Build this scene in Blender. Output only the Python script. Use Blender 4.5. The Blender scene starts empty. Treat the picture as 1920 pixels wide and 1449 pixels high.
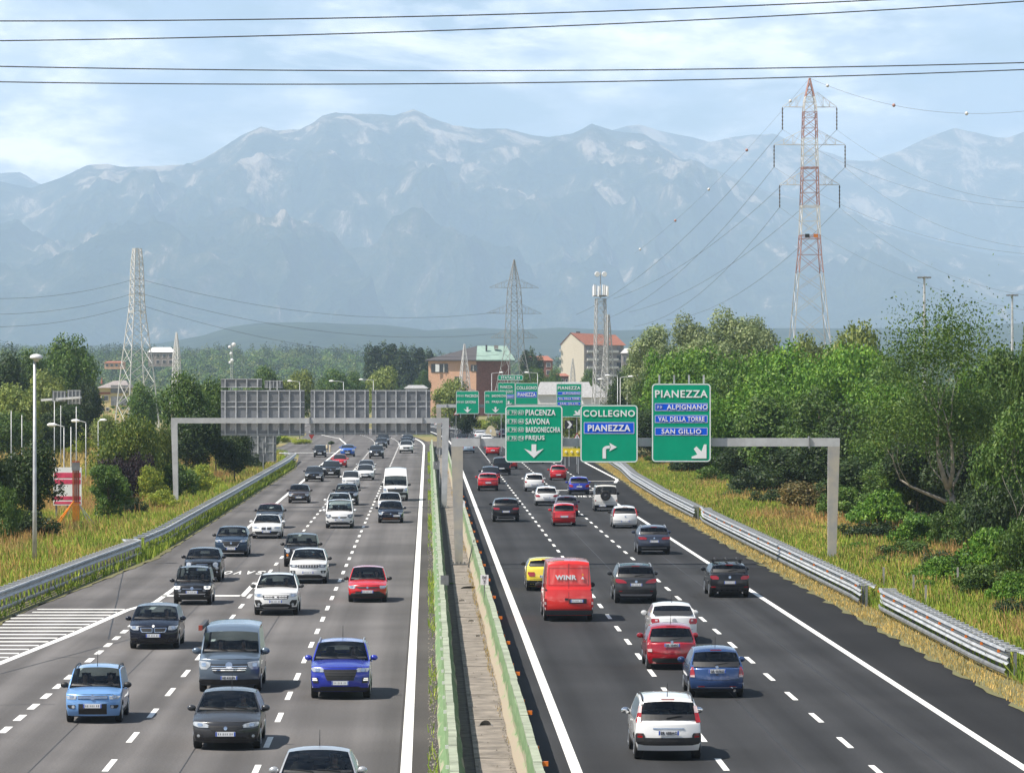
import bpy, bmesh, math, random
import numpy as np
from mathutils import Vector, Matrix
random.seed(7)
R = math.radians
C = bpy.context.scene.collection
SC = bpy.context.scene
# ------------------------------------------------------------------ camera, sky, sun, exposure
FPX, YH, HC = 7090.0, 714.0, 9.7            # focal length in photo pixels, horizon row, camera height
cam = bpy.data.cameras.new('camera'); camo = bpy.data.objects.new('camera', cam); C.objects.link(camo)
cam.sensor_width = 36.0; cam.lens = 36.0 * FPX / 1920.0
cam.clip_start = 1.0; cam.clip_end = 90000.0
camo.location = (0, 0, HC)
camo.rotation_euler = (R(90) - math.atan((724.5 - YH) / FPX), 0, 0)
SC.camera = camo
SUN_EL, SUN_AZ = R(56), R(69)               # azimuth measured from behind the camera towards the left
sun_dir = Vector((-math.sin(SUN_AZ) * math.cos(SUN_EL), -math.cos(SUN_AZ) * math.cos(SUN_EL), math.sin(SUN_EL)))
sl = bpy.data.lights.new('sun', 'SUN'); so = bpy.data.objects.new('sun', sl); C.objects.link(so)
sl.energy = 5.0; sl.angle = R(0.53); sl.color = (1.0, 0.93, 0.83)
so.rotation_euler = (-sun_dir).to_track_quat('-Z', 'Y').to_euler()
W = bpy.data.worlds.new('World'); SC.world = W; W.use_nodes = True
nt = W.node_tree; nt.nodes.clear()
def N(t, kind, **kw):
    n = t.nodes.new(kind)
    for k, v in kw.items():
        if k.startswith('i_'):
            key = k[2:]
            n.inputs[int(key) if key.isdigit() else key.replace('_', ' ')].default_value = v
        else: setattr(n, k, v)
    return n
def ramp(t, fac, stops):
    n = t.nodes.new('ShaderNodeValToRGB'); e = n.color_ramp.elements
    while len(e) < len(stops): e.new(0.5)
    for q, (p, c) in zip(e, stops):
        q.position = p; q.color = (c[0], c[1], c[2], 1) if len(c) > 1 else (c[0], c[0], c[0], 1)
    t.links.new(fac, n.inputs[0]); return n
out = N(nt, 'ShaderNodeOutputWorld')
sky = N(nt, 'ShaderNodeTexSky', sky_type='NISHITA', sun_disc=False, sun_elevation=SUN_EL, sun_rotation=math.pi + SUN_AZ,
        air_density=1.0, dust_density=0.6, ozone_density=2.0, altitude=300)
bg1 = N(nt, 'ShaderNodeBackground', i_Strength=0.055); nt.links.new(sky.outputs[0], bg1.inputs[0])
tc = N(nt, 'ShaderNodeTexCoord')
mp = N(nt, 'ShaderNodeMapping'); mp.inputs['Scale'].default_value = (1.0, 1.0, 2.6); mp.inputs['Location'].default_value = (3.1, 1.2, 2.2)
nt.links.new(tc.outputs['Generated'], mp.inputs[0])
n1 = N(nt, 'ShaderNodeTexNoise', i_Scale=11.0, i_Detail=10.0, i_Roughness=0.60, i_Distortion=0.5); nt.links.new(mp.outputs[0], n1.inputs['Vector'])
cov = ramp(nt, n1.outputs[0], [(0.42, (0,)), (0.50, (0.6,)), (0.60, (1,))])
n2 = N(nt, 'ShaderNodeTexNoise', i_Scale=15.0, i_Detail=9.0, i_Roughness=0.6); nt.links.new(mp.outputs[0], n2.inputs['Vector'])
ccol = ramp(nt, n2.outputs[0], [(0.40, (0.40, 0.50, 0.70)), (0.50, (1.0, 1.0, 1.05)), (0.60, (2.6, 2.35, 2.2))])
bg2 = N(nt, 'ShaderNodeBackground', i_Strength=0.86); nt.links.new(ccol.outputs[0], bg2.inputs[0])
spz = N(nt, 'ShaderNodeSeparateXYZ'); nt.links.new(tc.outputs['Generated'], spz.inputs[0])
lowsky = N(nt, 'ShaderNodeMapRange', i_1=0.11, i_2=0.20, i_3=1.0, i_4=0.12); nt.links.new(spz.outputs[2], lowsky.inputs[0])
cm = N(nt, 'ShaderNodeMath', operation='MULTIPLY'); nt.links.new(cov.outputs[0], cm.inputs[0]); nt.links.new(lowsky.outputs[0], cm.inputs[1])
mx = N(nt, 'ShaderNodeMixShader'); nt.links.new(cm.outputs[0], mx.inputs[0]); nt.links.new(bg1.outputs[0], mx.inputs[1]); nt.links.new(bg2.outputs[0], mx.inputs[2])
nt.links.new(mx.outputs[0], out.inputs[0])
SC.view_settings.view_transform = 'Standard'; SC.view_settings.look = 'None'
SC.view_settings.exposure = 0.85; SC.view_settings.gamma = 1.0
SC.render.engine = 'CYCLES'
SC.cycles.use_denoising = True
SC.cycles.max_bounces = 8; SC.cycles.transparent_max_bounces = 12; SC.cycles.volume_bounces = 2
SC.cycles.diffuse_bounces = 3; SC.cycles.glossy_bounces = 3
SC.cycles.caustics_reflective = False; SC.cycles.caustics_refractive = False

# ------------------------------------------------------------------ helpers
def gp(px, py, z=0.0):                       # photo pixel -> point of the ground plane
    D = FPX * (HC - z) / (py - YH); return (px - 960.0) * D / FPX, D
def at(px, py, D):                           # photo pixel at a known distance
    return Vector(((px - 960.0) * D / FPX, D, HC - (py - YH) * D / FPX))
ROADK = 0.0223
def bendL(Y): return 0.0 if Y < 560 else -2.8e-4 * (min(Y, 800) - 560) ** 2 - (max(Y, 800) - 800) * 0.1344
def bendR(Y): return 0.0 if Y < 560 else -1.2e-4 * (min(Y, 800) - 560) ** 2 - (max(Y, 800) - 800) * 0.0576
def rx(u, Y): return u - ROADK * Y + (bendL(Y) if u < 1.5 else bendR(Y))
def tag(o, label=None, cat=None, group=None, kind=None):
    if label: o['label'] = label
    if cat: o['category'] = cat
    if group: o['group'] = group
    if kind: o['kind'] = kind
    return o
def thing(name, label, cat, loc=(0, 0, 0), rz=0.0, group=None):
    o = bpy.data.objects.new(name, None); C.objects.link(o)
    o.location = loc; o.rotation_euler = (0, 0, rz); o.empty_display_size = 0.3
    return tag(o, label, cat, group)
class MB:
    def __init__(s): s.v = []; s.f = []
    def add(s, vs, fs):
        b = len(s.v); s.v.extend([tuple(v) for v in vs]); s.f.extend([tuple(b + i for i in f) for f in fs]); return s
    def box(s, c, d, M=None):
        x, y, z = d[0] / 2, d[1] / 2, d[2] / 2
        vs = [Vector((i * x, j * y, k * z)) for k in (-1, 1) for j in (-1, 1) for i in (-1, 1)]
        c = Vector(c); vs = [(M @ v if M else v) + c for v in vs]
        return s.add(vs, [(0, 2, 3, 1), (4, 5, 7, 6), (0, 1, 5, 4), (2, 6, 7, 3), (0, 4, 6, 2), (1, 3, 7, 5)])
    def bar(s, a, b, w, h=None, w2=None, h2=None, up=(0, 0, 1)):
        a, b = Vector(a), Vector(b); h = w if h is None else h; w2 = w if w2 is None else w2; h2 = h if h2 is None else h2
        d = (b - a).normalized(); up = Vector(up)
        if abs(d.dot(up)) > 0.97: up = Vector((0, 1, 0))
        r = d.cross(up).normalized(); u = r.cross(d)
        vs = [a + r * i * w / 2 + u * j * h / 2 for i, j in ((-1, -1), (1, -1), (1, 1), (-1, 1))] + \
             [b + r * i * w2 / 2 + u * j * h2 / 2 for i, j in ((-1, -1), (1, -1), (1, 1), (-1, 1))]
        return s.add(vs, [(3, 2, 1, 0), (4, 5, 6, 7), (0, 1, 5, 4), (1, 2, 6, 5), (2, 3, 7, 6), (3, 0, 4, 7)])
    def tube(s, pts, rad, n=8, caps=True):
        pts = [Vector(p) for p in pts]; rad = [rad] * len(pts) if not hasattr(rad, '__len__') else rad
        vs = []; fs = []
        for i, p in enumerate(pts):
            d = (pts[min(i + 1, len(pts) - 1)] - pts[max(i - 1, 0)]).normalized()
            up = Vector((0, 0, 1)) if abs(d.z) < 0.95 else Vector((0, 1, 0))
            r = d.cross(up).normalized(); u = r.cross(d)
            for k in range(n):
                a = 2 * math.pi * k / n; vs.append(p + (r * math.cos(a) + u * math.sin(a)) * rad[i])
        for i in range(len(pts) - 1):
            for k in range(n): fs.append((i * n + k, i * n + (k + 1) % n, (i + 1) * n + (k + 1) % n, (i + 1) * n + k))
        if caps: fs.append(tuple(range(n - 1, -1, -1))); fs.append(tuple((len(pts) - 1) * n + k for k in range(n)))
        return s.add(vs, fs)
    def lathe(s, prof, n=20, c=(0, 0, 0), axis='z'):       # prof: (r, h)
        vs = []; fs = []; c = Vector(c)
        for r, h in prof:
            for k in range(n):
                a = 2 * math.pi * k / n; p = (r * math.cos(a), r * math.sin(a), h)
                if axis == 'x': p = (h, p[0], p[1])
                if axis == 'y': p = (p[0], h, p[1])
                vs.append(Vector(p) + c)
        m = len(prof)
        for i in range(m - 1):
            for k in range(n): fs.append((i * n + k, i * n + (k + 1) % n, (i + 1) * n + (k + 1) % n, (i + 1) * n + k))
        fs.append(tuple(range(n - 1, -1, -1))); fs.append(tuple((m - 1) * n + k for k in range(n)))
        return s.add(vs, fs)
    def prism(s, poly, y0, y1):                            # poly in (x,z), extruded along y
        n = len(poly); vs = [(x, y0, z) for x, z in poly] + [(x, y1, z) for x, z in poly]
        return s.add(vs, [tuple(range(n)), tuple(range(2 * n - 1, n - 1, -1))] + [(i, n + i, n + (i + 1) % n, (i + 1) % n) for i in range(n)])
    def mesh(s, name, mat, smooth=False):
        me = bpy.data.meshes.new(name); me.from_pydata(s.v, [], s.f)
        if mat: me.materials.append(mat)
        if smooth: me.polygons.foreach_set('use_smooth', [True] * len(me.polygons))
        me.update(); return me
    def build(s, name, mat, parent=None, smooth=False):
        o = bpy.data.objects.new(name, s.mesh(name, mat, smooth)); C.objects.link(o)
        if parent: o.parent = parent
        return o
def np_mesh(name, V, F, mat, smooth=False):                # numpy quads/tris
    me = bpy.data.meshes.new(name); k = F.shape[1]
    me.vertices.add(len(V)); me.vertices.foreach_set('co', np.asarray(V, np.float32).ravel())
    me.loops.add(F.size); me.loops.foreach_set('vertex_index', np.asarray(F, np.int32).ravel())
    me.polygons.add(len(F)); me.polygons.foreach_set('loop_start', np.arange(0, F.size, k, dtype=np.int32))
    if smooth: me.polygons.foreach_set('use_smooth', np.ones(len(F), bool))
    me.materials.append(mat); me.update(calc_edges=True); me.validate(); return me
def link(name, me, parent=None):
    o = bpy.data.objects.new(name, me); C.objects.link(o)
    if parent: o.parent = parent
    return o
def copy_tree(o, parent=None):
    c = o.copy(); C.objects.link(c)
    if parent: c.parent = parent
    for ch in o.children: copy_tree(ch, c)
    return c
MATS = {}
def mat(name, col, rough=0.6, metal=0.0, coat=0.0, spec=0.5, var=0.0, vscale=3.0, emit=None, bump=0.0, bscale=20.0, col2=None, stretch=None):
    if name in MATS: return MATS[name]
    m = bpy.data.materials.new(name); m.use_nodes = True; t = m.node_tree; b = t.nodes['Principled BSDF']
    b.inputs['Base Color'].default_value = (*col, 1); b.inputs['Roughness'].default_value = rough; b.inputs['Metallic'].default_value = metal
    b.inputs['Coat Weight'].default_value = coat; b.inputs['Coat Roughness'].default_value = 0.04; b.inputs['Specular IOR Level'].default_value = spec
    if var > 0 or col2:
        g = N(t, 'ShaderNodeTexCoord'); src = g.outputs['Object']
        if stretch:
            q = N(t, 'ShaderNodeMapping'); q.inputs['Scale'].default_value = stretch; t.links.new(src, q.inputs[0]); src = q.outputs[0]
        no = N(t, 'ShaderNodeTexNoise', i_Scale=vscale, i_Detail=6.0, i_Roughness=0.65); t.links.new(src, no.inputs['Vector'])
        lo = tuple(c * (1 - var) for c in col); hi = tuple(c * (1 + var) for c in col) if not col2 else col2
        r = ramp(t, no.outputs[0], [(0.36, lo), (0.64, hi)]); t.links.new(r.outputs[0], b.inputs['Base Color'])
    if bump > 0:
        g = N(t, 'ShaderNodeTexCoord'); no = N(t, 'ShaderNodeTexNoise', i_Scale=bscale, i_Detail=5.0); t.links.new(g.outputs['Object'], no.inputs['Vector'])
        bp = N(t, 'ShaderNodeBump', i_Strength=bump, i_Distance=0.02); t.links.new(no.outputs[0], bp.inputs['Height']); t.links.new(bp.outputs[0], b.inputs['Normal'])
    if emit: b.inputs['Emission Color'].default_value = (*emit[:3], 1); b.inputs['Emission Strength'].default_value = emit[3]
    MATS[name] = m; return m
def sheet(name, rows, z, m, kind='structure', parent=None):  # rows: (Y, uL, uR) in road coordinates
    b = MB(); vs = []
    for Y, a, c in rows:
        n = 5
        for i in range(n): 
            u = a + (c - a) * i / (n - 1); vs.append((rx(u, Y) if not isinstance(z, tuple) else u, Y, z if not isinstance(z, tuple) else z[0]))
    fs = [(j * 5 + i, j * 5 + i + 1, (j + 1) * 5 + i + 1, (j + 1) * 5 + i) for j in range(len(rows) - 1) for i in range(4)]
    b.add(vs, fs); o = b.build(name, m, parent); return tag(o, kind=kind) if kind else o
FONT = {}
def text_mesh(txt, size, bold=0.0, space=1.0, wide=1.0):
    cu = bpy.data.curves.new('txt', 'FONT'); cu.body = txt; cu.size = size; cu.align_x = 'CENTER'; cu.align_y = 'CENTER'
    cu.offset = bold; cu.space_character = space; cu.extrude = 0.012; cu.resolution_u = 3
    o = bpy.data.objects.new('txt', cu); C.objects.link(o); bpy.context.view_layer.update()
    dg = bpy.context.evaluated_depsgraph_get(); me = bpy.data.meshes.new_from_object(o.evaluated_get(dg))
    bpy.data.objects.remove(o); bpy.data.curves.remove(cu)
    n = len(me.vertices); co = np.empty(n * 3, np.float32); me.vertices.foreach_get('co', co); co = co.reshape(-1, 3)
    if n: co[:, 0] -= (co[:, 0].max() + co[:, 0].min()) / 2; co[:, 1] -= (co[:, 1].max() + co[:, 1].min()) / 2
    return me, co
def lettering(txt, width, height, loc, m, parent, name='lettering', bold=0.0, face=-1):
    """letters standing upright in the xz plane facing -y (face=-1), fitted to width x height"""
    me, co = text_mesh(txt, 1.0, bold, 1.12)
    ex = co.max(0) - co.min(0); sx = width / max(ex[0], 1e-6) if width else height / max(ex[1], 1e-6); sz = height / max(ex[1], 1e-6)
    v = np.stack([co[:, 0] * sx * (1 if face < 0 else -1), co[:, 2] * face * -1.0, co[:, 1] * sz], 1)
    me.vertices.foreach_set('co', v.astype(np.float32).ravel()); me.materials.clear(); me.materials.append(m); me.name = name; me.update()
    o = link(name, me, parent); o.location = loc; return o
# ------------------------------------------------------------------ value noise for terrain
def vnoise(x, y, seed=0):
    xi = np.floor(x).astype(np.int64); yi = np.floor(y).astype(np.int64); xf = x - xi; yf = y - yi
    def h(a, b):
        n = (a * 374761393 + b * 668265263 + seed * 974711) & 0xffffffff
        n = ((n ^ (n >> 13)) * 1274126177) & 0xffffffff
        return ((n ^ (n >> 16)) & 0xffff) / 65535.0
    u = xf * xf * (3 - 2 * xf); v = yf * yf * (3 - 2 * yf)
    return (h(xi, yi) * (1 - u) + h(xi + 1, yi) * u) * (1 - v) + (h(xi, yi + 1) * (1 - u) + h(xi + 1, yi + 1) * u) * v
def fbm(x, y, o=6, seed=0, ridged=False):
    s = 0; a = 0.5; t = 0
    for k in range(o):
        n = vnoise(x, y, seed + k); n = 1 - np.abs(2 * n - 1) if ridged else n
        s = s + n * a; t += a; a *= 0.5; x = x * 2.03 + 11.3; y = y * 2.03 + 5.7
    return s / t
# ------------------------------------------------------------------ the setting: ground, roads, markings, hills, mountains
def ground_mat():
    m = bpy.data.materials.new('meadow'); m.use_nodes = True; t = m.node_tree; b = t.nodes['Principled BSDF']; b.inputs['Roughness'].default_value = 0.95
    g = N(t, 'ShaderNodeTexCoord')
    a = N(t, 'ShaderNodeTexNoise', i_Scale=0.035, i_Detail=5.0); c = N(t, 'ShaderNodeTexNoise', i_Scale=1.4, i_Detail=8.0, i_Roughness=0.7)
    t.links.new(g.outputs['Object'], a.inputs['Vector']); t.links.new(g.outputs['Object'], c.inputs['Vector'])
    r1 = ramp(t, a.outputs[0], [(0.40, (0.12, 0.13, 0.035)), (0.6, (0.24, 0.19, 0.075))]); r2 = ramp(t, c.outputs[0], [(0.3, (0.55, 0.55, 0.5)), (0.7, (1.3, 1.3, 1.2))])
    mu = N(t, 'ShaderNodeMix', data_type='RGBA', blend_type='MULTIPLY'); mu.inputs[0].default_value = 1.0
    t.links.new(r1.outputs[0], mu.inputs[6]); t.links.new(r2.outputs[0], mu.inputs[7]); t.links.new(mu.outputs[2], b.inputs['Base Color'])
    return m
def asphalt(name, c, streak, warm=0.0):
    m = bpy.data.materials.new(name); m.use_nodes = True; t = m.node_tree; b = t.nodes['Principled BSDF']
    g = N(t, 'ShaderNodeTexCoord'); mp = N(t, 'ShaderNodeMapping'); mp.inputs['Scale'].default_value = (1.1, 0.012, 1)
    sh = N(t, 'ShaderNodeMapping'); sh.inputs['Rotation'].default_value = (0, 0, -ROADK); t.links.new(g.outputs['Object'], sh.inputs[0]); t.links.new(sh.outputs[0], mp.inputs[0])
    s = N(t, 'ShaderNodeTexNoise', i_Scale=1.0, i_Detail=3.0); t.links.new(mp.outputs[0], s.inputs['Vector'])
    f = N(t, 'ShaderNodeTexNoise', i_Scale=16.0, i_Detail=6.0, i_Roughness=0.85); t.links.new(g.outputs['Object'], f.inputs['Vector'])
    p = N(t, 'ShaderNodeTexNoise', i_Scale=0.09, i_Detail=5.0); t.links.new(g.outputs['Object'], p.inputs['Vector'])
    w = (c * (1 + warm), c, c * (1 - warm) * 1.03)
    r = ramp(t, s.outputs[0], [(0.36, tuple(k * (1 - streak) for k in w)), (0.64, tuple(k * (1 + streak) for k in w))])
    r2 = ramp(t, f.outputs[0], [(0.32, (0.66,)), (0.68, (1.34,))]); r3 = ramp(t, p.outputs[0], [(0.35, (0.78,)), (0.65, (1.16,))])
    sx = N(t, 'ShaderNodeSeparateXYZ'); t.links.new(sh.outputs[0], sx.inputs[0]); k1 = N(t, 'ShaderNodeMath', operation='MULTIPLY_ADD', i_1=3.351, i_2=1.9); t.links.new(sx.outputs[0], k1.inputs[0])
    k2 = N(t, 'ShaderNodeMath', operation='SINE'); t.links.new(k1.outputs[0], k2.inputs[0]); k3 = N(t, 'ShaderNodeMath', operation='MULTIPLY_ADD', i_1=0.11, i_2=1.0); t.links.new(k2.outputs[0], k3.inputs[0])
    mw = N(t, 'ShaderNodeMix', data_type='RGBA', blend_type='MULTIPLY'); mw.inputs[0].default_value = 1; t.links.new(r.outputs[0], mw.inputs[6]); t.links.new(k3.outputs[0], mw.inputs[7])
    m1 = N(t, 'ShaderNodeMix', data_type='RGBA', blend_type='MULTIPLY'); m1.inputs[0].default_value = 1; t.links.new(mw.outputs[2], m1.inputs[6]); t.links.new(r2.outputs[0], m1.inputs[7])
    m2 = N(t, 'ShaderNodeMix', data_type='RGBA', blend_type='MULTIPLY'); m2.inputs[0].default_value = 1; t.links.new(m1.outputs[2], m2.inputs[6]); t.links.new(r3.outputs[0], m2.inputs[7])
    t.links.new(m2.outputs[2], b.inputs['Base Color']); b.inputs['Roughness'].default_value = 0.9; b.inputs['Specular IOR Level'].default_value = 0.12
    bp = N(t, 'ShaderNodeBump', i_Strength=0.35, i_Distance=0.01); t.links.new(f.outputs[0], bp.inputs['Height']); t.links.new(bp.outputs[0], b.inputs['Normal'])
    return m
M_ground = ground_mat()
tag(MB().add([(-45000, -2000, -0.06), (45000, -2000, -0.06), (45000, 52000, -0.06), (-45000, 52000, -0.06)], [(0, 1, 2, 3)]).build('ground', M_ground), kind='structure')
YS = list(range(60, 1000, 10))
def lerp_tab(tab, Y): return float(np.interp(Y, [a for a, _ in tab], [b for _, b in tab]))
EDGE_L = [(60, -17.6), (158, -17.0), (206, -14.75), (420, -14.6), (500, -17.0), (520, -22.0), (600, -21.5), (700, -17), (1000, -16)]
EDGE_R = [(60, 17.7), (215, 17.8), (300, 17.9), (360, 19.0), (440, 20.0), (560, 19.5), (1000, 19)]
A_old = asphalt('old_asphalt', 0.108, 0.14, 0.05); A_new = asphalt('dark_asphalt', 0.036, 0.16, -0.02); A_sh = asphalt('shoulder_asphalt', 0.021, 0.08, 0.0)
A_med = asphalt('median_asphalt', 0.065, 0.05, 0.08)
sheet('road', [(Y, lerp_tab(EDGE_L, Y), -0.75) for Y in YS], 0.0, A_old)
sheet('road', [(Y, -0.75, 0.30) for Y in YS], 0.0, A_med)
sheet('road', [(Y, 2.75, 15.0) for Y in YS], 0.0, A_new)
sheet('road', [(Y, 15.0, lerp_tab(EDGE_R, Y)) for Y in YS], 0.0, A_sh)
M_conc = mat('weathered_concrete', (0.20, 0.175, 0.15), 0.9, var=0.35, vscale=1.3, bump=0.4, bscale=9)
M_gravel = mat('loose_gravel', (0.22, 0.20, 0.17), 0.95, var=0.6, vscale=14, bump=0.9, bscale=30)
sheet('median_soil', [(Y, 0.30, 2.75) for Y in YS[:56]], -0.02, mat('median_earth', (0.10, 0.085, 0.065), 0.95, var=0.4, vscale=2.0))
sheet('median_slab', [(Y, 1.20, 2.25) for Y in range(60, 570, 10)], 0.03, M_conc)
# cross joints and debris on the slab
j = MB(); 
for k in range(34):
    Y = 84 + k * 11.9 + random.uniform(-3.6, 3.6); j.box((rx(1.72, Y), Y, 0.036), (1.03, random.uniform(0.02, 0.07), 0.008))
tag(j.build('slab_joints', mat('dark_joint', (0.045, 0.04, 0.035), 0.95)), kind='structure')
for side, (ua, ub) in (('l', (0.02, 0.27)), ('r', (2.06, 2.25))):
    V = []; F = []
    for k in range(1500):
        Y = 84 + 260 * random.random() ** 1.6; u = random.uniform(ua, ub) if random.random() < 0.88 else random.uniform(1.2, 2.2)
        r = random.uniform(0.012, 0.035); z = 0.005 if side == 'l' else 0.035; b = len(V); x = rx(u, Y)
        V += [(x - r, Y - r, z), (x + r, Y - r * .7, z), (x + r * .6, Y + r, z), (x - r, Y + r * .8, z), (x + random.uniform(-r, r) * .3, Y, z + r * 1.3)]
        F += [(b, b + 1, b + 4), (b + 1, b + 2, b + 4), (b + 2, b + 3, b + 4), (b + 3, b, b + 4)]
    o = MB().add(V, F).build('gravel', M_gravel); tag(o, 'loose grey gravel and grit along the median', 'gravel', kind='stuff')

# painted markings
M_paint = mat('road_paint', (0.78, 0.77, 0.73), 0.55, var=0.10, vscale=5)
mk = MB()
def quad(u0, u1, Y0, Y1, z=0.004, seg=10):
    n = max(1, int((Y1 - Y0) / seg)); vs = []
    for i in range(n + 1):
        Y = Y0 + (Y1 - Y0) * i / n; vs += [(rx(u0, Y), Y, z), (rx(u1, Y), Y, z)]
    mk.add(vs, [(2 * i, 2 * i + 1, 2 * i + 3, 2 * i + 2) for i in range(n)])
quad(-0.68, -0.40, 62, 980); quad(3.56, 3.84, 62, 980)
def dashes(u, Y0, Y1, per, ln, ph, w=0.16):
    Y = ph
    while Y < Y1:
        if Y + ln > Y0: quad(u - w / 2, u + w / 2, Y, Y + ln)
        Y += per
dashes(-4.28, 62, 960, 7.5, 3.0, 62.6); dashes(-8.03, 62, 960, 7.5, 3.0, 64.0)
dashes(-11.75, 62, 168, 3.75, 1.9, 63.0, 0.22)
dashes(7.45, 62, 960, 7.5, 3.0, 64.2); dashes(11.2, 62, 960, 7.5, 3.0, 62.5)
quad(14.84, 15.08, 62, 330); dashes(14.9, 332, 560, 7.5, 3.0, 332)
quad(18.55, 18.8, 372, 450); quad(14.9, 18.6, 366, 366.8)
mk.add([(rx(17.7, 360), 360, .0045), (rx(18.0, 360), 360, .0045), (rx(18.8, 372), 372, .0045), (rx(18.5, 372), 372, .0045)], [(0, 1, 2, 3)])
quad(11.2, 14.9, 335, 336.2)
def pline(pts, w, z=0.004):
    for (u0, Y0), (u1, Y1) in zip(pts[:-1], pts[1:]):
        mk.add([(rx(u0, Y0) - w / 2, Y0, z), (rx(u0, Y0) + w / 2, Y0, z), (rx(u1, Y1) + w / 2, Y1, z), (rx(u1, Y1) - w / 2, Y1, z)], [(0, 1, 2, 3)])
pline([(-17.6, 98), (-16.4, 112), (-14.7, 130), (-13.6, 145), (-12.75, 160), (-11.95, 166)], 0.30)
pline([(-11.95, 166), (-11.85, 176), (-11.9, 250), (-12.1, 370), (-12.1, 400)], 0.24)
pline([(-12.3, 425), (-12.4, 560), (-12.5, 583), (-13.2, 637), (-14.5, 661), (-15.5, 720)], 0.24)
quad(-12.0, -8.4, 170.4, 171.3); pline([(-8.35, 170.4), (-8.3, 182)], 0.24)
quad(-18.0, -12.2, 510, 512)
for k in range(15):                                        # the hatched area
    D = 132.5 + k * 2.0; uR = lerp_tab([(98, -17.6), (112, -16.4), (130, -14.7), (145, -13.6), (160, -12.75), (166, -11.95)], D) - 0.2
    quad(-17.3 if D < 158 else -16.6, uR, D, D + 0.5)
# letters S A V O on the exit lane, read by the traffic coming down
for ch, u in (('S', -8.45), ('A', -9.0), ('V', -9.55), ('O', -10.1)):
    me, co = text_mesh(ch, 1.0, 0.02); ex = co.max(0) - co.min(0)
    vx = -co[:, 0] * 0.40 / ex[0]; vy = -co[:, 1] * 3.2 / ex[1]
    fs = [tuple(p.vertices) for p in me.polygons if abs(p.normal.z) > 0.5 and p.center.z > 0]
    mk.add([(rx(u, 192) + a, 191.5 + b2, 0.004) for a, b2 in zip(vx, vy)], fs)
for k, ch in enumerate('PIANEZZA'):
    me, co = text_mesh(ch, 1.0, 0.02); ex = co.max(0) - co.min(0)
    fs = [tuple(p.vertices) for p in me.polygons if abs(p.normal.z) > 0.5 and p.center.z > 0]
    mk.add([(rx(11.55 + k * 0.42, 318) + a * 0.3 / ex[0], 318 + b2 * 3.6 / ex[1], 0.004) for a, b2 in zip(co[:, 0], co[:, 1])], fs)
tag(mk.build('road_markings', M_paint), kind='structure')
# tar seams and cracks, plus gantry shadows painted as dark lines
M_tar_shadow = mat('tar_and_painted_shadow', (0.012, 0.012, 0.013), 0.6)
sm = MB()
def crack_or_shadow(u0, Y0, u1, Y1, w, n=14, jit=0.05):
    pr = None
    for i in range(n + 1):
        t = i / n; u = u0 + (u1 - u0) * t; Y = Y0 + (Y1 - Y0) * t + random.uniform(-jit, jit); x = rx(u, Y)
        d = Vector((u1 - u0, Y1 - Y0, 0)).normalized(); nx, ny = -d.y * w / 2, d.x * w / 2
        if pr: sm.add([(pr[0] - pr[2], pr[1] - pr[3], .003), (pr[0] + pr[2], pr[1] + pr[3], .003), (x + nx, Y + ny, .003), (x - nx, Y - ny, .003)], [(0, 1, 2, 3)])
        pr = (x, Y, nx, ny)
crack_or_shadow(2.8, 197.5, 17.6, 197.5, 0.30, 40, 0.12); crack_or_shadow(-14.6, 281.5, 0.3, 281.5, 0.45, 40, 0.12); crack_or_shadow(2.8, 281, 15, 281, 0.4, 30, .1)  # cast shadows of the gantry beams, painted across the carriageways
crack_or_shadow(-17.2, 108, -11.2, 142, 0.07, 20, 0.1); crack_or_shadow(-12.0, 142, -16.0, 200, 0.05, 20, .2); crack_or_shadow(-14.0, 113, -11.2, 113.6, 0.08, 8, .1); crack_or_shadow(-13.3, 132.6, -10.7, 133.2, 0.07, 8, .1)
for k in range(5): crack_or_shadow(-16 + k * .3, 150 + k * 9, -12.2, 151 + k * 9, 0.06, 9, .12)
crack_or_shadow(-6.15, 62, -6.1, 300, 0.03, 60, 0.02); crack_or_shadow(-9.9, 62, -9.9, 280, 0.03, 60, .02); crack_or_shadow(9.4, 62, 9.4, 300, 0.03, 60, .02); crack_or_shadow(13.0, 62, 13.0, 300, 0.03, 60, .02)
tag(sm.build('road_seams_and_shadows', M_tar_shadow), kind='structure')
# verges beside the asphalt, dry edge strips
M_dry = mat('dry_grass_edge', (0.25, 0.20, 0.10), 0.95, var=0.5, vscale=3.5, col2=(0.14, 0.15, 0.05), bump=0.6, bscale=12)
sheet('verge', [(Y, lerp_tab(EDGE_R, Y) - 0.25 + 0.25 * math.sin(Y * 1.3) * math.sin(Y * .37), lerp_tab(EDGE_R, Y) + 2.3) for Y in np.arange(62, 700, 1.5)], 0.02, M_dry)
sheet('verge', [(Y, lerp_tab(EDGE_L, Y) - 1.2, lerp_tab(EDGE_L, Y) + 0.15 * math.sin(Y * 1.1) * math.sin(Y * .43)) for Y in np.arange(62, 430, 1.5)], 0.02, M_dry)
# side road and slip roads off to the left
sl_ = MB(); sl_.add([(-130, 512, 0), (-50, 518, 0), (-40, 527, 0), (-130, 524, 0)], [(0, 1, 2, 3)])
tag(sl_.build('side_road', A_old), kind='structure')

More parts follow.
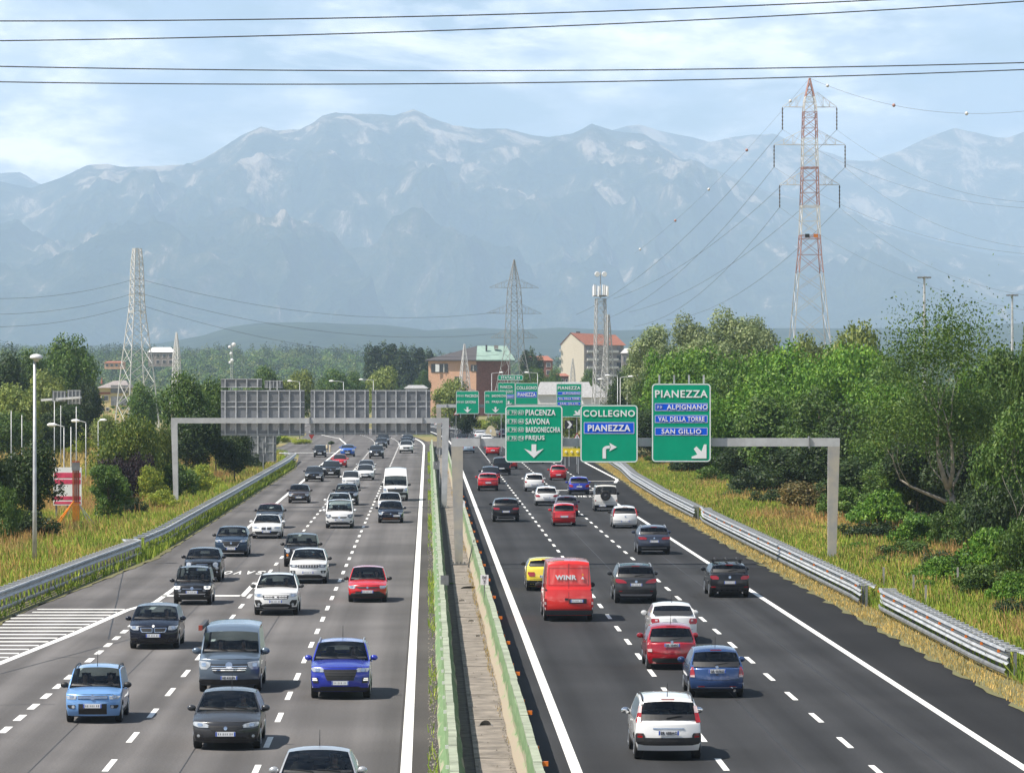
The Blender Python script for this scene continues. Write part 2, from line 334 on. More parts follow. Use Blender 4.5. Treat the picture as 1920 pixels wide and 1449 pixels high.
# ---- mountains and hills
def rock_mat():
    m = bpy.data.materials.new('mountain_rock'); m.use_nodes = True; t = m.node_tree; b = t.nodes['Principled BSDF']; b.inputs['Roughness'].default_value = 1.0; b.inputs['Specular IOR Level'].default_value = 0.0
    g = N(t, 'ShaderNodeTexCoord'); ge = N(t, 'ShaderNodeNewGeometry')
    mpz = N(t, 'ShaderNodeMapping'); mpz.inputs['Scale'].default_value = (1.0, 0.35, 0.55); t.links.new(g.outputs['Object'], mpz.inputs[0])
    a = N(t, 'ShaderNodeTexNoise', i_Scale=0.0046, i_Detail=12.0, i_Roughness=0.72, i_Distortion=0.6); t.links.new(mpz.outputs[0], a.inputs['Vector'])
    bn = N(t, 'ShaderNodeTexNoise', i_Scale=0.0045, i_Detail=10.0, i_Roughness=0.7); t.links.new(g.outputs['Object'], bn.inputs['Vector'])
    bp = N(t, 'ShaderNodeBump', i_Strength=1.0, i_Distance=120.0); t.links.new(bn.outputs[0], bp.inputs['Height']); t.links.new(bp.outputs[0], b.inputs['Normal'])
    sx = N(t, 'ShaderNodeSeparateXYZ'); t.links.new(g.outputs['Object'], sx.inputs[0])
    hz = N(t, 'ShaderNodeMapRange', i_1=250.0, i_2=1500.0, i_3=-0.10, i_4=0.02); t.links.new(sx.outputs[2], hz.inputs[0])
    sm_ = N(t, 'ShaderNodeMath', operation='ADD'); t.links.new(a.outputs[0], sm_.inputs[0]); t.links.new(hz.outputs[0], sm_.inputs[1])
    r = ramp(t, sm_.outputs[0], [(0.36, (0.012, 0.028, 0.016)), (0.45, (0.04, 0.055, 0.026)), (0.51, (0.10, 0.095, 0.06)), (0.57, (0.46, 0.37, 0.28)), (0.66, (0.56, 0.48, 0.39))])
    t.links.new(r.outputs[0], b.inputs['Base Color']); return m
RIDGE = [(-600, 420), (-260, 350), (-100, 338), (0, 330), (60, 345), (95, 332), (130, 318), (165, 301), (200, 297), (225, 303), (265, 304), (300, 302), (350, 299), (385, 285), (420, 265), (455, 242), (490, 226), (515, 233), (560, 234), (585, 222), (605, 207), (630, 200), (680, 204), (740, 207), (775, 197), (805, 210), (850, 226), (890, 231), (950, 231), (990, 241), (1030, 246), (1070, 240), (1110, 222), (1150, 236), (1175, 232)]
RIDGE2 = [(-600, 420), (-200, 330), (0, 318), (38, 314), (75, 338), (130, 350), (300, 330), (600, 300), (1000, 260), (1130, 240), (1172, 227), (1200, 223), (1240, 235), (1285, 246), (1330, 258), (1370, 250), (1410, 243), (1450, 241), (1490, 258), (1540, 276), (1590, 292), (1640, 290), (1690, 270), (1740, 246), (1790, 231), (1840, 242), (1890, 249), (1920, 238), (2100, 210), (2500, 260)]
FRONT_R = RIDGE[:-1] + [(1210, 245), (1280, 288), (1360, 320), (1440, 350), (1530, 372), (1620, 400), (1700, 430), (1850, 470), (2000, 480), (2500, 520)]
def massif(name, ridge, d0, d1, m, nx, nd, gul, seed, x0=-560, x1=2480, pw=1.5):
    px = np.linspace(x0, x1, nx); zr = np.interp(px, [a for a, _ in ridge], [b for _, b in ridge])
    t = np.linspace(0, 1, nd)
    P, T = np.meshgrid(px, t, indexing='ij')
    D = d0 + (d1 - d0) * T
    X = (P - 960) / FPX * D
    top = (YH - zr)[:, None] / FPX * d1 + HC
    prof = np.where(T <= 0.8, (T / 0.8) ** pw, 1 - ((T - 0.8) / 0.2) ** 2 * 0.3)
    # gullies running down the slope, spurs between them
    L = d1 / 9.0
    wob = fbm(X / L * 2.2, D / L * 0.9, 4, seed + 9) - 0.5
    sp = fbm(X / L * 1.9 + wob * 1.6, D / L * 0.55, 6, seed, True); rg = fbm(X / L * 7, D / L * 5, 5, seed + 3, True) - 0.5; bg = fbm(X / L * 0.8 + 3, D / L * 0.8, 3, seed + 17) - 0.5
    env = np.sin(np.pi * np.clip(T / 0.8, 0, 1)) ** 0.9
    Z = top * 0.985 * np.clip(prof + env * (gul * (sp - 0.55) + 0.12 * bg + gul * 0.30 * rg), 0, 9) * np.where(T <= 0.8, 1, 1) + (fbm(X / L * 14, D / L * 3, 4, seed + 5) - 0.5) * top * 0.02 * np.clip(T * 3, 0, 1)
    k = FPX / D[:, int(0.8 * (nd - 1))][0]
    # the crest stands at 80% of the depth, so bring its height down to that distance
    Z *= (d0 + (d1 - d0) * 0.8) / d1
    V = np.stack([X, D, Z - 6], -1).reshape(-1, 3)
    i, jx = np.meshgrid(np.arange(nx - 1), np.arange(nd - 1), indexing='ij'); b = (i * nd + jx).ravel()
    F = np.stack([b, b + nd, b + nd + 1, b + 1], 1)
    o = link(name, np_mesh(name, V, F, m, True)); return tag(o, kind='structure')
M_rock = rock_mat()
massif('mountains', FRONT_R, 11000, 21000, M_rock, 800, 300, 0.72, 3)
massif('mountains', RIDGE2, 17500, 25500, M_rock, 520, 140, 0.5, 21)
M_hillwood = mat('hill_woodland', (0.010, 0.020, 0.014), 1.0, spec=0.0, col2=(0.030, 0.045, 0.024), vscale=0.012)
HILL = [(-600, 640), (-100, 640), (150, 641), (300, 636), (380, 622), (430, 606), (480, 598), (560, 596), (640, 599), (720, 601), (800, 612), (900, 606), (960, 611), (1050, 606), (1160, 612), (1300, 605), (1440, 607), (1560, 608), (1700, 608), (1800, 606), (1920, 598), (2100, 590), (2500, 600)]
massif('hills', HILL, 6000, 9000, M_hillwood, 400, 40, 0.25, 33, pw=1.0)
HILL2 = [(-600, 655), (0, 650), (190, 652), (300, 655), (420, 650), (560, 652), (700, 655), (830, 664), (960, 672), (1200, 668), (1500, 660), (1920, 655), (2500, 650)]
massif('hills', HILL2, 1900, 3600, M_hillwood, 300, 40, 0.15, 41, pw=1.0)
# ------------------------------------------------------------------ vehicles
M_blk = mat('black_plastic', (0.018, 0.018, 0.019), 0.55); M_dkgrey = mat('grey_plastic', (0.05, 0.05, 0.052), 0.6)
M_rub = mat('tyre_rubber', (0.016, 0.016, 0.016), 0.85); M_rim = mat('alloy', (0.45, 0.46, 0.48), 0.3, metal=0.9)
M_chrome = mat('chrome', (0.75, 0.76, 0.78), 0.12, metal=1.0); M_silver = mat('silver_trim', (0.42, 0.42, 0.43), 0.35, metal=0.6)
M_lamp = mat('lamp_lens', (0.36, 0.39, 0.42), 0.08, coat=1.0, spec=0.8, var=0.25, vscale=9); M_lampd = mat('dark_lamp_lens', (0.11, 0.12, 0.14), 0.06, coat=1.0, spec=0.8)
M_lit = mat('lit_lamp', (0.8, 0.8, 0.78), 0.2, emit=(1.0, 0.95, 0.85, 0.5)); M_red = mat('tail_lens', (0.30, 0.006, 0.010), 0.12, coat=1.0)
M_clear = mat('clear_tail_lens', (0.55, 0.42, 0.42), 0.1, coat=1.0); M_amber = mat('amber_lens', (0.75, 0.22, 0.02), 0.15, coat=1.0)
M_plate = mat('number_plate', (0.74, 0.75, 0.76), 0.45); M_pblue = mat('plate_blue', (0.03, 0.09, 0.45), 0.45); M_ink = mat('plate_ink', (0.02, 0.02, 0.025), 0.6)
M_white = mat('sign_white', (0.80, 0.80, 0.80), 0.45)
M_seat = mat('seat_cloth', (0.035, 0.035, 0.04), 0.9); M_dash = mat('dashboard', (0.02, 0.02, 0.022), 0.8)
M_orange = mat('orange_trim', (0.62, 0.19, 0.03), 0.5)
def glass_mat(name, tint, opaque, ro=.03):
    m = bpy.data.materials.new(name); m.use_nodes = True; t = m.node_tree; t.nodes.clear(); o = N(t, 'ShaderNodeOutputMaterial')
    gl = N(t, 'ShaderNodeBsdfGlossy', i_Roughness=ro); gl.inputs['Color'].default_value = (0.9, 0.95, 1, 1)
    if opaque: tr = N(t, 'ShaderNodeBsdfDiffuse'); tr.inputs['Color'].default_value = (*tint, 1)
    else: tr = N(t, 'ShaderNodeBsdfTransparent'); tr.inputs['Color'].default_value = (*tint, 1)
    lw = N(t, 'ShaderNodeFresnel', i_IOR=1.45); mx = N(t, 'ShaderNodeMixShader')
    t.links.new(lw.outputs[0], mx.inputs[0]); t.links.new(tr.outputs[0], mx.inputs[1]); t.links.new(gl.outputs[0], mx.inputs[2]); t.links.new(mx.outputs[0], o.inputs['Surface']); return m
G_side = glass_mat('side_glass', (0.40, 0.45, 0.45), False, .28); G_see = glass_mat('window_glass', (0.55, 0.61, 0.60), False); G_dark = glass_mat('privacy_glass', (0.16, 0.17, 0.18), False); G_far = glass_mat('dark_window_glass', (0.022, 0.026, 0.03), True)
PAINT = dict(white=((0.74, 0.74, 0.73), 0.28, 0), grey=((0.040, 0.042, 0.047), 0.26, 0.2), silver=((0.40, 0.41, 0.42), 0.3, 0.4), black=((0.006, 0.006, 0.007), 0.22, 0.1),
    navy=((0.005, 0.008, 0.020), 0.22, 0.1), blue=((0.018, 0.034, 0.36), 0.24, 0.2), lightblue=((0.15, 0.32, 0.62), 0.3, 0.2), midblue=((0.026, 0.065, 0.185), 0.25, 0.35), petrol=((0.026, 0.048, 0.085), 0.26, 0.3),
    red=((0.52, 0.008, 0.012), 0.26, 0.0), vanred=((0.70, 0.022, 0.016), 0.35, 0), crimson=((0.33, 0.005, 0.014), 0.22, 0.15), yellow=((0.80, 0.62, 0.05), 0.3, 0), bluegrey=((0.095, 0.130, 0.175), 0.28, 0.3),
    brown=((0.05, 0.038, 0.036), 0.26, 0.3), brightblue=((0.02, 0.12, 0.52), 0.25, 0.2), cream=((0.72, 0.71, 0.67), 0.35, 0), charcoal=((0.014, 0.015, 0.018), 0.24, 0.1), paleblue=((0.36, 0.47, 0.58), 0.3, 0.3), purple=((0.045, 0.03, 0.055), 0.3, 0.2), slate=((0.05, 0.062, 0.095), 0.28, 0.25))
def paint(k):
    c, r, me = PAINT[k]; return mat(k + '_car_paint', c, r, metal=me, coat=1.0 if max(c) > .1 else .45, spec=.5 if max(c) > .1 else .28)

# body types: L,W,H, zh bonnet edge, zc cowl, yc cowl y, yr0 roof start, yr1 roof end, yt/zt foot of the rear glass, zd/yd tail edge, belt, rr roof width ratio
TYPES = dict(
 mini=dict(L=3.60, W=1.60, H=1.54, zh=0.84, zc=1.00, yc=0.78, yr0=1.40, yr1=3.30, yt=3.50, zt=1.00, zd=0.96, belt=0.96, rr=0.80, bf=0.20, br=0.12, wr=0.29),
 round500=dict(L=3.62, W=1.64, H=1.49, zh=0.80, zc=0.98, yc=0.85, yr0=1.48, yr1=2.95, yt=3.48, zt=0.98, zd=0.92, belt=0.93, rr=0.74, bf=0.30, br=0.24, wr=0.29),
 hatch=dict(L=4.05, W=1.75, H=1.48, zh=0.78, zc=0.98, yc=1.02, yr0=1.78, yr1=3.40, yt=3.86, zt=0.98, zd=0.94, belt=0.94, rr=0.73, bf=0.28, br=0.18, wr=0.31),
 egg=dict(L=3.84, W=1.68, H=1.52, zh=0.80, zc=1.00, yc=0.95, yr0=1.65, yr1=3.05, yt=3.70, zt=0.94, zd=0.90, belt=0.96, rr=0.70, bf=0.30, br=0.26, wr=0.30),
 sedan=dict(L=4.45, W=1.77, H=1.46, zh=0.76, zc=0.97, yc=1.15, yr0=1.98, yr1=3.05, yt=3.75, zt=1.02, zd=1.0, belt=0.94, rr=0.72, bf=0.28, br=0.18, wr=0.32),
 lift=dict(L=4.40, W=1.79, H=1.47, zh=0.76, zc=0.97, yc=1.12, yr0=1.92, yr1=3.50, yt=4.18, zt=0.98, zd=0.95, belt=0.94, rr=0.71, bf=0.28, br=0.2, wr=0.32),
 suv=dict(L=4.45, W=1.85, H=1.66, zh=0.96, zc=1.14, yc=1.08, yr0=1.85, yr1=3.85, yt=4.22, zt=1.12, zd=1.06, belt=1.10, rr=0.74, bf=0.24, br=0.15, wr=0.35),
 bigsuv=dict(L=4.60, W=1.87, H=1.70, zh=1.00, zc=1.17, yc=1.15, yr0=1.92, yr1=3.95, yt=4.38, zt=1.13, zd=1.08, belt=1.12, rr=0.76, bf=0.22, br=0.15, wr=0.36),
 boxy=dict(L=4.25, W=1.80, H=1.68, zh=0.98, zc=1.13, yc=1.02, yr0=1.62, yr1=3.98, yt=4.14, zt=1.10, zd=1.06, belt=1.10, rr=0.82, bf=0.16, br=0.09, wr=0.34),
 mpv=dict(L=4.08, W=1.73, H=1.63, zh=0.86, zc=1.06, yc=0.80, yr0=1.62, yr1=3.62, yt=3.96, zt=1.02, zd=0.96, belt=1.00, rr=0.76, bf=0.24, br=0.17, wr=0.32),
 ludo=dict(L=4.40, W=1.83, H=1.86, zh=0.98, zc=1.16, yc=0.82, yr0=1.52, yr1=4.22, yt=4.33, zt=1.10, zd=1.04, belt=1.10, rr=0.84, bf=0.22, br=0.08, wr=0.32),
 camper=dict(zw=1.84, L=5.08, W=1.96, H=2.04, zh=1.08, zc=1.24, yc=0.88, yr0=1.62, yr1=4.90, yt=5.0, zt=1.15, zd=1.08, belt=1.18, rr=0.85, bf=0.24, br=0.06, wr=0.34),
 tallvan=dict(zw=2.02, L=5.93, W=2.02, H=2.66, zh=1.10, zc=1.28, yc=0.75, yr0=1.75, yr1=5.82, yt=5.88, zt=1.35, zd=1.2, belt=1.25, rr=0.84, bf=0.22, br=0.05, wr=0.35),
 cargo=dict(L=5.40, W=1.99, H=2.26, zh=1.08, zc=1.26, yc=0.8, yr0=1.6, yr1=5.28, yt=5.34, zt=1.35, zd=1.15, belt=1.22, rr=0.84, bf=0.22, br=0.07, wr=0.35),
 defender=dict(L=3.90, W=1.79, H=1.98, zh=1.12, zc=1.20, yc=1.12, yr0=1.45, yr1=3.82, yt=3.84, zt=1.25, zd=1.15, belt=1.20, rr=0.86, bf=0.04, br=0.03, wr=0.40),
)
NB, NT = 7, 4
SL = [-1, -.985, -.95, -.88, -.7, -.45, -.15, .15, .45, .7, .88, .95, .985, 1]
class Body:
    def __init__(s, T):
        s.__dict__.update(T); s.clr = 0.22 if s.H < 1.6 else 0.26
        s.fo, s.ro = 0.20 * s.L, 0.175 * s.L
        if s.L > 5: s.fo, s.ro = 0.95, 1.0
        L = s.L; o = []
        for t in np.linspace(0, 1, 8): o.append((0.09 + (s.yc - 0.09) * t, s.zh + (s.zc - s.zh) * (t ** 0.8) + 0.02 * math.sin(math.pi * t), 'h'))
        zr0 = getattr(s, 'zw', s.H - 0.035)
        for t in np.linspace(0, 1, 7)[1:]: o.append((s.yc + (s.yr0 - s.yc) * t, s.zc + (zr0 - s.zc) * t + 0.035 * math.sin(math.pi * t), 'w'))
        zr1 = s.H - (0.06 if s.H < 1.9 else 0.02)
        for t in np.linspace(0, 1, 12)[1:]: o.append((s.yr0 + (s.yr1 - s.yr0) * t, (zr0 + (zr1 - zr0) * t + (0.045 if s.H < 1.9 else .02) * math.sin(math.pi * t)) if not hasattr(s, 'zw') else zr0 + (zr1 - zr0) * min(1, t / .25) ** .55, 'r'))
        for t in np.linspace(0, 1, 7)[1:]: o.append((s.yr1 + (s.yt - s.yr1) * t, zr1 + (s.zt - zr1) * t + 0.03 * math.sin(math.pi * t), 'b'))
        ye = L - 0.06
        if ye - s.yt > 0.05:
            for t in np.linspace(0, 1, 5)[1:]: o.append((s.yt + (ye - s.yt) * t, s.zt + (s.zd - s.zt) * t + 0.015 * math.sin(math.pi * t), 't'))
        s.out = o; s.nc = len(o)
        zt_last = o[-1][1]
        s.ft = [(0.13, s.clr)] ; 
        def face(ztop, rear):
            zs = s.split(s.clr, ztop); ps = []
            for z in zs:
                q = (z - s.clr) / (ztop - s.clr)
                y = 0.09 * max(0, (0.30 - q) / 0.30) ** 1.5 + 0.075 * max(0, (q - 0.55) / 0.45) ** 1.8
                if rear: y = 0.10 * max(0, (0.28 - q) / 0.28) ** 1.5 + 0.05 * max(0, (q - 0.5) / 0.5) ** 1.5
                ps.append((y, z))
            return ps
        s.front = face(s.zh, False); s.back = [(L - y * 1.0, z) for y, z in face(zt_last, True)]
        # make the face tops meet the outline ends
        s.front[-1] = (o[0][0], o[0][1]); s.back[-1] = (o[-1][0], o[-1][1])
    def split(s, z0, z1):
        zb = min(s.belt, z0 + 0.86 * (z1 - z0))
        return [z0 + (zb - z0) * (k / (NB - 1)) for k in range(NB)] + [zb + (z1 - zb) * q for q in (0.06, 0.5, 0.9, 1.0)]
    def hw(s, z, y):
        w = s.W / 2
        if z <= s.belt:
            t = max(0, (z - s.clr) / (s.belt - s.clr)); f = 0.93 + 0.07 * math.sin(min(t / 0.5, 1) * math.pi / 2) - 0.035 * max(0, (t - 0.6) / 0.4) ** 2
        else:
            t = min(1.05, (z - s.belt) / (s.H - s.belt)); f = 0.965 + (s.rr - 0.965) * (t * 0.85 + 0.15 * t * t)
        e = abs(y - s.L / 2) / (s.L / 2); return w * f * (1 - 0.06 * e ** 5)
    def bow(s, y): 
        return s.bf * max(0.0, 1 - y / (s.L * 0.45)) ** 0.8 - s.br * max(0.0, 1 - (s.L - y) / (s.L * 0.40)) ** 0.8
    def crown(s, i):
        k = s.out[i][2]; c = {'h': 0.07, 'w': 0.06, 'r': 0.075, 'b': 0.05, 't': 0.05}[k]
        return c * min(1, i / 3.0) * min(1, (s.nc - 1 - i) / 2.0)
    def top(s, i, q):                                          # outline column i, lateral q
        y, z, _ = s.out[i]; cr = s.crown(i); ze = z - cr
        return (q * s.hw(ze, y), y + s.bow(y) * abs(q) ** 2.4, z - cr * abs(q) ** 2.6)
    def fz(s, prof, z):
        zs = [p[1] for p in prof]; return float(np.interp(z, zs, [p[0] for p in prof]))
    def frontpt(s, x, z):                                      # point of the front elevation
        if z <= s.zh: y = s.fz(s.front, z); q = max(-1, min(1, x / s.hw(z, y)))
        else:
            k = [(p[1], p[0]) for p in s.out if p[2] in 'hw']; zz = z + 0.05 * abs(x / (s.W * .5)) ** 2.6
            y = float(np.interp(zz, [a for a, _ in k], [b for _, b in k])); q = max(-1, min(1, x / s.hw(z, y)))
        return Vector((x, y + s.bow(y) * abs(q) ** 2.4, z))
    def backpt(s, x, z):
        zt = s.back[-1][1]
        if z <= zt: y = s.fz(s.back, z)
        else:
            k = sorted([(p[1], p[0]) for p in s.out if p[2] in 'bt']); y = float(np.interp(z, [a for a, _ in k], [b for _, b in k]))
        q = max(-1, min(1, x / s.hw(z, y))); return Vector((x, y + s.bow(y) * abs(q) ** 2.4, z))
    def build(s, root, pm, glass, sideglass, rearglass=None, solid=()):
        L = s.L; nr = NB + NT; nc = s.nc; grids = {'body': MB(), 'windscreen': MB(), 'rear_window': MB(), 'side_window_l': MB(), 'side_window_r': MB()}
        wy = (s.fo, L - s.ro); ra = s.wr + 0.055
        def zlow(y):
            z = s.clr
            for w in wy:
                d = abs(y - w)
                if d < ra: z = max(z, s.wr + math.sqrt(ra * ra - d * d))
            return z
        P = {}
        for i in range(nc):
            for qi, q in enumerate(SL): P['t', i, qi] = s.top(i, q)
        for r in range(nr):
            for qi, q in enumerate(SL):
                y, z = s.front[r]; P['f', r, qi] = (q * s.hw(z, y), y + s.bow(y) * abs(q) ** 2.4, z)
                y, z = s.back[r]; P['k', r, qi] = (q * s.hw(z, y), y + s.bow(y) * abs(q) ** 2.4, z)
        for qi in range(len(SL)): P['t', 0, qi] = P['f', nr - 1, qi]; P['t', nc - 1, qi] = P['k', nr - 1, qi]
        for sd, qi in ((-1, 0), (1, len(SL) - 1)):
            for i in range(nc):
                tx, ty, tz = P['t', i, qi]
                if i == 0: col = [P['f', r, qi] for r in range(nr)]
                elif i == nc - 1: col = [P['k', r, qi] for r in range(nr)]
                else:
                    zs = s.split(zlow(ty), tz); col = [(sd * s.hw(z, ty) if r < nr - 1 else tx, ty, z) for r, z in enumerate(zs)]
                for r in range(nr): P['s', sd, i, r] = col[r]
        def face(g, ids):
            b = grids[g]; b.add([P[k] for k in ids], [tuple(range(len(ids)))])
        ns = len(SL)
        for i in range(nc - 1):
            k = s.out[i + 1][2]
            for qi in range(ns - 1):
                g = 'body'; inner = 2 <= qi <= ns - 4
                if k == 'w' and inner: g = 'windscreen'
                if k == 'b' and inner and 'rear' not in solid and s.out[i][2] != 'r' and s.out[i + 1][1] > s.zt + 0.03: g = 'rear_window'
                face(g, [('t', i, qi), ('t', i, qi + 1), ('t', i + 1, qi + 1), ('t', i + 1, qi)])
        for pre, flip in (('f', 0), ('k', 1)):
            for r in range(nr - 1):
                for qi in range(ns - 1):
                    ids = [(pre, r, qi), (pre, r, qi + 1), (pre, r + 1, qi + 1), (pre, r + 1, qi)]
                    face('body', ids[::-1] if flip else ids)
        ncab = [i for i in range(nc) if s.out[i][2] in 'wr']; i0, i1 = ncab[0] + 2, ncab[-1]
        for sd in (-1, 1):
            for i in range(nc - 1):
                for r in range(nr - 1):
                    g = 'body'
                    if NB - 1 <= r <= NB + 1 and i0 <= i < i1 and 'side' not in solid: g = 'side_window_l' if sd < 0 else 'side_window_r'
                    if 'cargo' in solid and s.out[i][0] > s.yr0 + 0.75: g = 'body'
                    ids = [('s', sd, i, r), ('s', sd, i + 1, r), ('s', sd, i + 1, r + 1), ('s', sd, i, r + 1)]
                    face(g, ids if sd > 0 else ids[::-1])
        sh = Vector((0, -L / 2, 0))
        for g, b in grids.items():
            if not b.v: continue
            b.v = [tuple(Vector(v) + sh) for v in b.v]
            gm = pm if g == 'body' else glass if g == 'windscreen' else (rearglass or glass) if g == 'rear_window' else sideglass
            me = b.mesh(g, gm, True); bm = bmesh.new(); bm.from_mesh(me); bmesh.ops.remove_doubles(bm, verts=bm.verts, dist=0.0006)
            bmesh.ops.recalc_face_normals(bm, faces=bm.faces) if g == 'body' else None
            bm.to_mesh(me); bm.free(); me.polygons.foreach_set('use_smooth', [True] * len(me.polygons))
            link('side_window' if 'side' in g else g, me, root)
        ub = MB().box((0, 0, s.clr + 0.10), (s.W * 0.78, L * 0.86, 0.26)); ub.build('underbody', M_blk, root)
        return s
    def patch(s, root, name, m, rows, end, off=0.012, mirror=False, n=6, depth=0.05, parent=None):
        """rows of (z, x0, x1) in metres laid over the front or the back; a shell with a skirt reaching into the body"""
        P = s.frontpt if end == 'f' else s.backpt; sg = -1 if end == 'f' else 1; objs = []
        for mir in ((1, -1) if mirror else (1,)):
            vs = []; fs = []
            for z, a, b in rows:
                for k in range(n + 1):
                    p = P(mir * (a + (b - a) * k / n), z); vs.append((p.x, p.y + sg * off - s.L / 2, p.z))
            m1 = n + 1; h = len(rows)
            for i in range(h - 1):
                for k in range(n):
                    f = (i * m1 + k, i * m1 + k + 1, (i + 1) * m1 + k + 1, (i + 1) * m1 + k); fs.append(f if (mir > 0) == (end == 'f') else f[::-1])
            ring = list(range(m1)) + [i * m1 + n for i in range(1, h)] + [(h - 1) * m1 + k for k in range(n - 1, -1, -1)] + [i * m1 for i in range(h - 2, 0, -1)]
            b0 = len(vs); vs += [(vs[k][0], vs[k][1] - sg * depth, vs[k][2]) for k in ring]; rn = len(ring)
            fs += [(ring[k], b0 + k, b0 + (k + 1) % rn, ring[(k + 1) % rn]) for k in range(rn)]
            objs.append(MB().add(vs, fs).build(name, m, parent or root))
        return objs
def rows_rect(z0, z1, a, b, n=2): return [(z0 + (z1 - z0) * k / n, a, b) for k in range(n + 1)]
def rows_round(zc, xc, rz, rx_, n=8): return [(zc + rz * math.sin(t), xc - rx_ * max(0.06, math.cos(t)), xc + rx_ * max(0.06, math.cos(t))) for t in np.linspace(-math.pi / 2, math.pi / 2, n)]
def rows_poly(pts): return [(z, a, b) for z, a, b in pts]
def plate(B, root, z, end, x=0.0, text=None, w=0.52, h=0.115, near=True):
    P = B.frontpt(x, z) if end == 'f' else B.backpt(x, z); sg = -1 if end == 'f' else 1
    y = P.y - B.L / 2 + sg * 0.03
    pl = MB().box((x, y, z), (w, 0.02, h)).build('number_plate', M_plate, root)
    if not near: return
    b = MB(); [MB().box((x + k * (w / 2 - 0.02), y + sg * 0.0115, z), (0.036, 0.004, h - 0.004)).build('blue_band', M_pblue, pl) for k in (-1, 1)]
    if text: lettering(text, w * 0.78, h * 0.66, (x, y + sg * 0.012, z), M_ink, pl, bold=0.01, face=-1 if end == 'f' else 1)
    else:
        b = MB(); rr = random.Random(int(z * 1000) + int(B.L * 100))
        for k in range(7):
            xx = x + (-0.17 + 0.052 * k + (0.02 if k > 1 else 0) + (0.012 if k > 4 else -0.012)); hh = rr.uniform(0.42, 0.56) * h
            b.box((xx, y + sg * 0.0115, z), (rr.uniform(0.010, 0.018), 0.004, hh))
        b.build('lettering', M_ink, pl)
def wheels(B, root, dark=False, near=True):
    L, w = B.L, 0.21 if B.W > 1.7 else 0.18
    tb = MB(); r = B.wr
    tb.lathe([(r * 0.60, -w / 2), (r * 0.93, -w / 2), (r, -w * 0.36), (r, w * 0.36), (r * 0.93, w / 2), (r * 0.60, w / 2)], 22, axis='x')
    tm = tb.mesh('wheel', M_rub, False)
    rb = MB(); rb.lathe([(r * 0.66, -0.02), (r * 0.66, 0.02), (r * 0.60, 0.03), (r * .58, -0.01)], 22, axis='x')
    for k in range(5):
        a = 2 * math.pi * k / 5; rb.bar((0.012, 0, 0), (0.012, r * 0.62 * math.cos(a), r * 0.62 * math.sin(a)), 0.07, 0.03, 0.05, 0.03, up=(1, 0, 0))
    rb.lathe([(0.05, 0), (0.05, 0.03)], 10, axis='x')
    rm = rb.mesh('rim', M_dkgrey if dark else M_rim)
    for sd in (-1, 1):
        for y in (-L / 2 + B.fo, L / 2 - B.ro):
            o = link('wheel', tm, root); o.location = (sd * (B.W / 2 - 0.02 - w / 2), y, r); o.rotation_euler = (0, 0, 0 if sd > 0 else math.pi)
            c = link('rim', rm, o); c.location = (w / 2 - 0.015, 0, 0)
def mirrors(B, root, m, big=1.0):
    z = B.belt + 0.06; y = B.yc + 0.42 * (B.yr0 - B.yc) + 0.12
    for sd in (-1, 1):
        x = sd * (B.hw(z, y) + 0.14); b = MB()
        b.lathe([(0.02, -0.075), (0.072, -0.055), (0.088, 0.0), (0.082, 0.045), (0.075, 0.05)], 12, axis='y')
        b.v = [(x + v[0] * 1.35 * big, y - B.L / 2 + v[1], z + v[2] * big) for v in b.v]
        o = b.build('wing_mirror', m, root, True)
        MB().bar((x - sd * 0.06, y - B.L / 2, z - 0.05), (sd * (B.hw(z - .06, y) - 0.02), y - B.L / 2, z - 0.09), 0.06, 0.04).build('mirror_arm', M_blk, o)
def rails(B, root, m=None):
    for sd in (-1, 1):
        pts = []
        for t in np.linspace(0, 1, 7):
            y = B.yr0 + 0.15 + (B.yr1 - B.yr0 - 0.2) * t; i = min(range(B.nc), key=lambda k: abs(B.out[k][0] - y)); p = B.top(i, 0.93 * sd)
            pts.append((p[0], y - B.L / 2, p[2] + (0.05 if 0.1 < t < .9 else 0.0)))
        MB().tube(pts, 0.022, 6).build('roof_rail', m or M_blk, root)
def antenna(B, root, y=None, h=0.35):
    y = B.yr1 - 0.15 if y is None else y; z = B.H - 0.03
    MB().tube([(0, y - B.L / 2, z), (0, y - B.L / 2 + 0.10, z + h)], [0.012, 0.006], 5).build('antenna', M_blk, root)
def interior(B, root, rhd=False):
    L = B.L; y0 = B.yr0 + 0.55
    MB().box((0, B.yc + 0.45 - L / 2, B.belt - 0.10), (B.W * 0.80, 0.5, 0.16)).build('dashboard', M_dash, root)
    for x in (-0.36, 0.36):
        b = MB(); b.box((x, y0 - L / 2 + .1, B.belt - 0.16), (0.46, 0.14, 0.62), Matrix.Rotation(-0.18, 3, 'X')); b.box((x, y0 + 0.06 - L / 2 + .1, B.belt + 0.24), (0.26, 0.10, 0.17)); b.box((x, y0 - .25 - L / 2, B.belt - 0.48), (0.46, 0.5, 0.14))
        b.build('front_seat', M_seat, root)
    if B.L < 5:
        b = MB(); yy = min(y0 + 0.95, B.yr1 - 0.15); b.box((0, yy - L / 2, B.belt - 0.22), (B.W * 0.72, 0.14, 0.55)); 
        for x in (-0.4, 0.4): b.box((x, yy - L / 2, B.belt + 0.12), (0.24, 0.08, 0.13))
        b.build('rear_seat', M_seat, root)
    w = MB(); n = 18; pts = [(0.36 + 0.18 * math.cos(2 * math.pi * k / n), B.yc + 0.78 - L / 2 + 0.05 * math.sin(2 * math.pi * k / n), B.belt - 0.03 + 0.17 * math.sin(2 * math.pi * k / n)) for k in range(n + 1)]
    w.tube(pts, 0.014, 6); w.bar(pts[0], pts[n // 2], 0.03, 0.02); w.build('steering_wheel', M_dash, root)
